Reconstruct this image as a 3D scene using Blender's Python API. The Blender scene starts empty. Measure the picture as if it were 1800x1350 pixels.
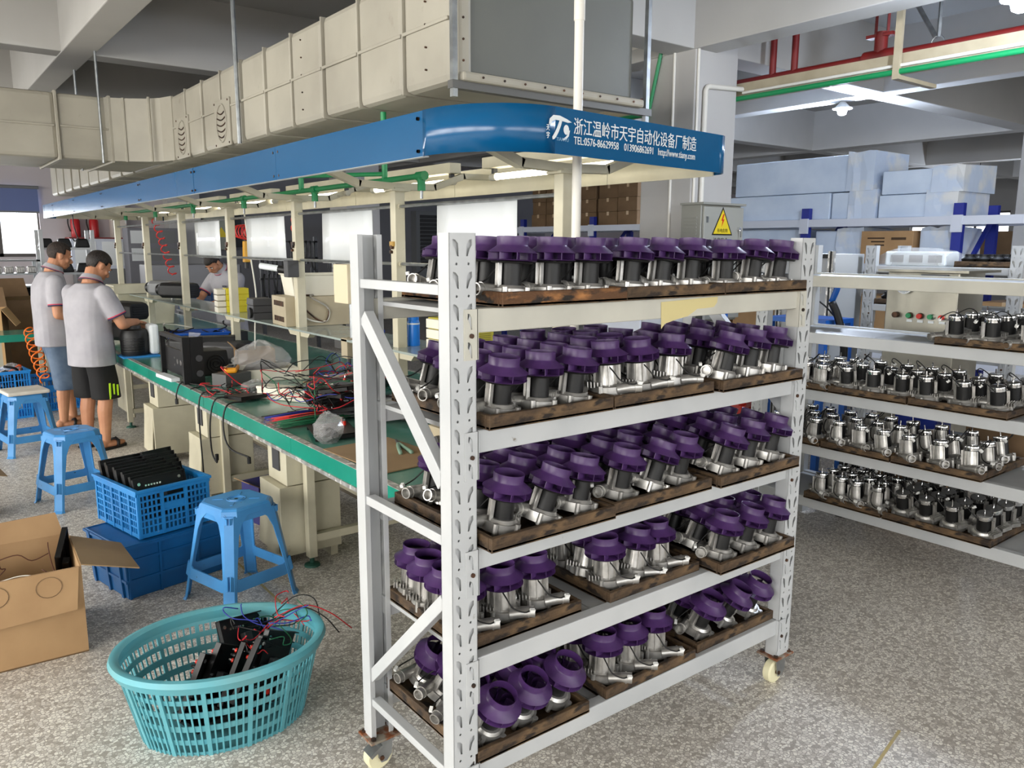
import bpy, bmesh, math, random
from mathutils import Vector, Matrix, Euler
from mathutils.geometry import tessellate_polygon
R = math.radians
PI = math.pi
SC = bpy.context.scene
COL = SC.collection

# ---------------------------------------------------------------- camera
cam_d = bpy.data.cameras.new('camera')
cam = bpy.data.objects.new('camera', cam_d)
COL.objects.link(cam)
cam_d.sensor_fit = 'HORIZONTAL'
cam_d.sensor_width = 36.0
cam_d.lens = 1400.0 / 1800.0 * 36.0
cam_d.clip_start = 0.05
cam_d.clip_end = 200
_p, _y, _r = R(9.85), R(37.6), R(0.2)
_fw = Vector((math.sin(_y) * math.cos(_p), math.cos(_y) * math.cos(_p), -math.sin(_p)))
_rt = Vector((math.cos(_y), -math.sin(_y), 0))
_up = _rt.cross(_fw)
_rt2 = _rt * math.cos(_r) + _up * math.sin(_r)
_up2 = -_rt * math.sin(_r) + _up * math.cos(_r)
cam.matrix_world = Matrix(((_rt2.x, _up2.x, -_fw.x, 0), (_rt2.y, _up2.y, -_fw.y, 0), (_rt2.z, _up2.z, -_fw.z, 1.65), (0, 0, 0, 1)))
SC.camera = cam

# ---------------------------------------------------------------- world, daylight, exposure
W = bpy.data.worlds.new('overcast_sky')
SC.world = W
W.use_nodes = True
bg = W.node_tree.nodes['Background']
bg.inputs[0].default_value = (0.92, 0.96, 1.0, 1)
bg.inputs[1].default_value = 3.2
SC.view_settings.view_transform = 'Standard'
SC.view_settings.look = 'None'
SC.view_settings.gamma = 1
SC.view_settings.use_curve_mapping = False
SC.view_settings.exposure = 0.08


def area_light(name, loc, rot, sx, sy, power, col=(1, 1, 1)):
    d = bpy.data.lights.new(name, 'AREA')
    d.shape = 'RECTANGLE'
    d.size, d.size_y, d.energy, d.color = sx, sy, power, col
    o = bpy.data.objects.new(name, d)
    COL.objects.link(o)
    o.location = loc
    o.rotation_euler = rot
    return o


# daylight entering through the window rows of the left wall, the wall behind the camera and the far wall
area_light('daylight_window_left', (-5.75, 4.0, 2.35), (0, R(-58), 0), 2.3, 17.0, 1480, (1.0, 0.965, 0.9))
area_light('daylight_window_back', (2.5, -6.75, 2.35), (R(58), 0, 0), 13.0, 2.3, 480, (1.0, 0.985, 0.96))
area_light('daylight_window_far', (0.3, 17.3, 1.9), (R(-90), 0, 0), 3.6, 1.2, 160, (0.95, 0.98, 1.0))


# ---------------------------------------------------------------- materials
def lin(c):
    def f(v):
        v /= 255.0
        return v / 12.92 if v <= 0.04045 else ((v + 0.055) / 1.055) ** 2.4
    return (f(c[0]), f(c[1]), f(c[2]), 1.0)


MATS = {}


def M(name, col, rough=0.5, metal=0.0, col2=None, scale=6.0, thr=(0.35, 0.65), detail=4, bump=0.0, bscale=40.0,
      alpha=1.0, emit=None, estr=1.0, stretch=(1, 1, 1), spots=None, spot_scale=14.0, spot_thr=(0.66, 0.72), trans=0.0, sheen=0.0):
    if name in MATS:
        return MATS[name]
    m = bpy.data.materials.new(name)
    m.use_nodes = True
    nt = m.node_tree
    b = nt.nodes['Principled BSDF']
    b.inputs['Base Color'].default_value = lin(col)
    b.inputs['Roughness'].default_value = rough
    b.inputs['Metallic'].default_value = metal
    b.inputs['Alpha'].default_value = alpha
    if trans:
        b.inputs['Transmission Weight'].default_value = trans
    if sheen:
        b.inputs['Sheen Weight'].default_value = sheen
    m.diffuse_color = lin(col)
    tc = mp = None
    if col2 or bump or spots:
        tc = nt.nodes.new('ShaderNodeTexCoord')
        mp = nt.nodes.new('ShaderNodeMapping')
        mp.inputs['Scale'].default_value = stretch
        nt.links.new(tc.outputs['Object'], mp.inputs[0])

    def noise(s, th):
        n = nt.nodes.new('ShaderNodeTexNoise')
        n.inputs['Scale'].default_value = s
        n.inputs['Detail'].default_value = detail
        nt.links.new(mp.outputs[0], n.inputs['Vector'])
        r = nt.nodes.new('ShaderNodeMapRange')
        r.inputs[1].default_value, r.inputs[2].default_value = th
        nt.links.new(n.outputs['Fac'], r.inputs[0])
        return r.outputs[0]
    last = None
    if col2:
        mx = nt.nodes.new('ShaderNodeMix')
        mx.data_type = 'RGBA'
        mx.inputs[6].default_value = lin(col)
        mx.inputs[7].default_value = lin(col2)
        nt.links.new(noise(scale, thr), mx.inputs[0])
        last = mx.outputs[2]
    if spots:
        mx = nt.nodes.new('ShaderNodeMix')
        mx.data_type = 'RGBA'
        mx.inputs[6].default_value = lin(col)
        if last:
            nt.links.new(last, mx.inputs[6])
        mx.inputs[7].default_value = lin(spots)
        nt.links.new(noise(spot_scale, spot_thr), mx.inputs[0])
        last = mx.outputs[2]
    if last:
        nt.links.new(last, b.inputs['Base Color'])
    if bump:
        n = nt.nodes.new('ShaderNodeTexNoise')
        n.inputs['Scale'].default_value = bscale
        nt.links.new(mp.outputs[0], n.inputs['Vector'])
        bp = nt.nodes.new('ShaderNodeBump')
        bp.inputs['Strength'].default_value = bump
        bp.inputs['Distance'].default_value = 0.01
        nt.links.new(n.outputs['Fac'], bp.inputs['Height'])
        nt.links.new(bp.outputs[0], b.inputs['Normal'])
    if emit:
        b.inputs['Emission Color'].default_value = lin(emit)
        b.inputs['Emission Strength'].default_value = estr
    MATS[name] = m
    return m


def terrazzo():
    m = bpy.data.materials.new('terrazzo')
    m.use_nodes = True
    nt = m.node_tree
    b = nt.nodes['Principled BSDF']
    tc = nt.nodes.new('ShaderNodeTexCoord')
    nz = nt.nodes.new('ShaderNodeTexNoise')
    nz.inputs['Scale'].default_value = 40
    nt.links.new(tc.outputs['Object'], nz.inputs['Vector'])
    add = nt.nodes.new('ShaderNodeMix')
    add.data_type = 'VECTOR'
    add.inputs[0].default_value = 0.012
    nt.links.new(tc.outputs['Object'], add.inputs[4])
    nt.links.new(nz.outputs['Color'], add.inputs[5])

    def vor(scale, feat):
        v = nt.nodes.new('ShaderNodeTexVoronoi')
        v.feature = feat
        v.inputs['Scale'].default_value = scale
        nt.links.new(add.outputs[1], v.inputs['Vector'])
        return v
    e = vor(78, 'DISTANCE_TO_EDGE')
    c = vor(78, 'F1')
    ramp = nt.nodes.new('ShaderNodeValToRGB')
    sep = nt.nodes.new('ShaderNodeSeparateColor')
    nt.links.new(c.outputs['Color'], sep.inputs[0])
    nt.links.new(sep.outputs[0], ramp.inputs[0])
    cr = ramp.color_ramp
    cr.elements[0].color = lin((166, 158, 148))
    cr.elements[1].color = lin((246, 241, 230))
    for p, q in ((0.22, (196, 189, 179)), (0.5, (222, 216, 207)), (0.75, (236, 231, 222))):
        k = cr.elements.new(p)
        k.color = lin(q)
    mr = nt.nodes.new('ShaderNodeMapRange')
    mr.inputs[1].default_value, mr.inputs[2].default_value = 0.03, 0.11
    nt.links.new(e.outputs['Distance'], mr.inputs[0])
    mx = nt.nodes.new('ShaderNodeMix')
    mx.data_type = 'RGBA'
    mx.inputs[6].default_value = lin((160, 153, 145))
    nt.links.new(mr.outputs[0], mx.inputs[0])
    nt.links.new(ramp.outputs[0], mx.inputs[7])
    # broad grime
    g = nt.nodes.new('ShaderNodeTexNoise')
    g.inputs['Scale'].default_value = 1.1
    g.inputs['Detail'].default_value = 6
    nt.links.new(tc.outputs['Object'], g.inputs['Vector'])
    gr = nt.nodes.new('ShaderNodeMapRange')
    gr.inputs[1].default_value, gr.inputs[2].default_value = 0.35, 0.75
    gr.inputs[3].default_value, gr.inputs[4].default_value = 1.0, 0.88
    nt.links.new(g.outputs['Fac'], gr.inputs[0])
    mul = nt.nodes.new('ShaderNodeMix')
    mul.data_type = 'RGBA'
    mul.blend_type = 'MULTIPLY'
    mul.inputs[0].default_value = 1.0
    nt.links.new(mx.outputs[2], mul.inputs[6])
    nt.links.new(gr.outputs[0], mul.inputs[7])
    nt.links.new(mul.outputs[2], b.inputs['Base Color'])
    b.inputs['Roughness'].default_value = 0.42
    return m


TERRAZZO = terrazzo()
WALL = M('painted_wall', (194, 192, 189), 0.85, col2=(184, 182, 180), scale=0.7)
CEIL = M('ceiling_paint', (170, 168, 163), 0.9, col2=(160, 158, 154), scale=0.5)
BEAMP = M('beam_paint', (186, 184, 180), 0.9, col2=(174, 172, 168), scale=0.8)
GREYWALL = M('shaded_wall_and_shelf_grey', (132, 132, 138), 0.7, col2=(120, 120, 127), scale=1.5)  # partition grey has the far wall's shadow painted in; cubby shelf is plain grey
WHITE_STEEL = M('white_powder_steel', (192, 194, 195), 0.42, col2=(178, 181, 183), scale=3, spots=(120, 112, 100), spot_scale=22, spot_thr=(0.74, 0.8))
CREAM_STEEL = M('cream_beam_steel', (196, 194, 182), 0.5, col2=(180, 178, 168), scale=4, spots=(140, 132, 120), spot_scale=16, spot_thr=(0.74, 0.78))
WOOD = M('worn_tray_wood', (66, 50, 34), 0.75, col2=(112, 88, 60), scale=9, thr=(0.42, 0.7), detail=8, stretch=(1, 1, 2.2), spots=(34, 24, 16), spot_scale=17, spot_thr=(0.5, 0.62), bump=0.35, bscale=60)
WOOD2 = M('worn_tray_wood_orange', (88, 58, 32), 0.75, col2=(170, 116, 66), scale=12, thr=(0.5, 0.72), detail=8, stretch=(1, 1, 2.2), spots=(30, 22, 15), spot_scale=15, spot_thr=(0.52, 0.62), bump=0.35, bscale=60)
ALU = M('cast_aluminium', (196, 194, 190), 0.36, 0.75, col2=(168, 166, 162), scale=30)
ALU_D = M('cast_aluminium_dull', (150, 148, 146), 0.42, 0.75, col2=(120, 118, 116), scale=30)
CHROME = M('chrome_cap', (226, 226, 226), 0.12, 1.0)
BLACK = M('black_plastic', (11, 11, 12), 0.5)
BLACKM = M('black_metal', (11, 11, 12), 0.42, 0.1)
PURPLE = M('purple_plastic', (72, 42, 94), 0.4, col2=(64, 37, 87), scale=30)
RUBBER = M('black_wire', (14, 14, 14), 0.5)
WCONN = M('white_connector', (238, 238, 234), 0.5)
RED = M('red_plastic', (212, 44, 26), 0.4)
REDW = M('red_wire', (196, 34, 44), 0.45)
BLUEW = M('blue_wire', (40, 50, 150), 0.45)
GREENW = M('green_wire', (24, 96, 62), 0.45)
WHITEW = M('white_cable', (214, 212, 200), 0.5)
YELW = M('yellow_wire', (214, 170, 40), 0.5)
SCREW = M('dark_bolt', (48, 42, 38), 0.5, 0.6, col2=(96, 66, 48), scale=30)
RUST = M('rusty_plate', (150, 142, 128), 0.6, 0.3, col2=(132, 76, 42), scale=26, thr=(0.45, 0.6))
NYLON = M('cream_nylon', (226, 220, 184), 0.45)
GALV = M('galvanised', (168, 172, 174), 0.34, 0.85, col2=(140, 144, 146), scale=14)
CREAM = M('cream_paint', (202, 196, 172), 0.5, col2=(186, 180, 157), scale=5, spots=(150, 140, 116), spot_scale=12, spot_thr=(0.7, 0.78))
GREEN_MAT = M('green_bench_mat', (10, 126, 104), 0.28, col2=(22, 140, 118), scale=3)
GREEN_TOP = M('green_bench_top', (60, 128, 110), 0.22, col2=(120, 150, 138), scale=2.2, thr=(0.4, 0.7))
ALU_TRIM = M('aluminium_trim', (190, 190, 186), 0.4, 0.5, col2=(150, 146, 140), scale=24, spots=(232, 230, 224), spot_scale=30, spot_thr=(0.55, 0.62))
BLUE_CANOPY = M('blue_canopy_sheet', (8, 80, 126), 0.2, col2=(10, 86, 134), scale=0.8)
WHITE_PRINT = M('white_print', (228, 234, 236), 0.5)
GREENPIPE = M('green_pipe', (20, 140, 82), 0.4)
PVC = M('white_pvc', (226, 222, 212), 0.45)
DUCT = M('duct_sheet', (172, 167, 153), 0.55, col2=(156, 151, 138), scale=2.0, spots=(140, 132, 118), spot_scale=7, spot_thr=(0.68, 0.82))
DUCT_END = M('duct_grey_panel', (106, 108, 102), 0.55, col2=(96, 98, 94), scale=1.5)
STOOLBLUE = M('blue_stool_plastic', (72, 146, 208), 0.33, col2=(62, 134, 196), scale=7, spots=(44, 70, 92), spot_scale=34, spot_thr=(0.72, 0.76))
CRATEBLUE = M('blue_crate_plastic', (30, 128, 196), 0.42, col2=(24, 112, 178), scale=6, spots=(130, 150, 160), spot_scale=18, spot_thr=(0.72, 0.8))
TUBBLUE = M('dark_blue_tub', (12, 92, 152), 0.4, col2=(10, 80, 136), scale=5)
BASKET = M('turquoise_plastic', (88, 168, 182), 0.42, col2=(100, 160, 166), scale=5)
CARD = M('cardboard', (174, 140, 100), 0.8, col2=(162, 128, 90), scale=5)
CARD_D = M('cardboard_brown', (128, 102, 74), 0.85, col2=(114, 90, 64), scale=4)
CARD_I = M('cardboard_inside', (152, 126, 92), 0.85, col2=(140, 114, 82), scale=4)
TAPE = M('packing_tape', (198, 170, 134), 0.3)
PLASTICBAG = M('clear_plastic', (214, 214, 214), 0.1, alpha=0.3)
PLASTICGREY = M('grey_plastic_film', (120, 118, 118), 0.2, alpha=0.75, col2=(180, 178, 178), scale=12)
FOAM = M('white_foam', (206, 220, 238), 0.75, col2=(190, 206, 228), scale=3, bump=0.1)
FOAMWRAP = M('foam_wrap', (196, 210, 230), 0.22, col2=(222, 224, 224), scale=4, thr=(0.45, 0.62), bump=0.6, bscale=7)
RACKBLUE = M('blue_rack_steel', (24, 40, 140), 0.45)
RACKBEAM = M('pale_rack_beam', (206, 212, 226), 0.5)
ELECBOX = M('electric_box_grey', (150, 150, 142), 0.45)
YELLOW = M('yellow_plastic', (214, 198, 44), 0.45)
SIGNY = M('sign_yellow', (232, 206, 40), 0.5)
STAINLESS = M('stainless', (172, 168, 154), 0.3, 0.75, col2=(150, 146, 134), scale=3)
BLUETUBE = M('blue_steel_tube', (22, 92, 180), 0.4)
SKIN = M('skin', (196, 142, 108), 0.55, col2=(186, 130, 98), scale=9)
HAIR = M('dark_hair', (24, 19, 17), 0.6, col2=(40, 31, 27), scale=60, bump=0.4, bscale=120)
HAIR2 = M('cropped_hair', (38, 30, 26), 0.7, col2=(56, 44, 37), scale=60, bump=0.4, bscale=140)
SHIRT = M('grey_polo_cloth', (174, 172, 178), 0.85, col2=(160, 158, 165), scale=7, bump=0.25, bscale=9)
DENIM = M('faded_denim', (104, 120, 140), 0.9, col2=(78, 96, 120), scale=7, bump=0.25, bscale=14)
BLACKCLOTH = M('black_cloth', (18, 18, 20), 0.85, bump=0.3, bscale=10)
NEON = M('neon_stripe', (200, 250, 40), 0.6)
TRIMRED = M('red_trim', (206, 60, 80), 0.7)
TRIMNAVY = M('navy_trim', (44, 36, 74), 0.7)
REDSTEEL = M('red_pipe_paint', (122, 30, 28), 0.45)
MASK = M('masking_tape', (204, 190, 136), 0.6)
ORANGE = M('orange_hose', (238, 116, 32), 0.35)
REDHOSE = M('red_hose', (206, 48, 44), 0.35)
GLASS = M('window_glass', (235, 245, 250), 0.05, alpha=0.12)
SHEET = M('white_sheet', (226, 230, 232), 0.12)
BEIGE = M('beige_metal_box', (176, 164, 138), 0.5, col2=(164, 152, 126), scale=6)
OFFWHITE = M('offwhite_plastic', (228, 224, 208), 0.45, col2=(216, 211, 194), scale=4)
DARKGREY = M('dark_grey_plastic', (62, 62, 64), 0.5)
MIDGREY = M('mid_grey_paint', (118, 120, 122), 0.5)
LCD = M('lcd_screen', (90, 92, 100), 0.15)
NAVYBOX = M('navy_print', (40, 38, 110), 0.5)


# ---------------------------------------------------------------- mesh building
class MB:
    def __init__(s):
        s.v, s.f = [], []

    def add(s, vs, fs):
        k = len(s.v)
        s.v += [tuple(p) for p in vs]
        s.f += [tuple(i + k for i in f) for f in fs]
        return s

    def box(s, x0, x1, y0, y1, z0, z1, mx=None):
        vs = [Vector(p) for p in ((x0, y0, z0), (x1, y0, z0), (x1, y1, z0), (x0, y1, z0), (x0, y0, z1), (x1, y0, z1), (x1, y1, z1), (x0, y1, z1))]
        if mx:
            vs = [mx @ p for p in vs]
        return s.add(vs, [(0, 3, 2, 1), (4, 5, 6, 7), (0, 1, 5, 4), (1, 2, 6, 5), (2, 3, 7, 6), (3, 0, 4, 7)])

    def cbox(s, c, d, rot=(0, 0, 0)):
        m = Matrix.Translation(c) @ Euler(rot).to_matrix().to_4x4()
        return s.box(-d[0] / 2, d[0] / 2, -d[1] / 2, d[1] / 2, -d[2] / 2, d[2] / 2, m)

    def taper(s, x0, x1, y0, y1, z0, z1, dx, dy):
        """box whose top is inset by dx, dy (negative = wider)"""
        vs = [(x0, y0, z0), (x1, y0, z0), (x1, y1, z0), (x0, y1, z0), (x0 + dx, y0 + dy, z1), (x1 - dx, y0 + dy, z1), (x1 - dx, y1 - dy, z1), (x0 + dx, y1 - dy, z1)]
        return s.add(vs, [(0, 3, 2, 1), (4, 5, 6, 7), (0, 1, 5, 4), (1, 2, 6, 5), (2, 3, 7, 6), (3, 0, 4, 7)])

    def cyl(s, p0, p1, r, n=12, r2=None, caps=True):
        p0, p1 = Vector(p0), Vector(p1)
        r2 = r if r2 is None else r2
        d = (p1 - p0).normalized()
        a = d.orthogonal().normalized()
        b = d.cross(a)
        vs = []
        for p, q in ((p0, r), (p1, r2)):
            for i in range(n):
                t = 2 * PI * i / n
                vs.append(p + (a * math.cos(t) + b * math.sin(t)) * q)
        fs = [(i, (i + 1) % n, n + (i + 1) % n, n + i) for i in range(n)]
        if caps:
            fs += [tuple(range(n - 1, -1, -1)), tuple(range(n, 2 * n))]
        return s.add(vs, fs)

    def bar(s, p0, p1, w, h, up=(0, 0, 1)):
        p0, p1 = Vector(p0), Vector(p1)
        d = (p1 - p0).normalized()
        a = d.cross(Vector(up))
        a = a.normalized() if a.length > 1e-6 else d.orthogonal().normalized()
        b = a.cross(d)
        vs = []
        for p in (p0, p1):
            for i, j in ((-1, -1), (1, -1), (1, 1), (-1, 1)):
                vs.append(p + a * (i * w / 2) + b * (j * h / 2))
        return s.add(vs, [(0, 3, 2, 1), (4, 5, 6, 7), (0, 1, 5, 4), (1, 2, 6, 5), (2, 3, 7, 6), (3, 0, 4, 7)])

    def tube(s, pts, r, n=6, closed=False):
        pts = [Vector(p) for p in pts]
        m = len(pts)
        k = len(s.v)
        a = None
        for i, p in enumerate(pts):
            if closed:
                d = (pts[(i + 1) % m] - pts[i - 1]).normalized()
            else:
                d = (pts[min(i + 1, m - 1)] - pts[max(i - 1, 0)]).normalized()
            if a is None:
                a = d.orthogonal().normalized()
            a = (a - d * a.dot(d))
            a = a.normalized() if a.length > 1e-6 else d.orthogonal().normalized()
            b = d.cross(a)
            for j in range(n):
                t = 2 * PI * j / n
                s.v.append(tuple(p + (a * math.cos(t) + b * math.sin(t)) * r))
        for i in range(m if closed else m - 1):
            i2 = (i + 1) % m
            for j in range(n):
                s.f.append((k + i * n + j, k + i * n + (j + 1) % n, k + i2 * n + (j + 1) % n, k + i2 * n + j))
        if not closed:
            s.f.append(tuple(range(k + n - 1, k - 1, -1)))
            s.f.append(tuple(range(k + (m - 1) * n, k + m * n)))
        return s

    def lathe(s, prof, n=20, c=(0, 0, 0), caps=False, sx=1.0, sy=1.0):
        k = len(s.v)
        for r, z in prof:
            for i in range(n):
                t = 2 * PI * i / n
                s.v.append((c[0] + r * sx * math.cos(t), c[1] + r * sy * math.sin(t), c[2] + z))
        m = len(prof)
        for i in range(m - 1):
            for j in range(n):
                s.f.append((k + i * n + j, k + i * n + (j + 1) % n, k + (i + 1) * n + (j + 1) % n, k + (i + 1) * n + j))
        if caps:
            s.f.append(tuple(range(k + n - 1, k - 1, -1)))
            s.f.append(tuple(range(k + (m - 1) * n, k + m * n)))
        return s

    def prism(s, poly, h0, h1, fr=None, holes=()):
        """extrude a 2-D polygon (with holes); fr maps (a, b, h) to 3-D"""
        fr = fr or (lambda a, b, h: (a, b, h))
        loops = [list(poly)] + [list(h) for h in holes]
        flat = [p for l in loops for p in l]
        n = len(flat)
        k = len(s.v)
        s.v += [tuple(fr(a, b, h0)) for a, b in flat] + [tuple(fr(a, b, h1)) for a, b in flat]
        if len(holes) == 0 and len(poly) < 5:
            tri = [tuple(range(n))]
        else:
            tri = tessellate_polygon([[Vector((a, b, 0)) for a, b in l] for l in loops])
        for t in tri:
            s.f.append(tuple(k + i for i in reversed(t)))
            s.f.append(tuple(k + n + i for i in t))
        o = 0
        for l in loops:
            m = len(l)
            for i in range(m):
                j = (i + 1) % m
                s.f.append((k + o + i, k + o + j, k + n + o + j, k + n + o + i))
            o += m
        return s

    def loft(s, rings, caps=True):
        """rings: equal-length lists of points"""
        k = len(s.v)
        n = len(rings[0])
        for r in rings:
            s.v += [tuple(p) for p in r]
        for i in range(len(rings) - 1):
            for j in range(n):
                s.f.append((k + i * n + j, k + i * n + (j + 1) % n, k + (i + 1) * n + (j + 1) % n, k + (i + 1) * n + j))
        if caps:
            s.f.append(tuple(range(k + n - 1, k - 1, -1)))
            s.f.append(tuple(range(k + (len(rings) - 1) * n, k + len(rings) * n)))
        return s

    def sph(s, c, rx, ry=None, rz=None, n=12, m=8, rot=None):
        ry = rx if ry is None else ry
        rz = rx if rz is None else rz
        mx = rot.to_matrix() if rot else None
        rings = []
        for i in range(m + 1):
            ph = -PI / 2 + PI * i / m
            q = max(math.cos(ph), 0.02)
            ring = []
            for j in range(n):
                p = Vector((rx * q * math.cos(2 * PI * j / n), ry * q * math.sin(2 * PI * j / n), rz * math.sin(ph)))
                if mx:
                    p = mx @ p
                ring.append(p + Vector(c))
            rings.append(ring)
        return s.loft(rings)

    def mesh(s, name, mat, smooth=False, off=None):
        me = bpy.data.meshes.new(name)
        vs = s.v if off is None else [(a - off[0], b - off[1], c - off[2]) for a, b, c in s.v]
        me.from_pydata(vs, [], s.f)
        bm = bmesh.new()
        bm.from_mesh(me)
        bmesh.ops.recalc_face_normals(bm, faces=bm.faces)
        bm.to_mesh(me)
        bm.free()
        if mat:
            me.materials.append(mat)
        if smooth:
            me.polygons.foreach_set('use_smooth', [True] * len(me.polygons))
            if smooth != 2:
                try:
                    me.set_sharp_from_angle(angle=R(38))
                except Exception:
                    pass
        return me

    def part(s, name, mat, parent, smooth=False, bevel=0.0, world=False, kind=None):
        off = parent.location if (world and parent) else None
        o = bpy.data.objects.new(name, s.mesh(name, mat, smooth, off))
        COL.objects.link(o)
        if parent:
            o.parent = parent
        if bevel:
            b = o.modifiers.new('bevel', 'BEVEL')
            b.width = bevel
            b.segments = 2
            b.limit_method = 'ANGLE'
        if kind:
            o['kind'] = kind
        return o


def tag(o, label, cat, group=None):
    o['label'] = label
    o['category'] = cat
    if group:
        o['group'] = group
    return o


def thing(name, label, cat, loc=(0, 0, 0), rz=0.0, group=None):
    o = bpy.data.objects.new(name, None)
    o.empty_display_size = 0.1
    COL.objects.link(o)
    o.location = loc
    o.rotation_euler = (0, 0, rz)
    return tag(o, label, cat, group)


def single(mb, name, mat, label, cat, loc=(0, 0, 0), rot=(0, 0, 0), group=None, smooth=False, bevel=0.0):
    o = mb.part(name, mat, None, smooth, bevel)
    o.location = loc
    o.rotation_euler = rot
    return tag(o, label, cat, group)


def struct(mb, name, mat, parent=None, bevel=0.0, smooth=False):
    o = mb.part(name, mat, parent, smooth, bevel)
    o['kind'] = 'structure'
    return o


CHILDREN = {}


def kids(o):
    return [c for c in o.children]


def copy_tree(o, loc=None, rot=None, label=None, group=None, parent=None, skip=()):
    c = o.copy()
    COL.objects.link(c)
    if parent is not None:
        c.parent = parent
    if loc is not None:
        c.location = loc
    if rot is not None:
        c.rotation_euler = rot
    if label:
        c['label'] = label
    if group:
        c['group'] = group
    for ch in kids(o):
        if ch.name.split('.')[0] not in skip:
            copy_tree(ch, parent=c)
    return c


def wipe(o):
    for ch in list(o.children):
        wipe(ch)
    bpy.data.objects.remove(o)


def bez(p0, p1, p2, p3, n=10):
    p0, p1, p2, p3 = map(Vector, (p0, p1, p2, p3))
    out = []
    for i in range(n + 1):
        t = i / n
        out.append(p0 * (1 - t) ** 3 + p1 * 3 * t * (1 - t) ** 2 + p2 * 3 * t * t * (1 - t) + p3 * t ** 3)
    return out


def smoothpath(pts, n=5):
    """Catmull-Rom through the points"""
    P = [Vector(p) for p in pts]
    P = [P[0] * 2 - P[1]] + P + [P[-1] * 2 - P[-2]]
    out = []
    for i in range(1, len(P) - 2):
        a, b, c, d = P[i - 1:i + 3]
        for k in range(n):
            t = k / n
            out.append(0.5 * ((2 * b) + (c - a) * t + (2 * a - 5 * b + 4 * c - d) * t * t + (3 * b - a - 3 * c + d) * t ** 3))
    out.append(P[-2])
    return out


def text_mesh(txt, size, mat, name, extrude=0.0008, sx=1.0, shear=0.0):
    cu = bpy.data.curves.new(name, 'FONT')
    cu.body = txt
    cu.size = size
    cu.extrude = extrude
    cu.shear = shear
    o = bpy.data.objects.new(name, cu)
    COL.objects.link(o)
    dg = bpy.context.evaluated_depsgraph_get()
    me = bpy.data.meshes.new_from_object(o.evaluated_get(dg))
    bpy.data.objects.remove(o)
    if sx != 1.0:
        for v in me.vertices:
            v.co.x *= sx
    me.materials.clear()
    me.materials.append(mat)
    n = bpy.data.objects.new(name, me)
    COL.objects.link(n)
    return n


def text_on(txt, size, mat, parent, origin, right, up, name='lettering', width=None, extrude=0.0006):
    """flat lettering: right and up are world (parent-local) directions"""
    o = text_mesh(txt, size, mat, name, extrude)
    r, u = Vector(right).normalized(), Vector(up).normalized()
    n = r.cross(u)
    sx = 1.0
    if width:
        xs = [v.co.x for v in o.data.vertices]
        if xs:
            sx = width / max(max(xs) - min(xs), 1e-6)
    o.parent = parent
    o.matrix_local = Matrix(((r.x * sx, u.x, n.x, origin[0]), (r.y * sx, u.y, n.y, origin[1]), (r.z * sx, u.z, n.z, origin[2]), (0, 0, 0, 1)))
    return o


def arc(cx, cy, r, a0, a1, n):
    return [(cx + r * math.cos(a0 + (a1 - a0) * i / n), cy + r * math.sin(a0 + (a1 - a0) * i / n)) for i in range(n + 1)]


def ngon(cx, cy, r, n=8, ry=None):
    return [(cx + r * math.cos(2 * PI * i / n), cy + (ry or r) * math.sin(2 * PI * i / n)) for i in range(n)]


rnd = random.Random(7)
ORD = ['first', 'second', 'third', 'fourth', 'fifth', 'sixth', 'seventh', 'eighth']


# ================================================================ the room
struct(MB().box(-5.4, 27, -6.4, 17.1, -0.12, 0), 'floor', TERRAZZO)
struct(MB().box(-5.4, 27, -6.4, 17.1, 3.95, 4.1), 'ceiling', CEIL)
_k = 0
YB = [(-3.0, -2.7), (1.35, 1.6), (5.57, 5.85), (8.7, 8.95), (12.9, 13.2), (17.0, 17.3), (21.3, 21.6)]
XB = [(-2.0, -1.72), (1.35, 1.6), (4.72, 5.02), (8.2, 8.45), (11.5, 11.8), (14.4, 14.65)]
for x0, x1 in YB:
    struct(MB().box(x0, x1, -6.3, 16.95, 3.3, 3.96), 'ceiling_beam', BEAMP, bevel=0.008)
for y0, y1 in XB:
    struct(MB().box(-5.3, 26.9, y0, y1, 3.302 if y0 < 6 else 3.305, 3.96), 'ceiling_beam', BEAMP, bevel=0.008)
for x, y in ((5.58, 4.7), (13.6, 4.55), (5.58, 11.4), (12.95, 11.4), (20.3, 4.7)):
    struct(MB().box(x, x + 0.57, y, y + 0.6, 0, 3.95), 'pillar', WALL, bevel=0.012)


def wall_x(name, y, x0, x1, z1, openings, mat, th=0.16):
    """wall parallel to X at y (inner face), openings (xa, xb, za, zb)"""
    mb = MB()
    sgn = th if y > 0 else -th
    ya, yb = min(y, y + sgn), max(y, y + sgn)
    px = x0
    for xa, xb, za, zb in sorted(openings):
        mb.box(px, xa, ya, yb, 0, z1)
        mb.box(xa, xb, ya, yb, 0, za)
        mb.box(xa, xb, ya, yb, zb, z1)
        px = xb
    mb.box(px, x1, ya, yb, 0, z1)
    return struct(mb, name, mat)


def wall_y(name, x, y0, y1, z1, openings, mat, th=0.16):
    mb = MB()
    sgn = th if x > 0 else -th
    xa, xb = min(x, x + sgn), max(x, x + sgn)
    py = y0
    for ya, yb, za, zb in sorted(openings):
        mb.box(xa, xb, py, ya, 0, z1)
        mb.box(xa, xb, ya, yb, 0, za)
        mb.box(xa, xb, ya, yb, zb, z1)
        py = yb
    mb.box(xa, xb, py, y1, 0, z1)
    return struct(mb, name, mat)


FRAME = M('window_frame_brown', (84, 78, 74), 0.5)
WN = [0]


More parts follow.
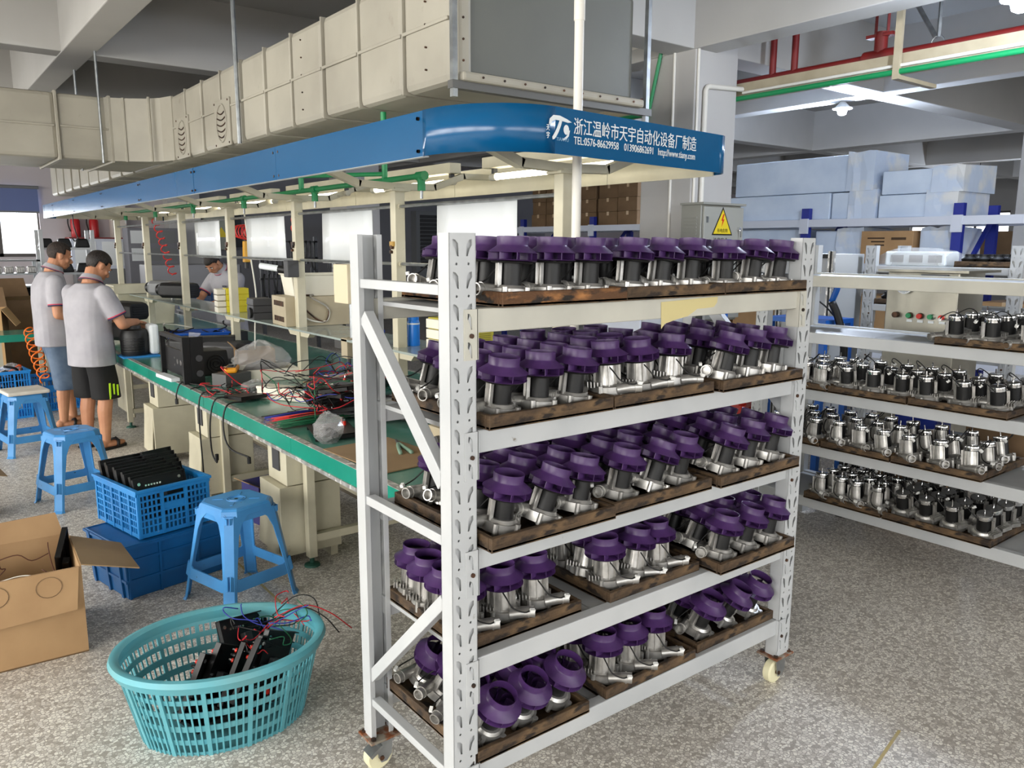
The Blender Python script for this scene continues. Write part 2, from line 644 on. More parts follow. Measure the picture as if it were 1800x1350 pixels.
def window_pane_set(axis, fixed, a0, a1, z0, z1, nsplit):
    WN[0] += 1
    w = bpy.data.objects.new('window_%d' % WN[0], None)
    COL.objects.link(w)
    w['kind'] = 'structure'

    def bx(a, b, c, d, t):
        return MB().box(a, b, fixed - t, fixed + t, c, d) if axis == 'x' else MB().box(fixed - t, fixed + t, a, b, c, d)
    for c, d in ((z0, z0 + 0.06), (z1 - 0.06, z1)):
        bx(a0, a1, c, d, 0.03).part('rail', FRAME, w)
    for i in range(nsplit + 1):
        a = a0 + (a1 - a0) * i / nsplit
        bx(max(a - 0.03, a0), min(a + 0.03, a1), z0, z1, 0.03).part('mullion', FRAME, w)
        if i < nsplit:
            bx(a + 0.03, a + (a1 - a0) / nsplit - 0.03, z0 + 0.06, z1 - 0.06, 0.004).part('pane', GLASS, w)


WL = [(-4.2, -0.6, 0.95, 3.05), (-0.2, 3.4, 0.95, 3.05), (3.8, 7.4, 0.95, 3.05), (7.8, 11.4, 0.95, 3.05), (11.8, 15.4, 0.95, 3.05)]
wall_y('wall_left', -5.3, -6.3, 17, 3.95, WL, WALL)
for a in WL:
    window_pane_set('y', -5.38, *a, 4)
WBK = [(-4.0, 0.6, 0.95, 3.05), (1.2, 5.2, 0.95, 3.05), (5.8, 9.0, 0.95, 3.05)]
wall_x('wall_back', -6.3, -5.3, 27, 3.95, WBK, WALL)
for a in WBK:
    window_pane_set('x', -6.38, *a, 4)
wall_x('wall_far', 16.95, -5.4, 27, 3.95, [(-1.6, 2.2, 1.42, 2.62)], M('far_wall_paint', (196, 188, 190), 0.85, col2=(186, 178, 181), scale=0.8))
window_pane_set('x', 17.03, -1.6, 2.2, 1.42, 2.62, 6)
wall_y('wall_right', 26.9, -6.3, 17, 3.95, [(3.5, 6.6, 1.9, 2.75), (7.0, 10.0, 1.9, 2.75), (10.3, 13.3, 1.9, 2.75)], WALL)
for a in ((3.5, 6.6, 1.9, 2.75), (7.0, 10.0, 1.9, 2.75), (10.3, 13.3, 1.9, 2.75)):
    window_pane_set('y', 26.98, *a, 3)
# pilasters and partition (its grey is painted-in shadow) with doors along the far side
struct(MB().box(4.34, 4.95, 16.6, 16.95, 0, 3.95), 'pillar', WALL)
struct(MB().box(3.35, 3.6, 16.7, 16.95, 0, 3.3), 'pillar', M('light_pilaster', (222, 212, 204), 0.8))
struct(MB().box(4.95, 14.0, 16.75, 16.95, 0, 3.3), 'wall_partition', GREYWALL)
for i, (x0, x1) in enumerate(((6.95, 8.15), (8.2, 9.4))):
    d = bpy.data.objects.new('door_%d' % (i + 1), None)
    COL.objects.link(d)
    d['kind'] = 'structure'
    MB().box(x0, x1, 16.68, 16.75, 0.02, 2.65).part('leaf', M('door_grey', (118, 118, 124), 0.6), d, bevel=0.01)
    MB().box(x0 + 0.1, x0 + 0.22, 16.64, 16.68, 1.5, 1.6).part('handle', GALV, d)
MB().box(-1.62, 2.22, 16.86, 16.9, 2.2, 2.66).part('x', None, None)
bpy.data.objects.remove(bpy.data.objects['x'])
t = thing('roller_blind', 'blue-grey roller blind half drawn over the far window', 'blind', (0.3, 16.88, 2.2))
MB().box(-1.9, 1.9, -0.006, 0.006, 0.03, 0.44).part('fabric', M('blind_cloth', (104, 118, 164), 0.8), t)
MB().cyl((-1.92, 0, 0.45), (1.92, 0, 0.45), 0.03, 10).part('roller', MIDGREY, t)
MB().box(-1.9, 1.9, -0.01, 0.01, 0.0, 0.03).part('bottom_rail', MIDGREY, t)

# painted floor lines
LINE = M('yellow_floor_paint', (188, 164, 92), 0.6, col2=(178, 164, 124), scale=14)


def floor_line(a, b, w=0.012):
    o = struct(MB().bar((a[0], a[1], 0.0008), (b[0], b[1], 0.0008), w, 0.0012), 'floor_line', LINE)
    return o


floor_line((1.62, 0.98), (2.6, 1.17), 0.01)
floor_line((1.35, 1.33), (1.78, 1.24))
floor_line((1.28, 3.4), (1.28, 6.5))

# ---------------------------------------------------------------- ventilation duct
t = thing('air_duct', 'large cream sheet-metal air duct with ribbed seams hanging above the blue canopy', 'duct', (2.66, 3.16, 2.38))
X0, X1, Z0, Z1 = 2.08, 3.22, 2.38, 2.93
ysec = [3.16, 3.58, 4.05, 4.5, 4.95, 5.4, 5.85, 6.3, 6.75, 7.2, 7.65, 8.0, 9.15, 9.7, 10.3, 10.9, 11.5, 12.1, 12.7, 13.3, 13.9, 14.5]
for a, b in zip(ysec[:-1], ysec[1:]):
    j = rnd.uniform(-0.006, 0.006)
    MB().box(X0 + j, X1, a + 0.003, b - 0.003, Z0 + j, Z1).part('duct_section', DUCT, t, bevel=0.035, world=True)
for a in ysec[1:-1]:
    MB().box(X0 - 0.008, X1 + 0.008, a - 0.005, a + 0.005, Z0 - 0.004, Z1 + 0.004).part('seam_rib', DUCT, t, bevel=0.004, world=True)
for a, b in zip(ysec[:11], ysec[1:12]):
    MB().box(X0 - 0.012, X0, a + 0.01, b - 0.01, 2.645, 2.662).part('stiffener', DUCT, t, bevel=0.004, world=True)
for a in (3.36, 4.78):
    for q in range(5):
        MB().cyl((X0 - 0.013, a, 2.46 + q * 0.1), (X0 + 0.01, a, 2.46 + q * 0.1), 0.0045, 6).part('rivet', SCREW, t, world=True)
# grey closing panel on the near end, with its flange
MB().box(X0 + 0.03, X1 - 0.02, 3.12, 3.155, Z0 + 0.03, Z1 - 0.01).part('end_panel', DUCT_END, t, bevel=0.02, world=True)
pr = MB()
pr.box(X0 - 0.004, X0 + 0.07, 3.09, 3.17, Z0 - 0.004, Z1, None)
pr.part('end_flange', DUCT, t, bevel=0.02, world=True)
MB().box(X0 - 0.004, X1 + 0.004, 3.05, 3.17, Z0 - 0.012, Z0 + 0.03).part('end_flange', DUCT, t, bevel=0.012, world=True)
for q in range(6):
    MB().cyl((X0 + 0.02, 3.085, 2.46 + q * 0.09), (X0 + 0.02, 3.095, 2.46 + q * 0.09), 0.0055, 6).part('rivet', SCREW, t, world=True)
for q in range(9):
    MB().cyl((X0 + 0.1 + q * 0.12, 3.045, Z0 + 0.01), (X0 + 0.1 + q * 0.12, 3.055, Z0 + 0.01), 0.0055, 6).part('rivet', SCREW, t, world=True)
# branch to the left with a rounded inner corner
xs = [2.08, 1.66, 1.24, 0.3, -0.8, -1.9, -3.0, -4.1, -5.2]
for a, b in zip(xs[:-1], xs[1:]):
    MB().box(b + 0.004, a - 0.004, 8.02, 9.12, Z0, Z1).part('branch_section', DUCT, t, bevel=0.035, world=True)
for a in xs[1:-1]:
    MB().box(a - 0.012, a + 0.012, 8.0, 9.14, Z0 - 0.012, Z1 + 0.012).part('seam_rib', DUCT, t, bevel=0.004, world=True)
for a, b in zip(xs[1:-1], xs[2:]):
    MB().box(b + 0.02, a - 0.02, 8.005, 8.02, 2.645, 2.662).part('stiffener', DUCT, t, bevel=0.004, world=True)
poly = [(2.1, 8.05), (1.6, 8.05)] + arc(1.6, 7.6, 0.42, R(90), R(0), 6)[0:] + [(2.1, 7.6)]
poly = [(2.1, 8.1), (1.62, 8.1), (1.62, 8.02), (1.78, 7.96), (1.93, 7.86), (2.02, 7.74), (2.07, 7.58), (2.1, 7.58)]
MB().prism(poly, Z0 + 0.004, Z1 - 0.004).part('corner_fairing', DUCT, t, world=True)
for q in (0.28, 0.72):
    p = Vector((1.66 + q * 0.38, 8.0 - q * q * 0.42, 0))
    MB().cyl((p.x, p.y, Z0), (p.x, p.y, Z1), 0.012, 6).part('seam_rib', DUCT, t, world=True)
# round grilles
for yc in (6.24, 7.27):
    g = MB().box(X0 - 0.022, X0 - 0.004, yc - 0.17, yc + 0.17, 2.375, 2.715).part('vent_plate', DUCT, t, bevel=0.006, world=True)
    loc = Vector(t.location)
    MB().tube([(X0 - 0.024 - loc.x, yc - loc.y + 0.11 * math.cos(a), 2.545 - loc.z + 0.135 * math.sin(a)) for a in [2 * PI * i / 24 for i in range(24)]], 0.007, 6, True).part('ring', DUCT, g)
    for q in range(5):
        z = 2.46 + q * 0.042
        hw = 0.1 * math.sqrt(max(0.05, 1 - ((z - 2.545) / 0.135) ** 2))
        MB().tube([(X0 - 0.024 - loc.x, yc - loc.y - hw + 2 * hw * k / 6, z - loc.z - 0.02 * math.sin(PI * k / 6)) for k in range(7)], 0.005, 5).part('slat', SCREW, g)
    for sy in (-1, 1):
        for sz in (-1, 1):
            MB().cyl((X0 - 0.026, yc + sy * 0.15, 2.545 + sz * 0.15), (X0 - 0.018, yc + sy * 0.15, 2.545 + sz * 0.15), 0.008, 6).part('rivet', SCREW, t, world=True)
# hanger rods and struts
for (x, y, lab) in ((2.05, 5.85, 'thin galvanised rod holding up the duct beside the round vents'), (1.575, 7.99, 'galvanised hanger rod in front of the branch duct'), (1.57, 8.95, 'galvanised hanger rod behind the branch duct'), (3.2, 9.3, 'short galvanised hanger rod on the far side of the duct')):
    single(MB().cyl((0, 0, 0), (0, 0, 1.59), 0.011 if x < 2.04 else 0.016, 8), 'hanger_rod', GALV, lab, 'rod', (x, y, 2.36), group='duct hanger rods')
t = thing('duct_support', 'dark grey steel strut crossing beneath the near end of the air duct', 'strut', (2.65, 3.09, 2.34))
MB().box(2.03, 3.3, 3.07, 3.11, 2.335, 2.37).part('crossbar', M('strut_grey', (98, 98, 96), 0.5, 0.4), t, world=True)
MB().box(2.035, 2.06, 3.075, 3.1, 2.3, 3.95).part('upright', GALV, t, world=True)
MB().box(3.26, 3.285, 3.075, 3.1, 2.3, 3.95).part('upright', GALV, t, world=True)

# ---------------------------------------------------------------- canopy over the work line
CP = thing('light_canopy', 'long blue sheet-metal canopy with rounded corner and white lettering over the workbench', 'canopy', (2.15, 6.5, 0.75))
ZB, ZT = 1.95, 2.10


def strip(pts, z0, z1, th=0.004):
    """thin vertical sheet along a plan polyline"""
    P = [Vector((a, b)) for a, b in pts]
    mb = MB()
    nrm = []
    for i in range(len(P)):
        d = (P[min(i + 1, len(P) - 1)] - P[max(i - 1, 0)]).normalized()
        nrm.append(Vector((-d.y, d.x)))
    rings = []
    for p, n in zip(P, nrm):
        q = p + n * th
        rings.append([(p.x, p.y, z0), (p.x, p.y, z1), (q.x, q.y, z1), (q.x, q.y, z0)])
    return mb.loft(rings)


YP = [2.41 + 1.31 * k for k in range(7)] + [11.0]
for a, b in zip(YP[:-1], YP[1:]):
    j = rnd.uniform(-0.004, 0.004)
    strip([(1.47 + j, b - 0.002), (1.47 - j, a + 0.002)], ZB, ZT).part('fascia_panel', BLUE_CANOPY, CP, world=True)
    for yy in (a + 0.03, a - 0.03 if a > 2.5 else a + 0.03):
        for zz in (ZB + 0.018, ZT - 0.025):
            MB().cyl((1.465, yy, zz), (1.478, yy, zz), 0.006, 6).part('screw', SCREW, CP, world=True)
corner = [(1.47, 2.41)] + [(1.77 - 0.3 * math.cos(R(a)), 2.385 - 0.315 * math.sin(R(a))) for a in range(0, 91, 9)]
corner[-1] = (1.77, 2.07)
endl = [(1.77, 2.07), (2.74, 2.165)]
cr2 = [(2.74 + 0.09 * math.sin(R(a)), 2.255 - 0.09 * math.cos(R(a)) + 0.0) for a in range(0, 91, 15)]
strip(corner, ZB, ZT).part('corner_panel', BLUE_CANOPY, CP, smooth=2, world=True)
END = strip(endl, ZB, ZT).part('end_panel', BLUE_CANOPY, CP, world=True)
strip(cr2, ZB, ZT).part('corner_panel', BLUE_CANOPY, CP, smooth=2, world=True)
yr = [2.255] + [2.9 + 1.35 * k for k in range(6)] + [11.0]
for a, b in zip(yr[:-1], yr[1:]):
    strip([(2.83, a + 0.002), (2.83, b - 0.002)], ZB, ZT).part('fascia_panel', BLUE_CANOPY, CP, world=True)
    MB().box(2.818, 2.824, a + 0.002, b - 0.002, ZB - 0.004, ZT - 0.002).part('inner_lining', CREAM, CP, world=True)
strip([(2.83, 11.0), (1.6, 11.0), (1.5, 10.97), (1.47, 10.9)], ZB, ZT).part('end_panel', BLUE_CANOPY, CP, world=True)
MB().box(1.6, 2.8, 10.98, 10.99, ZB, ZT).part('inner_lining', CREAM, CP, world=True)
# inward bottom flange
MB().box(1.475, 1.5, 2.42, 10.95, ZB - 0.001, ZB + 0.003).part('bottom_flange', WHITE_PRINT, CP, world=True)
# white lettering on the end panel
ed = Vector((2.74 - 1.77, 2.165 - 2.07, 0)).normalized()
en = Vector((ed.y, -ed.x, 0))


def on_end(x, z, d=0.0025):
    s = (x - 1.77) / ed.x
    p = Vector((1.77, 2.07, z)) + ed * s + en * d
    return p - Vector(CP.location)


o = text_on('浙江温岭市天宇自动化设备厂制造', 0.058, WHITE_PRINT, CP, on_end(1.855, 2.025), ed, (0, 0, 1), width=0.715)
o = text_on('TEL:0576-86629958', 0.036, WHITE_PRINT, CP, on_end(1.857, 1.988), ed, (0, 0, 1), width=0.235)
o = text_on('013906862691', 0.036, WHITE_PRINT, CP, on_end(2.122, 1.988), ed, (0, 0, 1), width=0.17)
o = text_on('http://www.tiany.com', 0.036, WHITE_PRINT, CP, on_end(2.322, 1.988), ed, (0, 0, 1), width=0.24)
o = text_on('天', 0.022, WHITE_PRINT, CP, on_end(1.726, 2.022), ed, (0, 0, 1), width=0.014)
o = text_on('宇', 0.022, WHITE_PRINT, CP, on_end(1.726, 1.998), ed, (0, 0, 1), width=0.014)
o = text_on('TIANYU', 0.016, M('pale_blue_print', (120, 170, 205), 0.5), CP, on_end(1.772, 1.992), ed, (0, 0, 1), width=0.06)


def logo_piece(pts):
    mb = MB()
    mb.prism(pts, 0, 0.0008, lambda a, b, h: on_end(1.738 + a, 1.996 + b, 0.002 + h))
    return mb.part('emblem', WHITE_PRINT, CP)


logo_piece([(0.0, 0.045), (0.003, 0.062), (0.02, 0.075), (0.05, 0.076), (0.085, 0.068), (0.108, 0.06), (0.09, 0.057), (0.06, 0.06), (0.03, 0.061), (0.014, 0.055), (0.01, 0.046)])
logo_piece([(0.05, 0.062), (0.062, 0.062), (0.056, 0.045), (0.044, 0.022), (0.034, 0.008), (0.026, 0.0), (0.018, -0.002), (0.016, 0.006), (0.024, 0.016), (0.036, 0.034)])
logo_piece(ngon(0.082, 0.034, 0.013, 14, 0.016))
logo_piece([(0.092, 0.03), (0.1, 0.034), (0.094, 0.014), (0.08, 0.002), (0.066, -0.001), (0.064, 0.003), (0.078, 0.01), (0.087, 0.018)])
# posts with forked brackets, rails
PY = [2.457 + 1.335 * k for k in range(7)]
for k, y in enumerate(PY):
    p = MB().box(2.12, 2.18, y - 0.028, y + 0.028, 0.74, 1.95).part('post', CREAM, CP, bevel=0.004, world=True)
    for sx in (-1, 1):
        MB().bar((2.15, y, 1.953), (2.15 + sx * 0.23, y, 1.962), 0.045, 0.035).part('bracket_arm', CREAM, CP, world=True)
        MB().bar((2.15 + sx * 0.22, y, 1.957), (2.15 + sx * 0.42, y, 2.03), 0.045, 0.034).part('bracket_arm', CREAM, CP, world=True)
        MB().bar((2.15 + sx * 0.41, y, 2.028), (2.15 + sx * 0.67, y, 2.035), 0.045, 0.03).part('bracket_arm', CREAM, CP, world=True)
    MB().box(2.095, 2.205, y - 0.045, y + 0.045, 1.93, 1.94).part('bracket_plate', CREAM, CP, world=True)
    MB().box(2.107, 2.121, y - 0.018, y + 0.018, 1.645, 1.67).part('hook_base', M('brass', (176, 140, 70), 0.4, 0.5) if k == 1 else SCREW, CP, world=True)
    MB().cyl((2.105, y, 1.64), (2.121, y, 1.64), 0.011, 8).part('hook_knob', SCREW, CP, world=True)
    MB().cyl((2.105, y + 0.012, 1.615), (2.121, y + 0.012, 1.615), 0.009, 8).part('hook_knob', SCREW, CP, world=True)
for a, b in zip(PY[:-1], PY[1:]):
    for z in (1.852, 1.552):
        MB().cyl((2.15, a + 0.03, z), (2.15, b - 0.03, z), 0.0085, 8).part('rail', GALV, CP, smooth=True, world=True)
    for z in (1.852, 1.552):
        for yy in (a + 0.03, b - 0.038):
            MB().cyl((2.15, yy, z), (2.15, yy + 0.012, z), 0.015, 8).part('rail_collar', CREAM, CP, world=True)
# shelf arms on each post and the raised shelf
for k, y in enumerate(PY):
    for sy in (-1, 1):
        MB().prism([(y + sy * 0.03, 1.045), (y + sy * 0.03, 1.09), (y + sy * 0.2, 1.09), (y + sy * 0.15, 1.045)], 2.128, 2.172, lambda a, b, h: (h, a, b)).part('shelf_arm', CREAM, CP, world=True)
for a, b in zip([2.3] + PY[1:], PY[1:] + [11.2]):
    if b - a > 0.3:
        MB().box(2.06, 2.42, a + 0.005, b - 0.005, 1.092, 1.104).part('shelf_board', M('glass_shelf', (160, 172, 166), 0.15, col2=(140, 150, 146), scale=4), CP, world=True)

# tube lights under the canopy
TUBE = M('fluorescent_tube', (255, 252, 236), 0.4, emit=(255, 246, 224), estr=9.0)
names = ['nearest the lettered end', 'second from the lettered end', 'third from the lettered end', 'fourth from the lettered end', 'fifth from the lettered end', 'farthest from the lettered end']
for k in range(6):
    y0 = 2.5 + k * 1.3
    t = thing('tube_light', 'lit fluorescent tube light under the blue canopy, ' + names[k], 'light', (2.5, y0 + 0.45, 2.06), group='canopy tube lights')
    MB().box(-0.045, 0.03, -0.5, 0.5, -0.02, 0.035).part('fixture', CREAM, t, bevel=0.004)
    MB().cyl((0, -0.43, -0.062), (0, 0.43, -0.062), 0.016, 10).part('tube', TUBE, t, smooth=True)
    for sy in (-1, 1):
        MB().cyl((0, sy * 0.43, -0.062), (0, sy * 0.475, -0.062), 0.02, 10).part('end_cap', M('cap_grey', (188, 184, 168), 0.5), t, smooth=True)
        MB().box(-0.012, 0.012, sy * 0.45 - 0.01, sy * 0.45 + 0.01, -0.05, -0.015).part('lamp_holder', DARKGREY, t)

# green air pipe with drop outlets
t = thing('air_pipe', 'green plastic air pipe with tees running along under the canopy', 'pipe', (2.22, 6.5, 2.01))
MB().cyl((2.22, 3.66, 2.005), (2.22, 10.6, 2.005), 0.016, 10).part('main_pipe', GREENPIPE, t, smooth=True, world=True)
for k in range(6):
    y = 3.66 + 1.33 * k
    MB().cyl((2.22, y - 0.035, 2.005), (2.22, y + 0.035, 2.005), 0.024, 10).part('tee', GREENPIPE, t, smooth=True, world=True)
    MB().cyl((2.22, y, 2.0), (2.22, y, 1.93), 0.021, 10).part('outlet', GREENPIPE, t, smooth=True, world=True)
    MB().cyl((2.22, y, 1.93), (2.22, y, 1.89), 0.008, 8).part('nozzle', GALV, t, world=True)
MB().cyl((2.22, 4.05, 2.005), (2.22, 4.05, 2.37), 0.016, 10).part('riser', GREENPIPE, t, smooth=True, world=True)
MB().cyl((2.22, 5.2, 2.005), (2.22, 5.2, 2.2), 0.018, 10).part('riser', GREENPIPE, t, smooth=True, world=True)
MB().cyl((2.22, 4.05, 2.04), (1.6, 4.9, 2.04), 0.012, 8).part('branch_pipe', GREENPIPE, t, smooth=True, world=True)

# white sheets hung between the rails
for k, (a, b) in enumerate(((2.78, 3.42), (4.11, 4.76), (5.39, 6.13), (6.77, 7.45))):
    mb = MB()
    rings = []
    for i in range(7):
        y = a + (b - a) * i / 6
        w = 0.008 * math.sin(i * 1.7 + k)
        rings.append([(0.013 + w * 0.2, y, 1.85), (0.013 + w, y, 1.54), (0.016 + w, y, 1.54), (0.016 + w * 0.2, y, 1.85)])
    mb.loft(rings)
    single(mb, 'hanging_sheet', SHEET, ['white plastic sheet hanging between rails nearest the lettered canopy end', 'white plastic sheet hanging on rails just left of the near rack post', 'white glossy plastic sheet on rails beside the red-orange coiled hose', 'white plastic sheet hanging over the head of the worker behind the bench'][k], 'sheet', (2.15, 0, 0), group='sheets on the rails', smooth=2)

# pvc standpipe through the canopy
t = thing('standpipe', 'white plastic pipe standing upright behind the lettered canopy end', 'pipe', (2.13, 2.36, 0.0))
MB().cyl((0, 0, 0), (0, 0, 2.5), 0.018, 12).part('lower_pipe', PVC, t, smooth=True)
MB().cyl((0, 0, 2.48), (0, 0, 3.95), 0.021, 12).part('upper_pipe', PVC, t, smooth=True)

# ---------------------------------------------------------------- pipes and lamps under the ceiling
t = thing('cable_tray', 'beige cable tray running under the ceiling beside the pillar', 'cable tray', (6.2, 3.2, 2.98))
MB().box(6.19, 6.2, -3.0, 9.0, 2.98, 3.09).part('tray_side', BEIGE, t, world=True)
MB().box(6.2, 6.4, -3.0, 9.0, 2.975, 2.985).part('tray_floor', BEIGE, t, world=True)
MB().box(6.4, 6.41, -3.0, 9.0, 2.98, 3.09).part('tray_side', BEIGE, t, world=True)
for y in (3.25, 0.9, 5.6):
    MB().box(6.14, 6.175, y - 0.025, y + 0.025, 2.93, 3.95).part('hanger', BEIGE, t, world=True)
    MB().box(6.14, 6.75, y - 0.025, y + 0.025, 2.9, 2.93).part('cross_arm', BEIGE, t, world=True)
single(MB().cyl((0, -6, 0), (0, 5.8, 0), 0.022, 10), 'water_pipe', GREENPIPE, 'green water pipe running just under the beige cable tray', 'pipe', (6.165, 3.2, 2.955), smooth=True)
single(MB().cyl((0, -6, 0), (0, 1.45, 0), 0.013, 10), 'conduit_pipe', PVC, 'thin white conduit running along the beige cable tray', 'pipe', (6.17, 3.2, 3.0), smooth=True)
t = thing('fire_pipe', 'dark red fire pipe with gate valve above the cable tray', 'pipe', (6.42, 3.2, 3.16))
MB().cyl((6.45, -3, 3.15), (6.45, 9, 3.15), 0.035, 12).part('pipe', REDSTEEL, t, smooth=True, world=True)
MB().cyl((6.45, 3.42, 3.15), (6.45, 3.68, 3.15), 0.06, 12).part('valve_body', REDSTEEL, t, smooth=True, world=True)
MB().cyl((6.45, 3.55, 3.15), (6.45, 3.55, 3.34), 0.05, 10).part('valve_bonnet', REDSTEEL, t, smooth=True, world=True)
MB().box(6.41, 6.49, 3.44, 3.66, 3.3, 3.325).part('bonnet_flange', REDSTEEL, t, world=True)
for yy in (3.5, 3.6):
    MB().bar((6.45, yy, 3.32), (6.45, yy, 3.5), 0.015, 0.02).part('yoke', REDSTEEL, t, world=True)
MB().box(6.43, 6.47, 3.48, 3.62, 3.49, 3.51).part('yoke', REDSTEEL, t, world=True)
for yy in (4.33, 4.55):
    MB().cyl((6.45, yy, 3.15), (6.45, yy, 3.95), 0.03, 10).part('riser', REDSTEEL, t, smooth=True, world=True)
t = thing('pipe_brace', 'galvanised slotted brace holding the red pipe from the ceiling', 'brace', (6.45, 3.1, 3.2))
MB().bar((6.45, 3.1, 3.22), (6.45, 3.1, 3.95), 0.03, 0.02).part('strut', GALV, t, world=True)
MB().bar((6.45, 3.12, 3.22), (6.75, 3.45, 3.6), 0.03, 0.02).part('strut', GALV, t, world=True)
MB().tube([(6.45, 3.1 + 0.05 * math.cos(a), 3.17 + 0.06 * math.sin(a)) for a in [2 * PI * i / 12 for i in range(12)]], 0.006, 6, True).part('ring_clamp', GALV, t, world=True)

BULB = M('led_bulb', (255, 255, 255), 0.4, emit=(214, 228, 255), estr=28.0)


def pendant(loc, label, power):
    t = thing('pendant_lamp', label, 'lamp', loc, group='ceiling lamps')
    MB().lathe([(0.03, 0.0), (0.045, -0.02), (0.085, -0.06), (0.11, -0.075), (0.105, -0.08), (0.08, -0.067), (0.04, -0.03)], 20).part('shade', M('lamp_shade_white', (232, 236, 240), 0.4), t, smooth=True)
    MB().lathe([(0.028, -0.02), (0.045, -0.06), (0.055, -0.1), (0.045, -0.135), (0.02, -0.15), (0.002, -0.153)], 16).part('bulb', BULB, t, smooth=True)
    MB().cyl((0, 0, -0.01), (0, 0, 0.06), 0.02, 10).part('holder', GALV, t)
    MB().cyl((0, 0, 0.05), (0, 0, 3.95 - loc[2]), 0.006, 6).part('cord', RUBBER, t)
    d = bpy.data.lights.new('lamp_glow', 'POINT')
    d.energy = power
    d.color = (0.72, 0.82, 1.0)
    d.shadow_soft_size = 0.08
    lo = bpy.data.objects.new('lamp_glow', d)
    COL.objects.link(lo)
    lo.parent = t
    lo.location = (0, 0, -0.2)
    return t


pendant((8.89, 5.3, 3.3), 'lit white pendant lamp hanging above the foam blocks', 260)
pendant((5.24, 2.07, 3.12), 'lit pendant lamp at the top right edge near the ceiling beam', 130)
pendant((17.5, 7.35, 2.62), 'small far pendant lamp seen right of the foam blocks', 120)

# conduits on the pillar
single(MB().tube([(0, 0.0, -1.9), (0, 0, 1.0), (0, 0.0, 1.06), (-0.0, 0.06, 1.08), (0, 1.0, 1.08)], 0.012, 8), 'wall_conduit', PVC, 'thin white conduit with a bend on the left face of the pillar', 'conduit', (5.57, 4.93, 2.35), smooth=True)
single(MB().cyl((0, 0, -2.35), (0, 0, 1.6), 0.012, 8), 'wall_conduit', PVC, 'straight thin white conduit along the front edge of the pillar', 'conduit', (5.6, 4.688, 2.35), smooth=True)
single(MB().tube([(0, 0, -1.0), (0, 0, 0.62), (0.02, 0, 0.65), (0.05, -0.0, 0.66), (0.57, 0, 0.69)], 0.022, 10), 'wall_conduit', PVC, 'thick white conduit bending from the electric box toward the cable tray', 'conduit', (5.69, 4.675, 2.35), smooth=True)
single(MB().cyl((0, 0, -0.0), (0.0, -0.16, 0.62), 0.016, 8), 'branch_pipe', GREENPIPE, 'short slanting green pipe between the duct and the pillar', 'pipe', (5.56, 5.24, 2.72), smooth=True)

# electric cabinet on the pillar
t = thing('electric_box', 'grey electric cabinet with yellow lightning warning sign on the pillar', 'cabinet', (5.72, 4.42, 1.0))
MB().box(5.46, 6.0, 4.26, 4.475, 1.0, 2.0).part('body', ELECBOX, t, bevel=0.006, world=True)
MB().box(5.44, 6.02, 4.22, 4.475, 2.0, 2.018).part('roof', ELECBOX, t, world=True)
MB().box(5.475, 6.01, 4.235, 4.258, 1.02, 1.985).part('door', M('electric_door_grey', (160, 160, 152), 0.45), t, bevel=0.005, world=True)
for q in range(7):
    MB().box(5.452, 5.46, 4.3, 4.44, 1.72 + q * 0.028, 1.732 + q * 0.028).part('louvre', ELECBOX, t, world=True)
MB().box(5.5, 5.52, 4.225, 4.236, 1.85, 1.9).part('hinge', GALV, t, world=True)
lk = MB().cyl((5.94, 4.236, 1.8), (5.94, 4.21, 1.8), 0.018, 10).part('lock', CHROME, t, world=True)
MB().box(5.937, 5.947, 4.205, 4.21, 1.73, 1.79).part('key', CHROME, t, world=True)
sg = MB().prism([(5.58, 1.745), (5.86, 1.745), (5.72, 1.985)], 4.2335, 4.2345, lambda a, b, h: (a, h, b)).part('warning_sign', BLACK, t, world=True)
MB().prism([(5.6, 1.757), (5.84, 1.757), (5.72, 1.962)], 4.2325, 4.2335, lambda a, b, h: (a, h, b)).part('sign_face', SIGNY, t, world=True)
MB().prism([(5.725, 1.925), (5.7, 1.868), (5.717, 1.868), (5.705, 1.815), (5.742, 1.88), (5.722, 1.88), (5.74, 1.925)], 4.2315, 4.2325, lambda a, b, h: (a, h, b)).part('lightning_mark', RED, t, world=True)
L0 = Vector(t.location)
text_on('有电危险', 0.036, BLACK, t, Vector((5.648, 4.2318, 1.772)) - L0, (1, 0, 0), (0, 0, 1), width=0.144)
text_on('注意安全', 0.04, BLACK, t, Vector((5.60, 4.2335, 1.69)) - L0, (1, 0, 0), (0, 0, 1), width=0.2)
MB().box(5.467, 5.6, 4.228, 4.234, 1.6, 1.7).part('paper_label', WHITE_PRINT, t, world=True)
MB().box(5.64, 5.73, 4.228, 4.234, 1.6, 1.7).part('paper_label', WHITE_PRINT, t, world=True)
t.location.y += 0.22


# ================================================================ storage racks with punched posts
def tear(cx, cz, s):
    """teardrop keyhole, mirrored by s"""
    return [(cx + s * a * 1.2, cz + b * 1.2) for a, b in ((-0.0085, 0.017), (-0.002, 0.0155), (0.0045, 0.008), (0.0055, -0.004), (0.0055, -0.017), (0.0015, -0.0165), (-0.0035, -0.002), (-0.009, 0.006))]


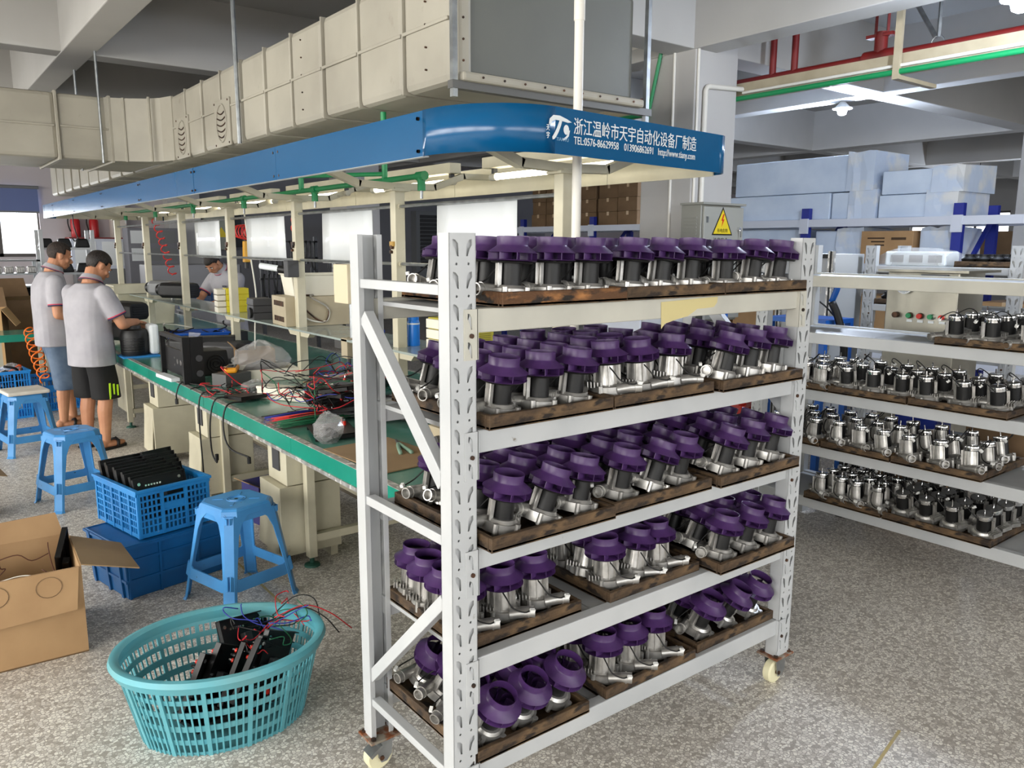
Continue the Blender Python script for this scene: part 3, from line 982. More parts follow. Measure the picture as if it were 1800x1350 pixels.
def post_mesh(h, pitch=0.077):
    """omega post: punched web on y=0 (facing -Y) from x 0..0.077, flanges going back to y=0.05"""
    mb = MB()
    holes = []
    n = int((h - 0.02) / pitch)
    for i in range(n):
        z = h - 0.035 - i * pitch
        holes.append(tear(0.021, z, 1)[::-1])
        holes.append(tear(0.056, z, -1)[::-1])
        if z - pitch / 2 > 0.02:
            holes.append(ngon(0.021, z - pitch / 2, 0.0036, 6)[::-1])
            holes.append(ngon(0.056, z - pitch / 2, 0.0036, 6)[::-1])
    mb.prism([(0, 0), (0.077, 0), (0.077, h), (0, h)], 0, 0.0022, lambda a, b, hh: (a, hh, b), holes)
    mb.box(0.008, 0.069, 0.008, 0.0095, 0, h)  # liner plate added behind the web to give the punched holes light shading
    mb.box(0, 0.0022, 0, 0.05, 0, h)
    mb.box(0.0748, 0.077, 0, 0.05, 0, h)
    mb.box(0.0, 0.016, 0.048, 0.05, 0, h)
    mb.box(0.061, 0.077, 0.048, 0.05, 0, h)
    return mb


def caster(t, x, y, brake):
    c = MB().box(x - 0.055, x + 0.055, y - 0.045, y + 0.045, 0.112, 0.12).part('caster', RUST, t, bevel=0.002)
    MB().prism([(-0.03, 0.105), (0.03, 0.105), (0.026, 0.05), (0.008, 0.03), (-0.012, 0.03), (-0.02, 0.05)], y - 0.027, y - 0.024, lambda a, b, h: (x + a, h, b)).part('fork', GALV, c)
    MB().prism([(-0.03, 0.105), (0.03, 0.105), (0.026, 0.05), (0.008, 0.03), (-0.012, 0.03), (-0.02, 0.05)], y + 0.024, y + 0.027, lambda a, b, h: (x + a, h, b)).part('fork', GALV, c)
    MB().cyl((x, y, 0.1), (x, y, 0.112), 0.032, 14).part('swivel', GALV, c)
    w = MB()
    prof = [(0.012, -0.017), (0.04, -0.017), (0.046, -0.012), (0.046, 0.012), (0.04, 0.017), (0.012, 0.017)]
    k = [[(x - 0.01 + r * math.cos(2 * PI * i / 20), y + q, 0.046 + r * math.sin(2 * PI * i / 20)) for i in range(20)] for r, q in prof]
    w.loft(k)
    w.part('wheel', NYLON, c, smooth=True)
    MB().cyl((x - 0.01, y - 0.03, 0.046), (x - 0.01, y + 0.03, 0.046), 0.008, 8).part('axle', SCREW, c)
    if brake:
        MB().cbox((x - 0.035, y - 0.02, 0.085), (0.05, 0.05, 0.012), (0, R(-30), 0)).part('brake_pedal', GALV, c)
    for sx in (-1, 1):
        for sy in (-1, 1):
            MB().cyl((x + sx * 0.04, y + sy * 0.03, 0.118), (x + sx * 0.04, y + sy * 0.03, 0.126), 0.009, 6).part('bolt', SCREW, c)


def make_rack(label, length, depth, levels, beam_h, post_h, z_base, cast=True, beam_mats=None, name='storage_rack', nshelf=3, frames=True):
    """local frame: x along the beams 0..length, y 0 (front) .. depth"""
    t = thing(name, label, 'rack')
    pm = post_mesh(post_h).mesh('post', WHITE_STEEL)
    for k, (x, y, rz) in enumerate(((0, 0, 0), (length - 0.077, 0, 0), (0.077, depth, PI), (length, depth, PI))):
        o = bpy.data.objects.new('post', pm)
        COL.objects.link(o)
        o.parent = t
        o.location = (x, y, z_base)
        o.rotation_euler = (0, 0, rz)
    for k, z in enumerate(levels):
        bmat = (beam_mats or {}).get(k, WHITE_STEEL)
        for fy, sgn in ((0.0, 1), (depth, -1)):
            y0, y1 = (0.006, 0.046) if sgn > 0 else (depth - 0.046, depth - 0.006)
            b = MB().box(0.068, length - 0.068, y0, y1, z - beam_h, z).part('beam', bmat, t, bevel=0.003)
            for sx, xx in ((1, 0.04), (-1, length - 0.08)):
                ya, yb = (-0.004, 0.0) if sgn > 0 else (depth, depth + 0.004)
                br = MB()
                br.prism([(xx, z - 0.125), (xx + 0.04, z - 0.125), (xx + 0.04, z), (xx, z)], ya, yb, lambda a, c, h: (a, h, c), [tear(xx + 0.018, z - 0.03, 0.8)[::-1], tear(xx + 0.018, z - 0.1, 0.8)[::-1]])
                br.part('beam_bracket', bmat, b)
                if sgn > 0:
                    xe = xx + 0.04 if sx > 0 else xx
                    MB().box(xe - 0.002, xe + 0.002, -0.004, 0.045, z - 0.125, z).part('beam_bracket', bmat, b)
                    MB().cyl((xx + 0.02, -0.004, z - 0.065), (xx + 0.02, -0.009, z - 0.065), 0.006, 8).part('bolt', SCREW, b)
        x = 0.075
        w = (length - 0.15) / nshelf
        for q in range(nshelf):
            MB().box(x + 0.002, x + w - 0.002, 0.05, depth - 0.05, z - 0.02, z - 0.008).part('shelf_panel', M('shelf_steel', (178, 180, 180), 0.5, col2=(158, 160, 162), scale=3), t)
            x += w
    if frames:
        for xa in (0.004, length - 0.034):
            def rung(za, zb):
                MB().box(xa, xa + 0.03, 0.05, depth - 0.05, za, zb).part('rung', WHITE_STEEL, t, bevel=0.002)
            rung(1.53, 1.556)
            rung(0.888, 0.915)
            rung(0.232, 0.256)
            MB().bar((xa + 0.016, depth - 0.055, 1.45), (xa + 0.016, 0.055, 1.05), 0.03, 0.045).part('brace', WHITE_STEEL, t, bevel=0.002)
            MB().bar((xa + 0.016, 0.055, 0.735), (xa + 0.016, depth - 0.04, 0.325), 0.03, 0.035).part('brace', WHITE_STEEL, t, bevel=0.002)
    if cast:
        for x in (0.04, length - 0.04):
            for y in (0.03, depth - 0.03):
                caster(t, x, y, y > 0.2)
    return t


LV = [1.497, 1.19, 0.878, 0.57, 0.268]
rack1 = make_rack('white steel trolley rack on casters full of purple fan blowers', 1.532, 0.52, LV, 0.06, 1.56, 0.12, beam_mats={0: CREAM_STEEL})
rack1.location = (1.043, 1.6, 0)
tp = MB()
tp.prism([(0.0, 0.005), (0.004, -0.075), (0.02, -0.06), (0.07, -0.05), (0.12, -0.043), (0.15, -0.03), (0.165, -0.022), (0.2, -0.022), (0.245, -0.02), (0.26, -0.006), (0.262, 0.012)], 0, 0.0008, lambda a, b, h: (1.792 - 1.043 + a, 0.0048 - h, 1.482 + b))
tp.part('masking_tape', MASK, rack1)

# ---------------------------------------------------------------- blowers
BASE_Z = 0.0


def volute_base(mb):
    pts = []
    for i in range(30):
        a = 2 * PI * i / 30
        r = 0.043 + 0.011 * ((a / (2 * PI)) if a < 1.75 * PI else (2 * PI - a) / (0.25 * PI) * 0.875)
        pts.append((r * math.cos(a), r * math.sin(a)))
    mb.prism(pts, 0.0, 0.026)
    mb.cyl((0, 0, 0.026), (0, 0, 0.034), 0.04, 16, 0.034)
    for i in range(5):
        a = 2 * PI * i / 5 + 0.4
        mb.cyl((0.05 * math.cos(a), 0.05 * math.sin(a), -0.002), (0.05 * math.cos(a), 0.05 * math.sin(a), 0.03), 0.0075, 8)
    return mb


def make_blower(fan):
    t = thing('fan_blower' if fan else 'motor_unit', 'x', 'blower' if fan else 'motor', group='purple fan blowers on the trolley rack' if fan else 'bare motor units on the second rack')
    b = volute_base(MB()).part('base_casting', ALU, t, smooth=True)
    for i in range(5):
        MB().box(-0.06 + i * 0.009, -0.057 + i * 0.009, -0.03 - 0.002 * i, 0.012, 0.026, 0.043 - 0.001 * i).part('cooling_fin', ALU, b)
    p = MB()
    p.cyl((0.02, -0.036, 0.018), (0.058, -0.036, 0.022), 0.016, 14)
    p.cyl((0.055, -0.036, 0.022), (0.09, -0.036, 0.022), 0.016, 14, caps=False)
    p.cyl((0.09, -0.036, 0.022), (0.055, -0.036, 0.022), 0.013, 14, caps=False)
    p.lathe([], 3) if False else None
    k = len(p.v)
    ring = []
    for rr in (0.016, 0.013):
        ring.append([(0.09, -0.036 + rr * math.cos(2 * PI * i / 14), 0.022 + rr * math.sin(2 * PI * i / 14)) for i in range(14)])
    p.loft(ring, caps=False)
    p.cyl((0.07, -0.036, 0.022), (0.074, -0.036, 0.022), 0.018, 14)
    p.part('outlet_pipe', ALU, t, smooth=True)
    # half-shell bracket on the +y... side, ribbed
    sh = MB()
    n = 10
    r0, r1 = 0.0325, 0.0290
    zt = 0.088
    rings = []
    for z, f in ((0.028, 1.12), (zt, 0.98)):
        o = []
        for i in range(n + 1):
            a = R(-165) + R(150) * i / n
            o.append((r0 * f * math.cos(a), r0 * f * math.sin(a), z))
        for i in range(n, -1, -1):
            a = R(-165) + R(150) * i / n
            o.append((r1 * f * math.cos(a), r1 * f * math.sin(a), z))
        rings.append(o)
    sh.loft(rings)
    for a in (-165, -125, -90, -55, -15):
        ca, sa = math.cos(R(a)), math.sin(R(a))
        m = Matrix.Rotation(R(a), 4, 'Z')
        sh.box(0.03, 0.0405, -0.0018, 0.0018, 0.028, zt, m)
    sh.part('bracket', ALU, t, smooth=True)
    MB().lathe([(0.001, 0.03), (0.0265, 0.03), (0.0265, 0.09), (0.001, 0.09)], 18).part('motor', BLACK, t, smooth=True)
    if fan:
        MB().lathe([(0.002, 0.088), (0.05, 0.088), (0.053, 0.092), (0.002, 0.092)], 22).part('mounting_plate', BLACK, t, smooth=True)
        im = MB()
        # back disc, shroud cone, neck (double walled)
        im.lathe([(0.004, 0.094), (0.0545, 0.094), (0.0565, 0.0955), (0.0545, 0.0965), (0.012, 0.0965), (0.004, 0.101)], 28)
        im.lathe([(0.0535, 0.1125), (0.0575, 0.1135), (0.0365, 0.130), (0.0352, 0.133), (0.0362, 0.153), (0.0348, 0.153), (0.0336, 0.133), (0.035, 0.1285), (0.0535, 0.1125)], 28)
        nb = 9
        for i in range(nb):
            a0 = 2 * PI * i / nb
            pts = []
            for q in range(4):
                rr = 0.018 + 0.0382 * q / 3
                aa = a0 - 0.5 * (q / 3) ** 1.2
                pts.append((rr * math.cos(aa), rr * math.sin(aa), 0.1145 + (0.012 if q < 1 else 0.006 if q < 2 else 0.0) - (0.0012 if q == 3 else 0)))
            rings = []
            for x, y, zz in pts:
                d = Vector((-y, x, 0)).normalized() * 0.0006
                rings.append([(x - d.x, y - d.y, 0.096), (x - d.x, y - d.y, zz), (x + d.x, y + d.y, zz), (x + d.x, y + d.y, 0.096)])
            im.loft(rings)
        im.v = [(a * 1.11, b_ * 1.11, c) for a, b_, c in im.v]
        im.part('impeller', PURPLE, t, smooth=True)
    else:
        MB().lathe([(0.001, 0.109), (0.024, 0.109), (0.0285, 0.107), (0.0295, 0.103), (0.0295, 0.099), (0.0282, 0.098), (0.0295, 0.097), (0.0295, 0.09), (0.001, 0.09)], 20).part('chrome_cap', CHROME, t, smooth=True)
        MB().cyl((0, 0, 0.108), (0, 0, 0.13), 0.0028, 8).part('shaft', CHROME, t, smooth=True)
    w = MB().tube(smoothpath([(0.0, -0.03, 0.086), (0.012, -0.045, 0.07), (0.03, -0.058, 0.045), (0.06, -0.062, 0.034), (0.075, -0.058, 0.036)], 4), 0.0022, 5).part('wire', RUBBER, t, smooth=2)
    MB().cbox((0.082, -0.058, 0.037), (0.014, 0.009, 0.009), (0.3, 0.2, 0.4)).part('connector', WCONN, t)
    return t


blower0 = make_blower(True)
blower0.scale = (1.05, 1.05, 1.05)
motor0 = make_blower(False)
# a variant with its wire standing up
motor1 = copy_tree(motor0)
for ch in list(motor1.children):
    if ch.name.startswith(('wire', 'connector')):
        bpy.data.objects.remove(ch)
MB().tube(smoothpath([(0.0, 0.03, 0.09), (0.02, 0.045, 0.12), (0.05, 0.04, 0.135), (0.07, 0.01, 0.115), (0.065, -0.01, 0.1)], 4), 0.0022, 5).part('wire', RUBBER, motor1, smooth=2)
MB().cbox((0.064, -0.016, 0.095), (0.013, 0.009, 0.009), (0.5, 0.7, 0.4)).part('connector', WCONN, motor1)


def make_tray(label, w, d, loc, rz=0.0, wood=WOOD, h=0.038, group='wooden trays on the trolley rack'):
    t = thing('wooden_tray', label, 'tray', loc, rz, group)
    MB().box(0, w, 0, d, 0, 0.008).part('bottom_board', WOOD, t)
    for nm, a in (('front_board', (0, w, 0, 0.016)), ('back_board', (0, w, d - 0.016, d)), ('side_board', (0, 0.016, 0.0165, d - 0.0165)), ('side_board', (w - 0.016, w, 0.0165, d - 0.0165))):
        MB().box(a[0], a[1], a[2], a[3], 0.0005, h).part(nm, wood, t, bevel=0.0025)
    return t


SHELF = ['top', 'second', 'middle', 'fourth', 'bottom']
TR = ['left', 'middle', 'right']
# per shelf: (x0, x1, y_front) of three trays
TX = [[(1.19, 1.63, 1.585), (1.635, 2.075, 1.592), (2.08, 2.53, 1.595)],
      [(1.146, 1.582, 1.58), (1.588, 2.03, 1.582), (2.055, 2.495, 1.565)],
      [(1.131, 1.572, 1.55), (1.58, 2.02, 1.565), (2.047, 2.485, 1.55)],
      [(1.12, 1.54, 1.652), (1.64, 2.06, 1.632), (2.078, 2.5, 1.557)],
      [(1.11, 1.532, 1.60), (1.612, 2.035, 1.61), (2.06, 2.5, 1.625)]]
# orientation of the blowers: rotation about z, lean (about y, about x)
ORI = [[(200, 3, 0), (196, 4, 0), (200, 2, 0)],
       [(197, 3, 3), (-32, -2, 0), (200, 12, 2)],
       [(200, 8, 4), (200, 9, 4), (200, 12, 5)],
       [(-30, 0, 0), (-33, 0, 0), (202, 8, 6)],
       [(200, 4, 24), (-40, 0, 0), (200, 6, 20)]]
ROWS = ['front', 'second', 'third', 'back']
CN = ['left', 'centre', 'right']
first = True
for s in range(5):
    for k in range(3):
        x0, x1, yf = TX[s][k]
        dp = min(0.5, 2.09 - yf)
        z = LV[s] + (0.0015 if yf < 1.6 else -0.0065)
        if yf < 1.6:
            z = LV[s] + 0.001
        make_tray('worn wooden tray, %s on the %s shelf of the trolley rack' % (TR[k], SHELF[s]), x1 - x0, dp, (x0, yf, z), 0.0, WOOD2 if (s == 0 and k == 0) else WOOD)
        rz, ly, lx = ORI[s][k]
        for r in range(4):
            for c in range(3):
                nx = x0 + 0.085 + (x1 - x0 - 0.17) * c / 2 + rnd.uniform(-0.006, 0.006)
                if rz > 100:
                    nx += 0.004
                else:
                    nx -= 0.028
                ny = yf + 0.078 + (dp - 0.155) * r / 3 + rnd.uniform(-0.006, 0.006)
                if rz < 100:
                    ny += 0.012
                zz = z + (0.012 if rz > 100 else 0.024) + abs(math.sin(R(lx))) * 0.045 + abs(math.sin(R(ly))) * 0.045
                big = rnd.random() < 0.16
                rot = (R(lx + rnd.uniform(-3, 3)), R(ly + rnd.uniform(-3, 3) + (9 if big else 0)), R(rz + rnd.uniform(-9, 9)))
                lab = 'purple fan blower, %s row %s, in %s tray on %s shelf of trolley rack' % (ROWS[r], CN[c], TR[k], SHELF[s])
                # lean in world axes, then turn
                mat = Euler((rot[0], rot[1], 0)).to_matrix().to_4x4() @ Matrix.Rotation(rot[2], 4, 'Z')
                e = mat.to_euler()
                if first:
                    b = blower0
                    first = False
                    b.location, b.rotation_euler = (nx, ny, zz), e
                    b['label'] = lab
                else:
                    copy_tree(blower0, (nx, ny, zz), e, lab)


# ================================================================ second rack on the right, with motor trays
rack2 = make_rack('white steel rack standing at the right with trays of bare motors', 1.9, 0.52, LV, 0.06, 1.56, 0.1, cast=False, beam_mats={0: CREAM_STEEL}, frames=False)
rack2.location = (3.93, 2.79, 0)
rack2.rotation_euler = (0, 0, R(-90))
for x in (0.04, 1.86):
    for y in (0.025, 0.495):
        MB().box(x - 0.05, x + 0.05, y - 0.03, y + 0.03, 0.0, 0.1).part('foot', WHITE_STEEL, rack2)

MU = {'n': 0}


def motor_tray(level, yfar, ynear, tname, kind, rows, cols, rz, lean, xf=3.91):
    """tray whose long front faces -X; columns counted from the far (left) end"""
    w = yfar - ynear
    z = LV[level] + 0.001
    make_tray('worn wooden tray, %s on the %s shelf of the right rack' % (tname, SHELF[level]), w, 0.5, (xf, yfar, z), R(-90), WOOD, group='wooden trays on the right rack')
    for r in range(rows):
        for c in range(cols):
            y = yfar - 0.06 - (w - 0.13) * c / max(cols - 1, 1) + rnd.uniform(-0.008, 0.008)
            x = xf + 0.085 + 0.34 * r / max(rows - 1, 1) + rnd.uniform(-0.008, 0.008)
            src = motor1 if rnd.random() < 0.45 else motor0
            e = (Euler((R(lean[0] + rnd.uniform(-3, 3)), R(lean[1] + rnd.uniform(-3, 3)), 0)).to_matrix() @ Matrix.Rotation(R(rz + rnd.uniform(-10, 10)), 3, 'Z')).to_euler()
            lab = '%s motor, %s row, %s from left, %s tray, %s shelf of right rack' % (kind, ['front', 'second', 'third', 'back'][r] if rows > 3 else ['front', 'second', 'back'][r], ORD[c], tname, SHELF[level])
            copy_tree(src, (x, y, z + 0.012 + 0.045 * (abs(math.sin(R(lean[0]))) + abs(math.sin(R(lean[1]))))), e, lab).scale = (1.18, 1.18, 1.18)


motor_tray(1, 1.77, 1.3, 'single', 'chrome-capped', 3, 3, 150, (0, -6))
motor_tray(2, 2.66, 2.31, 'left', 'silver', 3, 3, -122, (0, 0))
motor_tray(2, 2.30, 1.88, 'middle', 'black', 3, 3, 90, (0, -5))
motor_tray(2, 1.87, 1.42, 'right', 'black', 3, 3, 90, (0, -8))
motor_tray(3, 2.7, 2.33, 'left', 'silver', 3, 3, -122, (0, 0))
motor_tray(3, 2.32, 1.94, 'middle', 'silver', 3, 3, -122, (-6, 0))
motor_tray(3, 1.93, 1.5, 'right', 'silver', 3, 3, -122, (-8, 0))
motor_tray(4, 2.40, 1.96, 'left', 'silver', 4, 4, -122, (-2, 0))
motor_tray(4, 1.95, 1.43, 'right', 'dull grey', 4, 4, 60, (4, -16))

# the two motor prototypes themselves take places in the nearest tray row, just outside its column grid
motor0.location = (4.02, 1.36, LV[1] + 0.014)
motor0['label'] = 'silver motor at the right end of the second shelf of right rack'
motor1.location = (4.14, 1.36, LV[1] + 0.014)
motor1['label'] = 'silver motor with raised wire at the right end of second shelf, right rack'


def carton(label, cx, cy, cz, l, w, h, rz=0, mat=CARD_D, group=None, tape=True):
    """closed box: body, top flap seam tape; l along local x"""
    t = thing('carton', label, 'box', (cx, cy, cz), rz, group)
    MB().box(-l / 2, l / 2, -w / 2, w / 2, 0, h).part('body', mat, t, bevel=0.004)
    if tape:
        MB().box(-l / 2 - 0.0012, l / 2 + 0.0012, -0.022, 0.022, h - 0.05, h + 0.0012).part('tape', TAPE, t)
    return t


single(MB().box(-0.02, 0.02, -0.22, 0.22, 0, 0.1), 'cardboard_sheet', CARD_I, 'low cardboard sheet standing behind the black motors on the third shelf', 'cardboard', (4.4, 1.6, LV[2] + 0.001))
carton('brown carton with dark printing at the back of the fourth shelf', 4.7, 1.65, 0.569, 0.4, 0.3, 0.22, R(90))
carton('plain brown carton at the back of the bottom shelf of the right rack', 4.7, 2.2, 0.0, 0.36, 0.3, 0.5, R(90))
t = thing('low_table', 'low dark table standing behind the right rack', 'table', (4.7, 1.95, 0))
MB().box(-0.22, 0.22, -0.6, 0.6, 0.53, 0.568).part('top', DARKGREY, t)
for x in (-0.19, 0.19):
    for y in (-0.56, 0.56):
        MB().box(x - 0.02, x + 0.02, y - 0.02, y + 0.02, 0, 0.53).part('leg', DARKGREY, t)
single(MB().box(-0.1, 0.1, -0.12, 0.12, 0, 0.15), 'plastic_bin', M('deep_blue_plastic', (24, 50, 150), 0.45), 'deep blue plastic bin behind the silver motors on the fourth shelf', 'bin', (4.7, 2.15, 0.569), bevel=0.01)

# ---------------------------------------------------------------- stainless control cabinet
t = thing('control_cabinet', 'stainless steel control cabinet with gauge, small screen and four push buttons', 'cabinet', (5.12, 2.35, 0))
MB().box(4.95, 5.3, 2.13, 2.56, 0.15, 1.5).part('body', STAINLESS, t, bevel=0.006, world=True)
MB().box(4.9, 5.34, 2.06, 2.6, 1.5, 1.515).part('lid', STAINLESS, t, world=True)
for x in (4.99, 5.26):
    for y in (2.17, 2.52):
        MB().box(x - 0.02, x + 0.02, y - 0.02, y + 0.02, 0, 0.15).part('foot', DARKGREY, t, world=True)
FX = 4.948
g = MB().cyl((FX, 2.44, 1.42), (FX - 0.02, 2.44, 1.42), 0.055, 20).part('gauge', CHROME, t, smooth=True, world=True)
MB().cyl((FX - 0.021, 2.44, 1.42), (FX - 0.0225, 2.44, 1.42), 0.046, 20).part('gauge_face', WHITE_PRINT, t, world=True)
MB().bar((FX - 0.0235, 2.45, 1.41), (FX - 0.0235, 2.42, 1.45), 0.004, 0.002).part('gauge_needle', BLACK, t, world=True)
sc = MB().box(FX - 0.012, FX, 2.19, 2.35, 1.385, 1.49).part('screen_bezel', MIDGREY, t, bevel=0.003, world=True)
MB().box(FX - 0.0135, FX - 0.012, 2.215, 2.325, 1.405, 1.475).part('screen', LCD, t, world=True)
for y, c in ((2.40, 'g'), (2.335, 'r'), (2.27, 'g'), (2.205, 'r')):
    m_ = GREENPIPE if c == 'g' else RED
    MB().cyl((FX, y, 1.235), (FX - 0.012, y, 1.235), 0.019, 14).part('button_ring', CHROME if y < 2.3 else SCREW, t, smooth=True, world=True)
    MB().cyl((FX - 0.012, y, 1.235), (FX - 0.028, y, 1.235), 0.015, 14).part('push_button', m_, t, smooth=True, world=True)
    MB().box(FX - 0.003, FX, y - 0.017, y + 0.017, 1.195, 1.21).part('button_label', WHITE_PRINT, t, world=True)
MB().cyl((FX, 2.48, 1.235), (FX - 0.035, 2.48, 1.235), 0.018, 12).part('selector_knob', SCREW, t, smooth=True, world=True)

# grey machine enclosure with aluminium profile edge, beside a blue steel frame with an air gun
t = thing('machine_enclosure', 'light grey machine enclosure with black and white profile edges', 'machine', (5.4, 3.35, 0))
MB().box(5.2, 5.6, 3.08, 3.5, 0.2, 1.6).part('panel_body', M('enclosure_grey', (176, 178, 178), 0.5), t, bevel=0.004, world=True)
for y in (3.07, 3.47):
    MB().box(5.17, 5.2, y, y + 0.04, 0.0, 1.62).part('profile', ALU_TRIM, t, world=True)
    MB().box(5.166, 5.17, y + 0.012, y + 0.024, 0.0, 1.62).part('profile_slot', BLACK, t, world=True)
MB().box(5.19, 5.2, 3.11, 3.47, 1.57, 1.6).part('header_strip', BLACK, t, world=True)
for q in range(5):
    for y in (3.3, 3.36):
        MB().box(5.195, 5.2, y - 0.018, y + 0.018, 1.3 + q * 0.02, 1.308 + q * 0.02).part('vent_slot', DARKGREY, t, world=True)
t = thing('test_stand', 'blue steel tube frame with blue air gun behind the right rack', 'frame', (4.9, 3.0, 0))
for x, y in ((4.75, 2.85), (4.75, 3.25), (5.05, 2.85), (5.05, 3.25)):
    MB().box(x - 0.02, x + 0.02, y - 0.02, y + 0.02, 0, 1.15).part('leg', BLUETUBE, t, world=True)
MB().box(4.73, 5.07, 2.83, 3.27, 1.15, 1.18).part('top_frame', BLUETUBE, t, world=True)
MB().tube(smoothpath([(4.8, 2.8, 1.45), (4.8, 2.81, 1.38), (4.8, 2.84, 1.3)], 3), 0.02, 8).part('air_gun', BLUETUBE, t, smooth=2, world=True)
MB().tube(smoothpath([(4.8, 2.84, 1.3), (4.82, 2.8, 1.2), (4.85, 2.76, 1.0), (4.9, 2.8, 0.7)], 4), 0.025, 8).part('hose_bundle', RUBBER, t, smooth=2, world=True)
MB().tube(smoothpath([(4.78, 3.1, 1.3), (4.78, 3.0, 1.33), (4.8, 2.9, 1.28), (4.85, 2.84, 1.2)], 4), 0.006, 6).part('hose', RUBBER, t, smooth=2, world=True)
single(MB().cyl((0, 0, 0), (0, 0, 1.7), 0.02, 10), 'steel_tube', BLUETUBE, 'blue steel upright seen between the shelves behind the trolley rack', 'tube', (4.7, 3.6, 0), smooth=True)

# third rack, further back
rack3 = make_rack('pale steel rack behind the control cabinet with wrapped white air unit on top', 1.02, 0.5, [1.52, 1.25, 0.95, 0.6, 0.25], 0.045, 1.66, 0.0, cast=False, frames=False, nshelf=2)
rack3.location = (5.5, 3.02, 0)
rack3.rotation_euler = (0, 0, R(-90))
t = thing('wrapped_air_unit', 'white louvred air unit wrapped in clear plastic on the pale rack', 'air unit', (5.68, 2.72, 1.521))
MB().box(-0.1, 0.1, -0.22, 0.2, 0, 0.1).part('housing', WHITE_PRINT, t, bevel=0.012)
for y in (-0.15, -0.02, 0.11):
    MB().box(-0.104, -0.1, y - 0.045, y + 0.045, 0.025, 0.075).part('grille', M('grille_grey', (170, 170, 170), 0.6), t)
wr = MB()
rr = random.Random(3)
rings = []
for i in range(9):
    yy = -0.28 + 0.54 * i / 8
    s = math.sin(PI * min(max((i + 0.6) / 9.2, 0), 1)) ** 0.4
    rings.append([(-0.115 * s + rr.uniform(-.008, .008), yy, 0.003), (-0.115 * s + rr.uniform(-.01, .01), yy, 0.09 * s), (-0.06, yy, 0.115 * s + rr.uniform(0, .02)), (0.06, yy, 0.115 * s + rr.uniform(0, .02)), (0.115 * s, yy, 0.09 * s), (0.115 * s, yy, 0.003)])
wr.loft(rings)
wr.part('plastic_wrap', PLASTICBAG, t, smooth=2)


def parts_tray(label, x, y0, y1, z, lump, n):
    t = make_tray(label, y1 - y0, 0.36, (x, y1, z), R(-90), WOOD, group='trays on the pale rack')
    for i in range(n):
        q = MB().lathe([(0.035, 0), (0.045, 0.03), (0.05, 0.045), (0.03, 0.06), (0.028, 0.075), (0.001, 0.075)], 10).part('x', lump, None, smooth=True)
        q.name = 'black_fan' if lump is BLACK else 'stored_fan'
        yy = y1 - 0.06 - (y1 - y0 - 0.12) * (i % 4) / 3
        q.location = (x + 0.08 + 0.12 * (i // 4), yy, z + 0.009)
        tag(q, '%s fan part, %s row, %s from left, in %s' % ('small black' if lump is BLACK else 'dark purple', ['front', 'middle', 'back'][i // 4], ORD[i % 4], label.split(',')[0].replace('wooden ', '')), 'fan', 'stored fan parts on the pale rack')


parts_tray('upper wooden tray of black fans, right end of the pale rack', 5.52, 2.04, 2.42, 1.522, BLACK, 8)
parts_tray('lower wooden tray of black fans, under the wrapped air unit', 5.52, 2.62, 2.94, 1.252, BLACK, 8)
DPUR = M('dark_purple_part', (40, 24, 62), 0.5)
parts_tray('deep wooden tray of purple fans, low on the pale rack', 5.52, 2.5, 2.94, 0.952, DPUR, 8)

# ---------------------------------------------------------------- long blue warehouse rack with cartons and foam
t = thing('warehouse_rack', 'long blue and pale grey warehouse rack holding cartons and white foam blocks', 'rack', (8.4, 6.5, 0))
PYS = [2.2, 3.5, 5.1, 7.0, 8.5, 10.1, 11.6]
for y in PYS:
    for x in (8.0, 8.75):
        MB().box(x - 0.03, x + 0.03, y - 0.045, y + 0.045, 0, 2.06 if y not in (7.0,) else 2.0).part('post', RACKBLUE, t, world=True)
    MB().bar((8.0, y, 1.2), (8.75, y, 1.95), 0.04, 0.03).part('brace', RACKBLUE, t, world=True)
    MB().bar((8.75, y, 0.4), (8.0, y, 1.15), 0.04, 0.03).part('brace', RACKBLUE, t, world=True)
for a, b in zip(PYS[:-1], PYS[1:]):
    for z in (1.94, 1.48, 0.6):
        for x in (7.955, 8.755):
            bm_ = MB().box(x, x + 0.04, a + 0.05, b - 0.05, z - 0.08, z).part('beam', RACKBEAM, t, world=True)
        for yy in ((a, b) if b == PYS[-1] else (a,)):
            MB().box(7.945, 7.968, yy - 0.05, yy + 0.05, z - 0.15, z + 0.01).part('beam_plate', RACKBEAM, t, world=True)
        MB().box(7.99, 8.76, a + 0.05, b - 0.05, z - 0.012, z - 0.002).part('deck', RACKBEAM, t, world=True)

# cartons, four courses of six
CE = [9.95, 9.62, 9.28, 8.9, 8.46, 8.06, 7.68]
CO = ['bottom', 'second', 'third', 'top']
for r in range(4):
    for c in range(6):
        y1, y0 = CE[c] - 0.008, CE[c + 1] + (0.05 if c == 3 else 0.008)
        j = rnd.uniform(-0.015, 0.015)
        q = carton('brown taped carton, %s course, %s from left, on the blue rack by the pillar' % (CO[r], ORD[c]), 8.3 + j, (y0 + y1) / 2, 1.941 + r * 0.186, 0.5, y1 - y0, 0.184, 0, CARD_D, 'cartons on the blue rack')
for c in range(5):
    carton('brown carton, %s from left, on the lower level of the blue rack' % ORD[c], 8.3, 9.8 - c * 0.36, 1.481, 0.5, 0.34, 0.28 - 0.03 * (c % 2), 0, CARD, 'cartons on the lower level of the blue rack')
# foam blocks


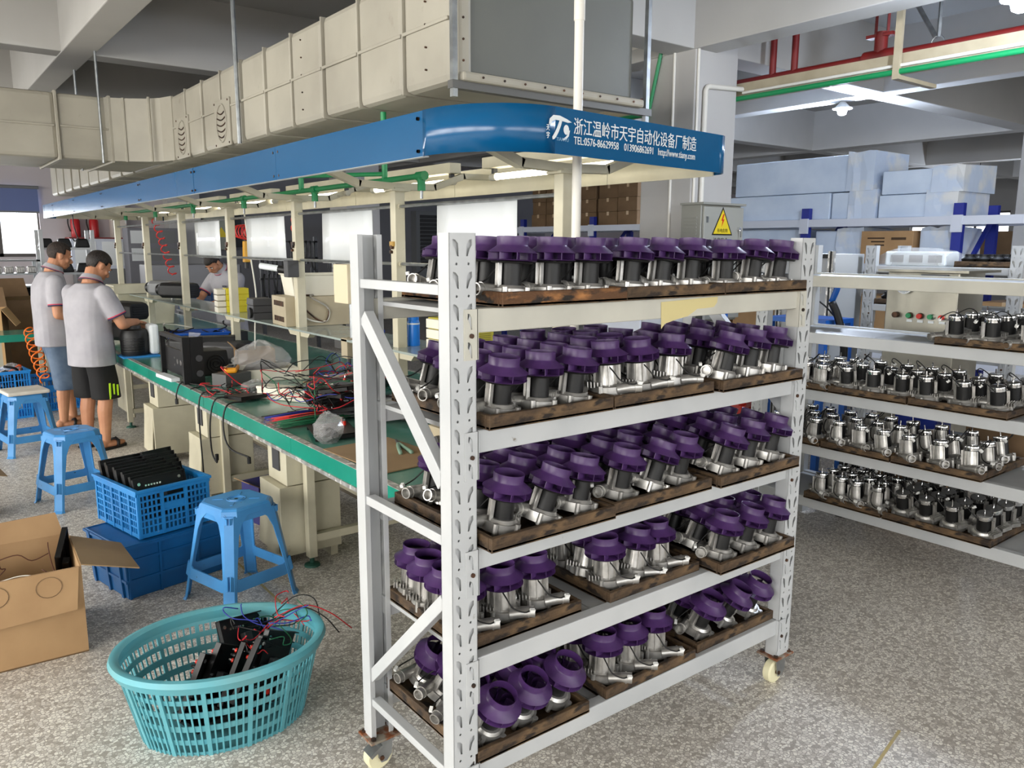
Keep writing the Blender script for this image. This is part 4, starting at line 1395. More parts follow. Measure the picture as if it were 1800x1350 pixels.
def foam(label, x0, x1, y0, y1, z0, z1, wrap=False):
    t = thing('foam_block', label, 'foam', ((x0 + x1) / 2, (y0 + y1) / 2, z0), group='foam blocks on the blue rack')
    MB().box(x0 - t.location.x, x1 - t.location.x, y0 - t.location.y, y1 - t.location.y, 0, z1 - z0).part('block', FOAM, t, bevel=0.012)
    if wrap:
        mb = MB()
        rr = random.Random(int(y0 * 100))
        rings = []
        yw0, yw1 = y0 - t.location.y - 0.02, y0 - t.location.y + 0.28
        for i in range(5):
            y = yw0 + (yw1 - yw0) * i / 4
            e = 0.012 + (0.05 if i == 0 else 0)
            rings.append([(x0 - t.location.x - 0.012 + rr.uniform(-.012, 0), y, 0.0), (x0 - t.location.x - 0.012 + rr.uniform(-.015, 0), y, (z1 - z0) * 0.5), (x0 - t.location.x - 0.01, y, z1 - z0 + 0.01 + rr.uniform(0, .03)), (x1 - t.location.x + 0.01, y, z1 - z0 + 0.01 + rr.uniform(0, .03)), (x1 - t.location.x + 0.012, y, 0.0)])
        mb.loft(rings)
        mb.part('plastic_wrap', FOAMWRAP, t)
    return t


foam('long white foam block on top of the foam pile beside the pillar', 8.045, 8.7, 4.4, 6.1, 2.225, 2.6, True)
foam('white foam block under the long top block, next to the pillar', 8.045, 8.7, 4.86, 6.9, 1.941, 2.22)
foam('plastic-wrapped foam block at the near end of the lower foam row', 8.045, 8.7, 4.36, 4.84, 1.941, 2.215, True)
foam('upper white foam block of the shorter right-hand pile', 8.045, 8.7, 3.52, 4.3, 2.17, 2.4, True)
foam('lower white foam block of the shorter right-hand pile', 8.045, 8.7, 3.56, 4.32, 1.941, 2.165, True)
foam('bluish foam block on the lower level behind the electric cabinet', 8.045, 8.7, 5.2, 6.9, 1.481, 1.84)
foam('bluish wrapped foam block on the lower level beside the printed carton', 8.1, 8.7, 4.5, 5.04, 1.481, 1.82, True)
foam('wrapped foam block on the lower level beside the near blue post', 8.1, 8.7, 3.6, 3.9, 1.481, 1.82, True)
t = carton('brown printed carton on the lower level between the foam blocks', 8.28, 4.2, 1.481, 0.5, 0.54, 0.33, 0, CARD, None, False)
for q in range(3):
    MB().box(-0.252, -0.25, 0.02, 0.2 - 0.04 * q, 0.25 - q * 0.035, 0.265 - q * 0.035).part('printing', CARD_I if q == 9 else M('carton_print', (70, 52, 36), 0.8), t)
MB().box(-0.252, -0.25, -0.2, -0.05, 0.24, 0.265).part('printing', M('carton_print', (70, 52, 36), 0.8), t)
for c, (y, l) in enumerate(((6.4, 0.5), (5.8, 0.5), (4.6, 0.45), (4.1, 0.45), (3.05, 0.4), (2.55, 0.4))):
    carton('brown carton, %s from left, on the lowest visible level of the blue rack' % ORD[c], 8.3, y, 0.6, 0.5, l, 0.55, 0, CARD, 'cartons on the low level of the blue rack')
# far shelving silhouette right of the foam
carton('big far brown carton standing on the table below the far windows', 17.0, 7.0, 1.3, 0.8, 1.6, 0.65, 0, CARD_D)
t = thing('far_table', 'long far table carrying brown cartons by the far windows', 'table', (17.0, 7.0, 0))
MB().box(-0.5, 0.5, -1.2, 1.2, 1.24, 1.299).part('top', CARD_D, t)
for x in (-0.45, 0.45):
    for y in (-1.1, 1.1):
        MB().box(x - 0.03, x + 0.03, y - 0.03, y + 0.03, 0, 1.24).part('leg', DARKGREY, t)

# grey-white lockers and bits seen between the shelves of the trolley rack
t = thing('metal_locker', 'pale grey steel locker behind the trolley rack', 'locker', (4.6, 4.25, 0))
MB().box(-0.3, 0.3, -0.2, 0.2, 0.05, 1.55).part('body', RACKBEAM, t, bevel=0.006)
for sx in (-1, 1):
    MB().box(sx * 0.145 - 0.14, sx * 0.145 + 0.14, -0.212, -0.2, 0.08, 1.52).part('door', M('locker_door', (196, 198, 200), 0.5), t, bevel=0.004)
    MB().box(sx * 0.03 - 0.006, sx * 0.03 + 0.006, -0.225, -0.212, 0.9, 1.0).part('handle', GALV, t)
for x in (-0.27, 0.27):
    MB().box(x - 0.03, x + 0.03, -0.18, 0.18, 0, 0.05).part('foot', DARKGREY, t)


# ================================================================ workbench line
WB = thing('workbench', 'long green-edged assembly workbench under the blue canopy', 'workbench', (2.15, 5.0, 0))
BX0, BX1, BY0, BY1, BZ = 1.41, 2.92, 2.25, 11.2, 0.75
MB().box(BX0 + 0.02, BX1 - 0.02, BY0, BY1, BZ - 0.035, BZ).part('top', GREEN_TOP, WB, world=True)
for x in (BX0, BX1 - 0.02):
    for a, b in zip((2.25, 3.55, 4.9, 6.2, 7.25, 8.6, 9.9), (3.55, 4.9, 6.2, 7.25, 8.6, 9.9, 11.2)):
        MB().box(x, x + 0.02, a + 0.0015, b - 0.0015, BZ - 0.075, BZ + 0.001).part('edge_strip', GREEN_MAT, WB, world=True)
    sx = -1 if x == BX0 else 1
    MB().box(x - 0.006, x + 0.026, BY0, BY1, BZ - 0.093, BZ - 0.075).part('lower_trim', ALU_TRIM, WB, world=True)
    MB().box(x - 0.003, x + 0.03, BY0, BY1, BZ + 0.001, BZ + 0.004).part('upper_trim', ALU_TRIM, WB, world=True)
for k, y in enumerate(PY):
    for x in (1.58, 2.75):
        MB().box(x - 0.022, x + 0.022, y - 0.025 + 1.3, y + 0.025 + 1.3, 0.05, BZ - 0.035).part('leg', CREAM, WB, bevel=0.002, world=True)
        f = MB().lathe([(0.001, 0.05), (0.012, 0.05), (0.012, 0.018), (0.04, 0.01), (0.042, 0.0), (0.001, 0.0)], 14)
        f.v = [(p[0] + x, p[1] + y + 1.3, p[2]) for p in f.v]
        f.part('foot', M('green_foot', (44, 92, 78), 0.5), WB, smooth=True, world=True)
    MB().box(1.58, 2.75, y + 1.28, y + 1.32, 0.13, 0.17).part('stretcher', CREAM, WB, world=True)
    MB().box(1.62, 1.632, y + 1.33, y + 2.0, 0.08, BZ - 0.05).part('modesty_panel', CREAM, WB, world=True) if k in (1, 2, 3) else None
MB().box(2.2, 2.23, BY0, BY1, 0.05, BZ - 0.04).part('centre_panel', M('bench_shade_beige', (120, 112, 96), 0.7), WB, world=True)  # beige dimmed to paint in the darkness under the bench
MB().box(2.05, 2.3, BY0, BY1, 0.18, 0.22).part('centre_rail', CREAM, WB, world=True)


def power_cabinet(y, label):
    t = thing('power_cabinet', label, 'cabinet', (1.6, y, 0), group='cream cabinets under the bench')
    MB().box(-0.16, 0.17, -0.15, 0.13, 0.06, 0.43).part('body', CREAM, t, bevel=0.003)
    MB().box(-0.12, 0.13, -0.15, 0.1, 0.435, 0.65).part('upper_box', CREAM, t, bevel=0.003)
    MB().cbox((-0.165, -0.005, 0.25), (0.006, 0.26, 0.34), (0, R(4), 0)).part('door', CREAM, t)
    MB().box(-0.128, -0.12, -0.07, 0.02, 0.5, 0.62).part('window', DARKGREY, t)
    MB().box(0.06, 0.12, -0.153, -0.149, 0.5, 0.6).part('socket_slot', M('dark_brown_gap', (52, 42, 34), 0.8), t)
    for x in (-0.13, 0.14):
        MB().box(x - 0.02, x + 0.02, -0.12, 0.1, 0, 0.06).part('foot', CREAM, t)
    return t


power_cabinet(3.95, 'cream metal cabinet under the bench, nearest the trolley rack')
power_cabinet(5.25, 'cream metal cabinet under the bench, in the middle, with hanging plug')
power_cabinet(6.45, 'cream metal cabinet under the bench, nearest the standing workers')
BT = BZ + 0.0005    # bench top height
ST = 1.1045         # raised shelf height

# box of boxed noodles style carton with navy print, under the bench
t = thing('printed_carton', 'navy printed carton with open brown flaps standing under the bench', 'box', (1.68, 4.62, 0), R(10))
MB().box(-0.12, 0.12, -0.1, 0.1, 0, 0.24).part('body', NAVYBOX, t, bevel=0.003)
text_on('千层', 0.09, WHITE_PRINT, t, (-0.1, -0.101, 0.09), (1, 0, 0), (0, 0, 1), width=0.1)
MB().cbox((0.13, -0.02, 0.27), (0.13, 0.18, 0.004), (0, R(-25), 0)).part('flap', CARD, t)
MB().cbox((-0.14, -0.02, 0.25), (0.1, 0.18, 0.004), (0, R(30), 0)).part('flap', CARD, t)


# ---------------------------------------------------------------- things on the bench
def heater(label, loc, rz, sc=1.0, mat=BLACK):
    """black air heater: octagonal body, round nose with ring, rear grille"""
    t = thing('air_heater', label, 'heater', loc, rz, 'air heaters on the bench')
    t.scale = (sc, sc, sc)
    oct_ = [(-0.06, 0.0), (0.06, 0.0), (0.08, 0.025), (0.08, 0.1), (0.06, 0.125), (-0.06, 0.125), (-0.08, 0.1), (-0.08, 0.025)]
    rings = []
    for x, s in ((-0.17, 0.78), (-0.13, 1.0), (0.1, 1.0), (0.15, 0.9)):
        rings.append([(x, a * s, 0.0625 + (b - 0.0625) * s) for a, b in oct_])
    MB().loft(rings).part('body', mat, t, bevel=0.006)
    MB().cyl((-0.165, 0, 0.0625), (-0.215, 0, 0.0625), 0.045, 16).part('nose', BLACK, t, smooth=True)
    MB().tube([(-0.215, 0.042 * math.cos(a), 0.0625 + 0.042 * math.sin(a)) for a in [2 * PI * i / 16 for i in range(16)]], 0.005, 5, True).part('nose_ring', DARKGREY, t, smooth=2)
    for q in range(5):
        MB().box(0.151, 0.156, -0.05, 0.05, 0.025 + q * 0.017, 0.033 + q * 0.017).part('grille_bar', BLACKM, t)
    MB().cyl((0.02, 0.03, 0.0), (0.02, 0.03, -0.02), 0.016, 10).part('exhaust_stub', ALU, t)
    MB().cyl((-0.05, 0.081, 0.06), (-0.05, 0.1, 0.06), 0.022, 10).part('side_port', BLACK, t, smooth=True)
    return t


heater('black air heater lying nose-left on the raised shelf, in front', (2.22, 8.28, ST + 0.025), R(-60), 1.2)
heater('grey and silver air heater on the raised shelf behind the black one', (2.24, 8.78, ST + 0.025), R(-60), 1.2, M('heater_grey', (120, 122, 124), 0.4))
heater('black air heater on the bench beside the arm of the standing worker', (1.66, 7.95, BT + 0.22), R(-70), 1.3)
heater('black air heater below another one next to the standing worker', (1.66, 7.95, BT + 0.028), R(-70), 1.3)
heater('black air heater stacked on the bench behind the open black frame', (1.82, 6.5, BT + 0.026), R(-65), 1.2)
heater('dark grey air heater with round port lying behind the black frame', (1.95, 6.05, BT + 0.027), R(-50), 1.25, DARKGREY)

t = thing('white_bag_unit', 'black round heater with white foam wrap held by the standing worker', 'heater', (1.5, 7.0, BT))
MB().lathe([(0.001, 0.0), (0.095, 0.0), (0.105, 0.02), (0.11, 0.18), (0.095, 0.215), (0.06, 0.225), (0.055, 0.25), (0.001, 0.25)], 18).part('body', BLACK, t, smooth=True)
for q in range(6):
    MB().tube([(0.111 * math.cos(a), 0.111 * math.sin(a), 0.05 + q * 0.02) for a in [R(200 + 14 * k) for k in range(8)]], 0.004, 4).part('grille_bar', BLACKM, t)
MB().box(0.1, 0.17, -0.1, 0.06, 0.015, 0.26).part('foam_wrap', WHITE_PRINT, t, bevel=0.02)
MB().box(-0.12, 0.16, -0.14, 0.1, -0.0, 0.012).part('base_pad', M('blue_pad', (40, 130, 200), 0.6), t)

# open black metal frame with speaker-like heater behind
t = thing('black_chassis', 'open black metal chassis frame standing on the bench edge', 'chassis', (1.52, 5.62, BT))
MB().box(-0.09, -0.055, 0.28, 0.3, 0.0, 0.3).part('upright', BLACKM, t, bevel=0.002)
MB().box(-0.1, -0.04, -0.3, -0.27, 0.0, 0.31).part('upright', BLACKM, t, bevel=0.002)
MB().box(-0.09, -0.05, -0.28, 0.29, 0.275, 0.3).part('top_rail', BLACKM, t)
MB().box(-0.06, -0.04, -0.28, 0.29, 0.03, 0.2).part('panel', BLACKM, t)
MB().box(-0.05, 0.03, -0.305, -0.295, 0.0, 0.31).part('side_plate', BLACKM, t)
for q, (yy, zz, r) in enumerate(((-0.1, 0.12, 0.018), (-0.02, 0.12, 0.018), (0.05, 0.14, 0.008), (-0.16, 0.14, 0.008), (0.05, 0.09, 0.008), (-0.16, 0.09, 0.008))):
    MB().cyl((-0.062, yy, zz), (-0.06, yy, zz), r, 12).part('hole_ring', ALU_D, t)
for zz in (0.07, 0.17):
    MB().cyl((-0.0, -0.296, zz), (-0.0, -0.307, zz), 0.022, 14).part('port_cap', DARKGREY, t)
MB().cbox((-0.13, -0.02, 0.02), (0.06, 0.3, 0.025), (0, 0, R(4))).part('foot_bar', WHITE_PRINT, t, bevel=0.004)
t = thing('speaker_heater', 'small black box heater with round grille beside the black frame', 'heater', (1.72, 5.75, BT))
MB().taper(-0.1, 0.1, -0.13, 0.13, 0, 0.17, 0.015, 0.015).part('body', BLACK, t, bevel=0.008)
for r in (0.06, 0.04, 0.02):
    MB().tube([(r * math.cos(a), -0.128, 0.08 + r * math.sin(a)) for a in [2 * PI * i / 16 for i in range(16)]], 0.004, 5, True).part('grille_ring', BLACKM, t)
single(MB().add([(0, 0, 0), (0.1, 0.1, 0), (0.03, 0.03, 0.11), (0.1, 0.0, 0.1)], [(0, 1, 2), (0, 1, 3), (0, 2, 3), (1, 2, 3)]), 'zip_bag', PLASTICBAG, 'clear zip bag tucked inside the open black frame', 'bag', (1.53, 5.62, BT + 0.2))

# multimeter on grey box, screwdriver, battery
t = thing('multimeter', 'yellow handheld multimeter lying on a grey box with red probe', 'multimeter', (1.69, 5.2, BT + 0.082), R(65))
MB().box(-0.085, 0.085, -0.04, 0.04, 0, 0.035).part('case', M('meter_yellow', (236, 158, 24), 0.45), t, bevel=0.012)
MB().box(-0.07, 0.06, -0.028, 0.028, 0.033, 0.04).part('face', DARKGREY, t, bevel=0.004)
MB().box(0.0, 0.05, -0.022, 0.022, 0.04, 0.042).part('screen', LCD, t)
MB().cyl((-0.03, 0, 0.04), (-0.03, 0, 0.047), 0.016, 12).part('dial', BLACK, t)
MB().tube(smoothpath([(-0.085, 0.02, 0.03), (-0.13, 0.05, 0.05), (-0.16, 0.0, 0.0), (-0.14, -0.06, -0.06), (-0.2, -0.12, -0.07)], 5), 0.004, 5).part('probe_lead', REDW, t, smooth=2)
single(MB().box(-0.1, 0.1, -0.07, 0.07, 0, 0.08), 'grey_box', M('dark_box_grey', (86, 86, 86), 0.6), 'dark grey flat box under the yellow multimeter', 'box', (1.68, 5.18, BT), (0, 0, R(20)), bevel=0.003)
t = thing('electric_screwdriver', 'black electric screwdriver with red switch lying on the bench', 'screwdriver', (1.56, 5.5, BT + 0.026), R(70))
MB().cyl((-0.12, 0, 0), (0.06, 0, 0), 0.024, 12).part('handle', BLACK, t, smooth=True)
MB().cyl((0.06, 0, 0), (0.12, 0, 0), 0.02, 12, 0.008).part('chuck', DARKGREY, t, smooth=True)
MB().box(-0.02, 0.02, -0.012, 0.012, 0.02, 0.03).part('switch', RED, t)
MB().tube(smoothpath([(-0.12, 0, 0), (-0.2, 0.04, -0.015), (-0.28, -0.03, -0.02), (-0.4, 0.02, -0.022)], 5), 0.005, 5).part('cord', RUBBER, t, smooth=2)


def bag(label, loc, sx, sy, sz, seed, mat=PLASTICBAG, fill=None, rz=0):
    t = thing('plastic_bag', label, 'bag', loc, rz)
    q = random.Random(seed)
    mb = MB()
    n, m = 14, 8
    rings = []
    for i in range(m + 1):
        v = i / m
        s = math.sin(PI * (0.12 + 0.8 * v)) ** 0.6 * (1.0 if v < 0.75 else 1.0 - (v - 0.75) * 2.2)
        rings.append([(sx * s * math.cos(2 * PI * j / n) * q.uniform(0.82, 1.1), sy * s * math.sin(2 * PI * j / n) * q.uniform(0.82, 1.1), sz * v * q.uniform(0.9, 1.08)) for j in range(n)])
    mb.loft(rings)
    mb.part('film', mat, t)
    if fill:
        f = MB()
        f.sph((0, 0, sz * 0.24), sx * 0.6, sy * 0.6, sz * 0.22, 10, 6)
        for p in range(len(f.v)):
            a = f.v[p]
            f.v[p] = (a[0] * q.uniform(0.85, 1.1), a[1] * q.uniform(0.85, 1.1), a[2] * q.uniform(0.9, 1.1))
        f.part('contents', fill, t)
    return t


# off-white tray with a big crumpled bag
t = thing('plastic_tray', 'off-white plastic tray on the bench holding a crumpled bag', 'tray', (1.92, 5.3, BT), R(-8))
for a in ((-0.22, 0.22, -0.14, -0.13, 0, 0.08), (-0.22, 0.22, 0.13, 0.14, 0, 0.08), (-0.22, -0.21, -0.13, 0.13, 0, 0.08), (0.21, 0.22, -0.13, 0.13, 0, 0.08)):
    MB().box(*a).part('wall', OFFWHITE, t)
MB().box(-0.22, 0.22, -0.14, 0.14, 0, 0.006).part('floor_plate', OFFWHITE, t)
bag('large crumpled clear plastic bag heaped in the off-white tray', (1.93, 5.32, BT + 0.007), 0.2, 0.12, 0.24, 4, PLASTICBAG, M('grey_contents', (86, 84, 84), 0.6))
bag('small clear bag of shiny metal parts on the bench mat', (1.72, 4.87, BT), 0.1, 0.07, 0.07, 9, PLASTICBAG, M('shiny_contents', (110, 110, 112), 0.3, 0.6), R(20))
bag('tied clear bag of dark parts at the bench edge beside the trolley rack', (1.52, 3.36, BT), 0.085, 0.07, 0.14, 12, PLASTICBAG, M('dark_contents', (66, 66, 68), 0.6), R(30))
bag('dark plastic-wrapped bundle on the bench behind the cream post', (2.45, 4.6, BT), 0.16, 0.16, 0.2, 15, M('dark_film', (46, 46, 50), 0.25))
bag('small bundle of grey wires in a bag by the cream post', (2.12, 4.35, BT), 0.06, 0.05, 0.1, 21, PLASTICGREY)

# panels with red knobs: used in the pile, the crate and the oval basket


def make_panel():
    t = thing('control_unit', 'x', 'control unit', group='black control panels with red knobs')
    MB().box(-0.13, 0.13, -0.002, 0.002, 0, 0.2).part('plate', BLACKM, t)
    MB().box(-0.13, 0.13, -0.02, 0.002, 0.196, 0.2).part('top_lip', BLACKM, t)
    MB().box(-0.13, -0.126, -0.02, 0.002, 0, 0.2).part('side_lip', BLACKM, t)
    MB().box(0.126, 0.13, -0.02, 0.002, 0, 0.2).part('side_lip', BLACKM, t)
    for x, z in ((-0.1, 0.17), (0.1, 0.17), (-0.1, 0.04)):
        MB().cyl((x, -0.003, z), (x, -0.012, z), 0.008, 8).part('screw', CHROME, t)
    for q in range(6):
        MB().box(-0.07 + q * 0.014, -0.062 + q * 0.014, -0.006, -0.002, 0.155, 0.163).part('terminal', CHROME, t)
    MB().box(-0.02, 0.02, -0.03, -0.002, 0.09, 0.13).part('relay', DARKGREY, t, bevel=0.003)
    for x, c in ((0.05, RED), (0.09, RED), (0.07, BLACK)):
        k = MB().cyl((x, 0.002, 0.17), (x, 0.022, 0.17), 0.009, 10).part('binding_post', c, t, smooth=True)
        MB().cyl((x, 0.022, 0.17), (x, 0.034, 0.17), 0.005, 8).part('post_tip', CHROME if c is not BLACK else BLACK, k)
    for a in range(3):
        w = MB().tube([(0.045 + 0.02 * math.cos(R(20 + 40 * k + a * 120)), 0.0028, 0.06 + 0.02 * math.sin(R(20 + 40 * k + a * 120))) for k in range(3)], 0.003, 4).part('vent_arc', ALU_D, t)
    return t


panel0 = make_panel()


def panel(label, loc, rot, used=[False]):
    e = Euler(rot)
    if not used[0]:
        used[0] = True
        panel0.location, panel0.rotation_euler = loc, e
        panel0['label'] = label
        return panel0
    return copy_tree(panel0, loc, e, label)


panel('black control panel lying flat beside the grey box on the bench', (1.6, 4.72, BT + 0.022), (R(86), 0, R(10)))
pl = [((1.82, 4.05, BT + 0.03), (R(84), 0, R(20))), ((1.86, 4.12, BT + 0.065), (R(88), R(4), R(-15))), ((1.8, 3.9, BT + 0.06), (R(80), R(-5), R(40))), ((1.9, 4.0, BT + 0.1), (R(86), R(6), R(5))), ((1.78, 4.2, BT + 0.1), (R(82), 0, R(60))), ((1.95, 3.85, BT + 0.03), (R(86), 0, R(-30))), ((1.84, 3.98, BT + 0.14), (R(80), 0, R(25)))]
desc = ['at the bottom of the heap', 'second up in the heap', 'leaning on the front of the heap', 'third up in the heap', 'jutting out left of the heap', 'at the right end of the heap', 'on top of the heap']
for (l, e), d in zip(pl, desc):
    panel('black control panel with red knobs %s on the bench' % d, l, e)
for k, (l, e) in enumerate((((1.96, 4.12, BT + 0.15), (R(82), R(8), R(-40))), ((2.02, 3.8, BT + 0.09), (R(84), R(5), R(35))), ((1.9, 3.72, BT + 0.03), (R(85), 0, R(60))), ((2.02, 4.0, BT + 0.2), (R(80), R(-6), R(10))), ((1.72, 4.0, BT + 0.02), (R(86), 0, R(-20))), ((2.08, 3.62, BT + 0.03), (R(84), 0, R(15))))):
    panel('black control panel with red knobs, %s of six scattered behind the heap' % ORD[k], l, e)
panel('black control panel with red knobs at the bench edge by the tied bag', (1.5, 3.52, BT + 0.022), (R(88), 0, R(75)))

# white pvc channels lying across the bench
for k, (x, y, rz, l) in enumerate(((1.8, 4.42, R(-62), 0.5), (1.92, 4.28, R(-60), 0.42), (2.05, 4.2, R(8), 0.3))):
    t = thing('white_channel', ['long white plastic channel lying slantwise in front of the wire heap', 'white plastic channel lying second behind the wire heap', 'short white plastic channel at the back of the wire heap'][k], 'channel', (x, y, BT + (0.0 if k < 2 else 0.09)), rz, 'white plastic channels on the bench')
    MB().box(-l / 2, l / 2, -0.05, 0.05, 0, 0.07).part('channel', OFFWHITE, t, bevel=0.006)
    MB().box(-l / 2 - 0.002, l / 2 + 0.002, -0.052, 0.052, 0.058, 0.074).part('lid', OFFWHITE, t, bevel=0.003)
    MB().cyl((l / 2 - 0.05, 0.0, 0.074), (l / 2 - 0.05, 0.0, 0.076), 0.008, 10).part('hole', DARKGREY, t)


def tangle(name, label, cx, cy, cz, rx, ry, n, mats, seed, h=0.1, r=0.0028):
    """loose wires: one countless heap, one mesh per colour under one thing"""
    q = random.Random(seed)
    t = thing(name, label, 'wires', (cx, cy, cz))
    for mat, cnt in mats:
        mb = MB()
        for i in range(cnt):
            p = [Vector((q.uniform(-rx, rx), q.uniform(-ry, ry), q.uniform(0.004, h)))]
            d = q.uniform(0, 2 * PI)
            for k in range(5):
                d += q.uniform(-0.9, 0.9)
                s = q.uniform(0.4, 0.8)
                p.append(p[-1] + Vector((math.cos(d) * rx * s, math.sin(d) * ry * s, q.uniform(-0.4, 0.4) * h)))
                p[-1].z = min(max(p[-1].z, 0.004), h * 1.3)
                p[-1].x = min(max(p[-1].x, -rx * 1.2), rx * 1.2)
                p[-1].y = min(max(p[-1].y, -ry * 1.2), ry * 1.2)
            mb.tube(smoothpath(p, 4), r, 4)
        mb.part('wire_tangle', mat, t, smooth=2, kind='stuff')
    return t


tangle('wire_heap', 'tangle of red, black and blue wires over the heap of black panels', 1.84, 4.05, BT + 0.04, 0.2, 0.3, 0, ((REDW, 18), (RUBBER, 34), (BLUEW, 6), (GREENW, 5)), 5, 0.17)
tangle('wire_heap', 'small tangle of red and black wires by the flat panel at bench edge', 1.5, 4.8, BT, 0.09, 0.13, 0, ((REDW, 8), (RUBBER, 10)), 6, 0.05)
tangle('wire_heap', 'thin grey and white cables tangled on the bench behind the tray', 2.0, 6.0, BT, 0.15, 0.4, 0, ((WHITEW, 5), (RUBBER, 6)), 8, 0.06, 0.004)
t = thing('cut_wire_bundle', 'bundles of cut red, green and blue wires with stripped ends on the bench', 'wires', (1.62, 3.83, BT))
q = random.Random(2)
for k, mat in enumerate((GREENW, GREENW, REDW, M('orange_red_wire', (214, 62, 34), 0.5), BLUEW, RUBBER)):
    mb = MB()
    tip = MB()
    for i in range(16):
        y = -0.1 + k * 0.04 + q.uniform(-0.02, 0.02)
        z = 0.006 + q.uniform(0, 0.03)
        x0, x1 = -0.19 + q.uniform(-0.02, 0.02), 0.2 + q.uniform(-0.05, 0.02)
        mb.tube([(x0, y, z), ((x0 + x1) / 2, y + q.uniform(-0.015, 0.015), z + q.uniform(0, 0.01)), (x1, y + q.uniform(-0.03, 0.03), z)], 0.0028, 4)
        tip.tube([(x0 - 0.02, y + q.uniform(-0.004, 0.004), z), (x0, y, z)], 0.0018, 4)
    mb.part('wire_bundle', mat, t, smooth=2, kind='stuff')
    tip.part('wire_end', ALU, t, kind='stuff')
# hanging cables over the bench edge
for k, (y, pts, mat, lab) in enumerate(((4.66, ((0.1, 0.0, 0.01), (0.0, 0.0, 0.012), (-0.035, 0.01, -0.12), (-0.03, 0.03, -0.3), (-0.02, -0.02, -0.36), (-0.03, -0.06, -0.3)), RUBBER, 'black cable loop hanging over the green bench edge by the wires'), (4.9, ((0.1, 0.0, 0.01), (0.0, 0.0, 0.012), (-0.03, 0.0, -0.1), (-0.025, 0.0, -0.5)), RUBBER, 'thin black cable hanging straight down to the middle cabinet'), (4.4, ((0.12, 0.1, 0.01), (0.0, 0.05, 0.012), (-0.03, 0.05, -0.1), (-0.02, 0.0, -0.22), (0.02, -0.2, -0.24)), RUBBER, 'black cable hanging in an arc from the bench edge'), (5.35, ((0.1, 0.0, 0.01), (0.0, 0.0, 0.015), (-0.035, 0.0, -0.05), (-0.035, 0.01, -0.09)), RUBBER, 'short black cable end hanging over the green edge below the black frame'))):
    t = thing('hanging_cable', lab, 'cable', (1.41, y, BZ + 0.001), 0, 'cables over the bench edge')
    MB().tube(smoothpath(pts, 5), 0.005, 6).part('cable', mat, t, smooth=2)
    e = Vector(pts[-1])
    MB().cyl(e, e + Vector((0, 0, -0.035)), 0.011, 8).part('plug', RUBBER, t)

# ---------------------------------------------------------------- things on the raised shelf and behind
t = thing('power_supply', 'beige metal box with slotted front on the raised shelf, cables on top', 'power supply', (2.24, 5.3, ST), R(-6))
MB().box(-0.17, 0.3, -0.16, 0.17, 0, 0.2).part('case', BEIGE, t, bevel=0.004)
for r in (0.045, 0.15):
    for q in range(8):
        MB().box(-0.1745, -0.169, -0.12 + q * 0.03, -0.108 + q * 0.03, r - 0.015, r + 0.02).part('vent_slot', SCREW, t)
for q in range(2):
    MB().tube(smoothpath([(-0.05 + q * 0.1, -0.1, 0.205), (-0.1, -0.17, 0.2), (-0.04 + q * 0.06, -0.175, 0.06), (0.1, -0.175, 0.03), (0.12, -0.172, 0.12), (0.0, -0.17, 0.2), (0.1, -0.05, 0.21), (0.25, 0.02, 0.23)], 6), 0.006, 6).part('cable', SCREW if q else WHITEW, t, smooth=2)
t = thing('plastic_tub', 'large off-white plastic tub standing on the beige metal box', 'tub', (2.33, 5.3, ST + 0.2005), R(-6))
for z, d in ((0, 0),):
    mb = MB()
    outer = [(-0.2, -0.13), (0.2, -0.13), (0.2, 0.13), (-0.2, 0.13)]
    rings = [[(a * 0.9, b * 0.9, 0.0) for a, b in outer], [(a, b, 0.14) for a, b in outer], [(a * 1.06, b * 1.08, 0.142) for a, b in outer], [(a * 1.06, b * 1.08, 0.15) for a, b in outer], [(a * 0.97, b * 0.97, 0.15) for a, b in outer], [(a * 0.87, b * 0.87, 0.008) for a, b in outer]]
    mb.loft(rings)
    mb.part('tub', OFFWHITE, t, bevel=0.004)
t = thing('glue_gun', 'white and black hand tool lying across the rim of the off-white tub', 'tool', (2.18, 5.42, ST + 0.36), R(-50))
MB().cyl((-0.2, 0, 0.04), (-0.05, 0, 0.02), 0.022, 10).part('white_body', WHITE_PRINT, t, smooth=True)
MB().cyl((-0.06, 0, 0.02), (0.08, 0, 0.0), 0.026, 10).part('black_grip', BLACK, t, smooth=True)
for q in range(4):
    single(MB().taper(-0.09, 0.09, -0.07, 0.07, 0, 0.048, 0.0, 0.0), 'parts_drawer', YELLOW, 'yellow parts drawer, %s of the pile of four on the raised shelf' % ['bottom', 'second', 'third', 'top'][q], 'drawer', (2.22, 6.62, ST + q * 0.049), (0, 0, R(-8)), 'yellow drawers on the shelf', bevel=0.003)
    single(MB().box(-0.035, 0.035, -0.07, 0.07, 0, 0.042), 'small_box', OFFWHITE, 'off-white small plastic box, %s of the pile beside the yellow drawers' % ['bottom', 'second', 'third', 'top'][q], 'box', (2.095, 6.64, ST + q * 0.049), (0, 0, R(-8)), 'white drawers on the shelf', bevel=0.004)
t = thing('grey_bin_unit', 'dark grey plastic bin unit on the raised shelf beside the beige box', 'bins', (2.14, 5.88, ST), R(-5))
for q in range(3):
    MB().taper(-0.07, 0.08, -0.09, 0.09, q * 0.052, q * 0.052 + 0.05, 0.004, 0.004).part('bin', DARKGREY, t, bevel=0.003)
MB().cyl((-0.075, -0.05, 0.05), (-0.09, -0.05, 0.05), 0.04, 14).part('round_fan', BLACK, t)
t = thing('plastic_basin', 'pale cream basin with rim standing on the far part of the bench', 'basin', (2.25, 9.9, BT))
mb = MB()
outer = [(-0.32, -0.22), (0.32, -0.22), (0.32, 0.22), (-0.32, 0.22)]
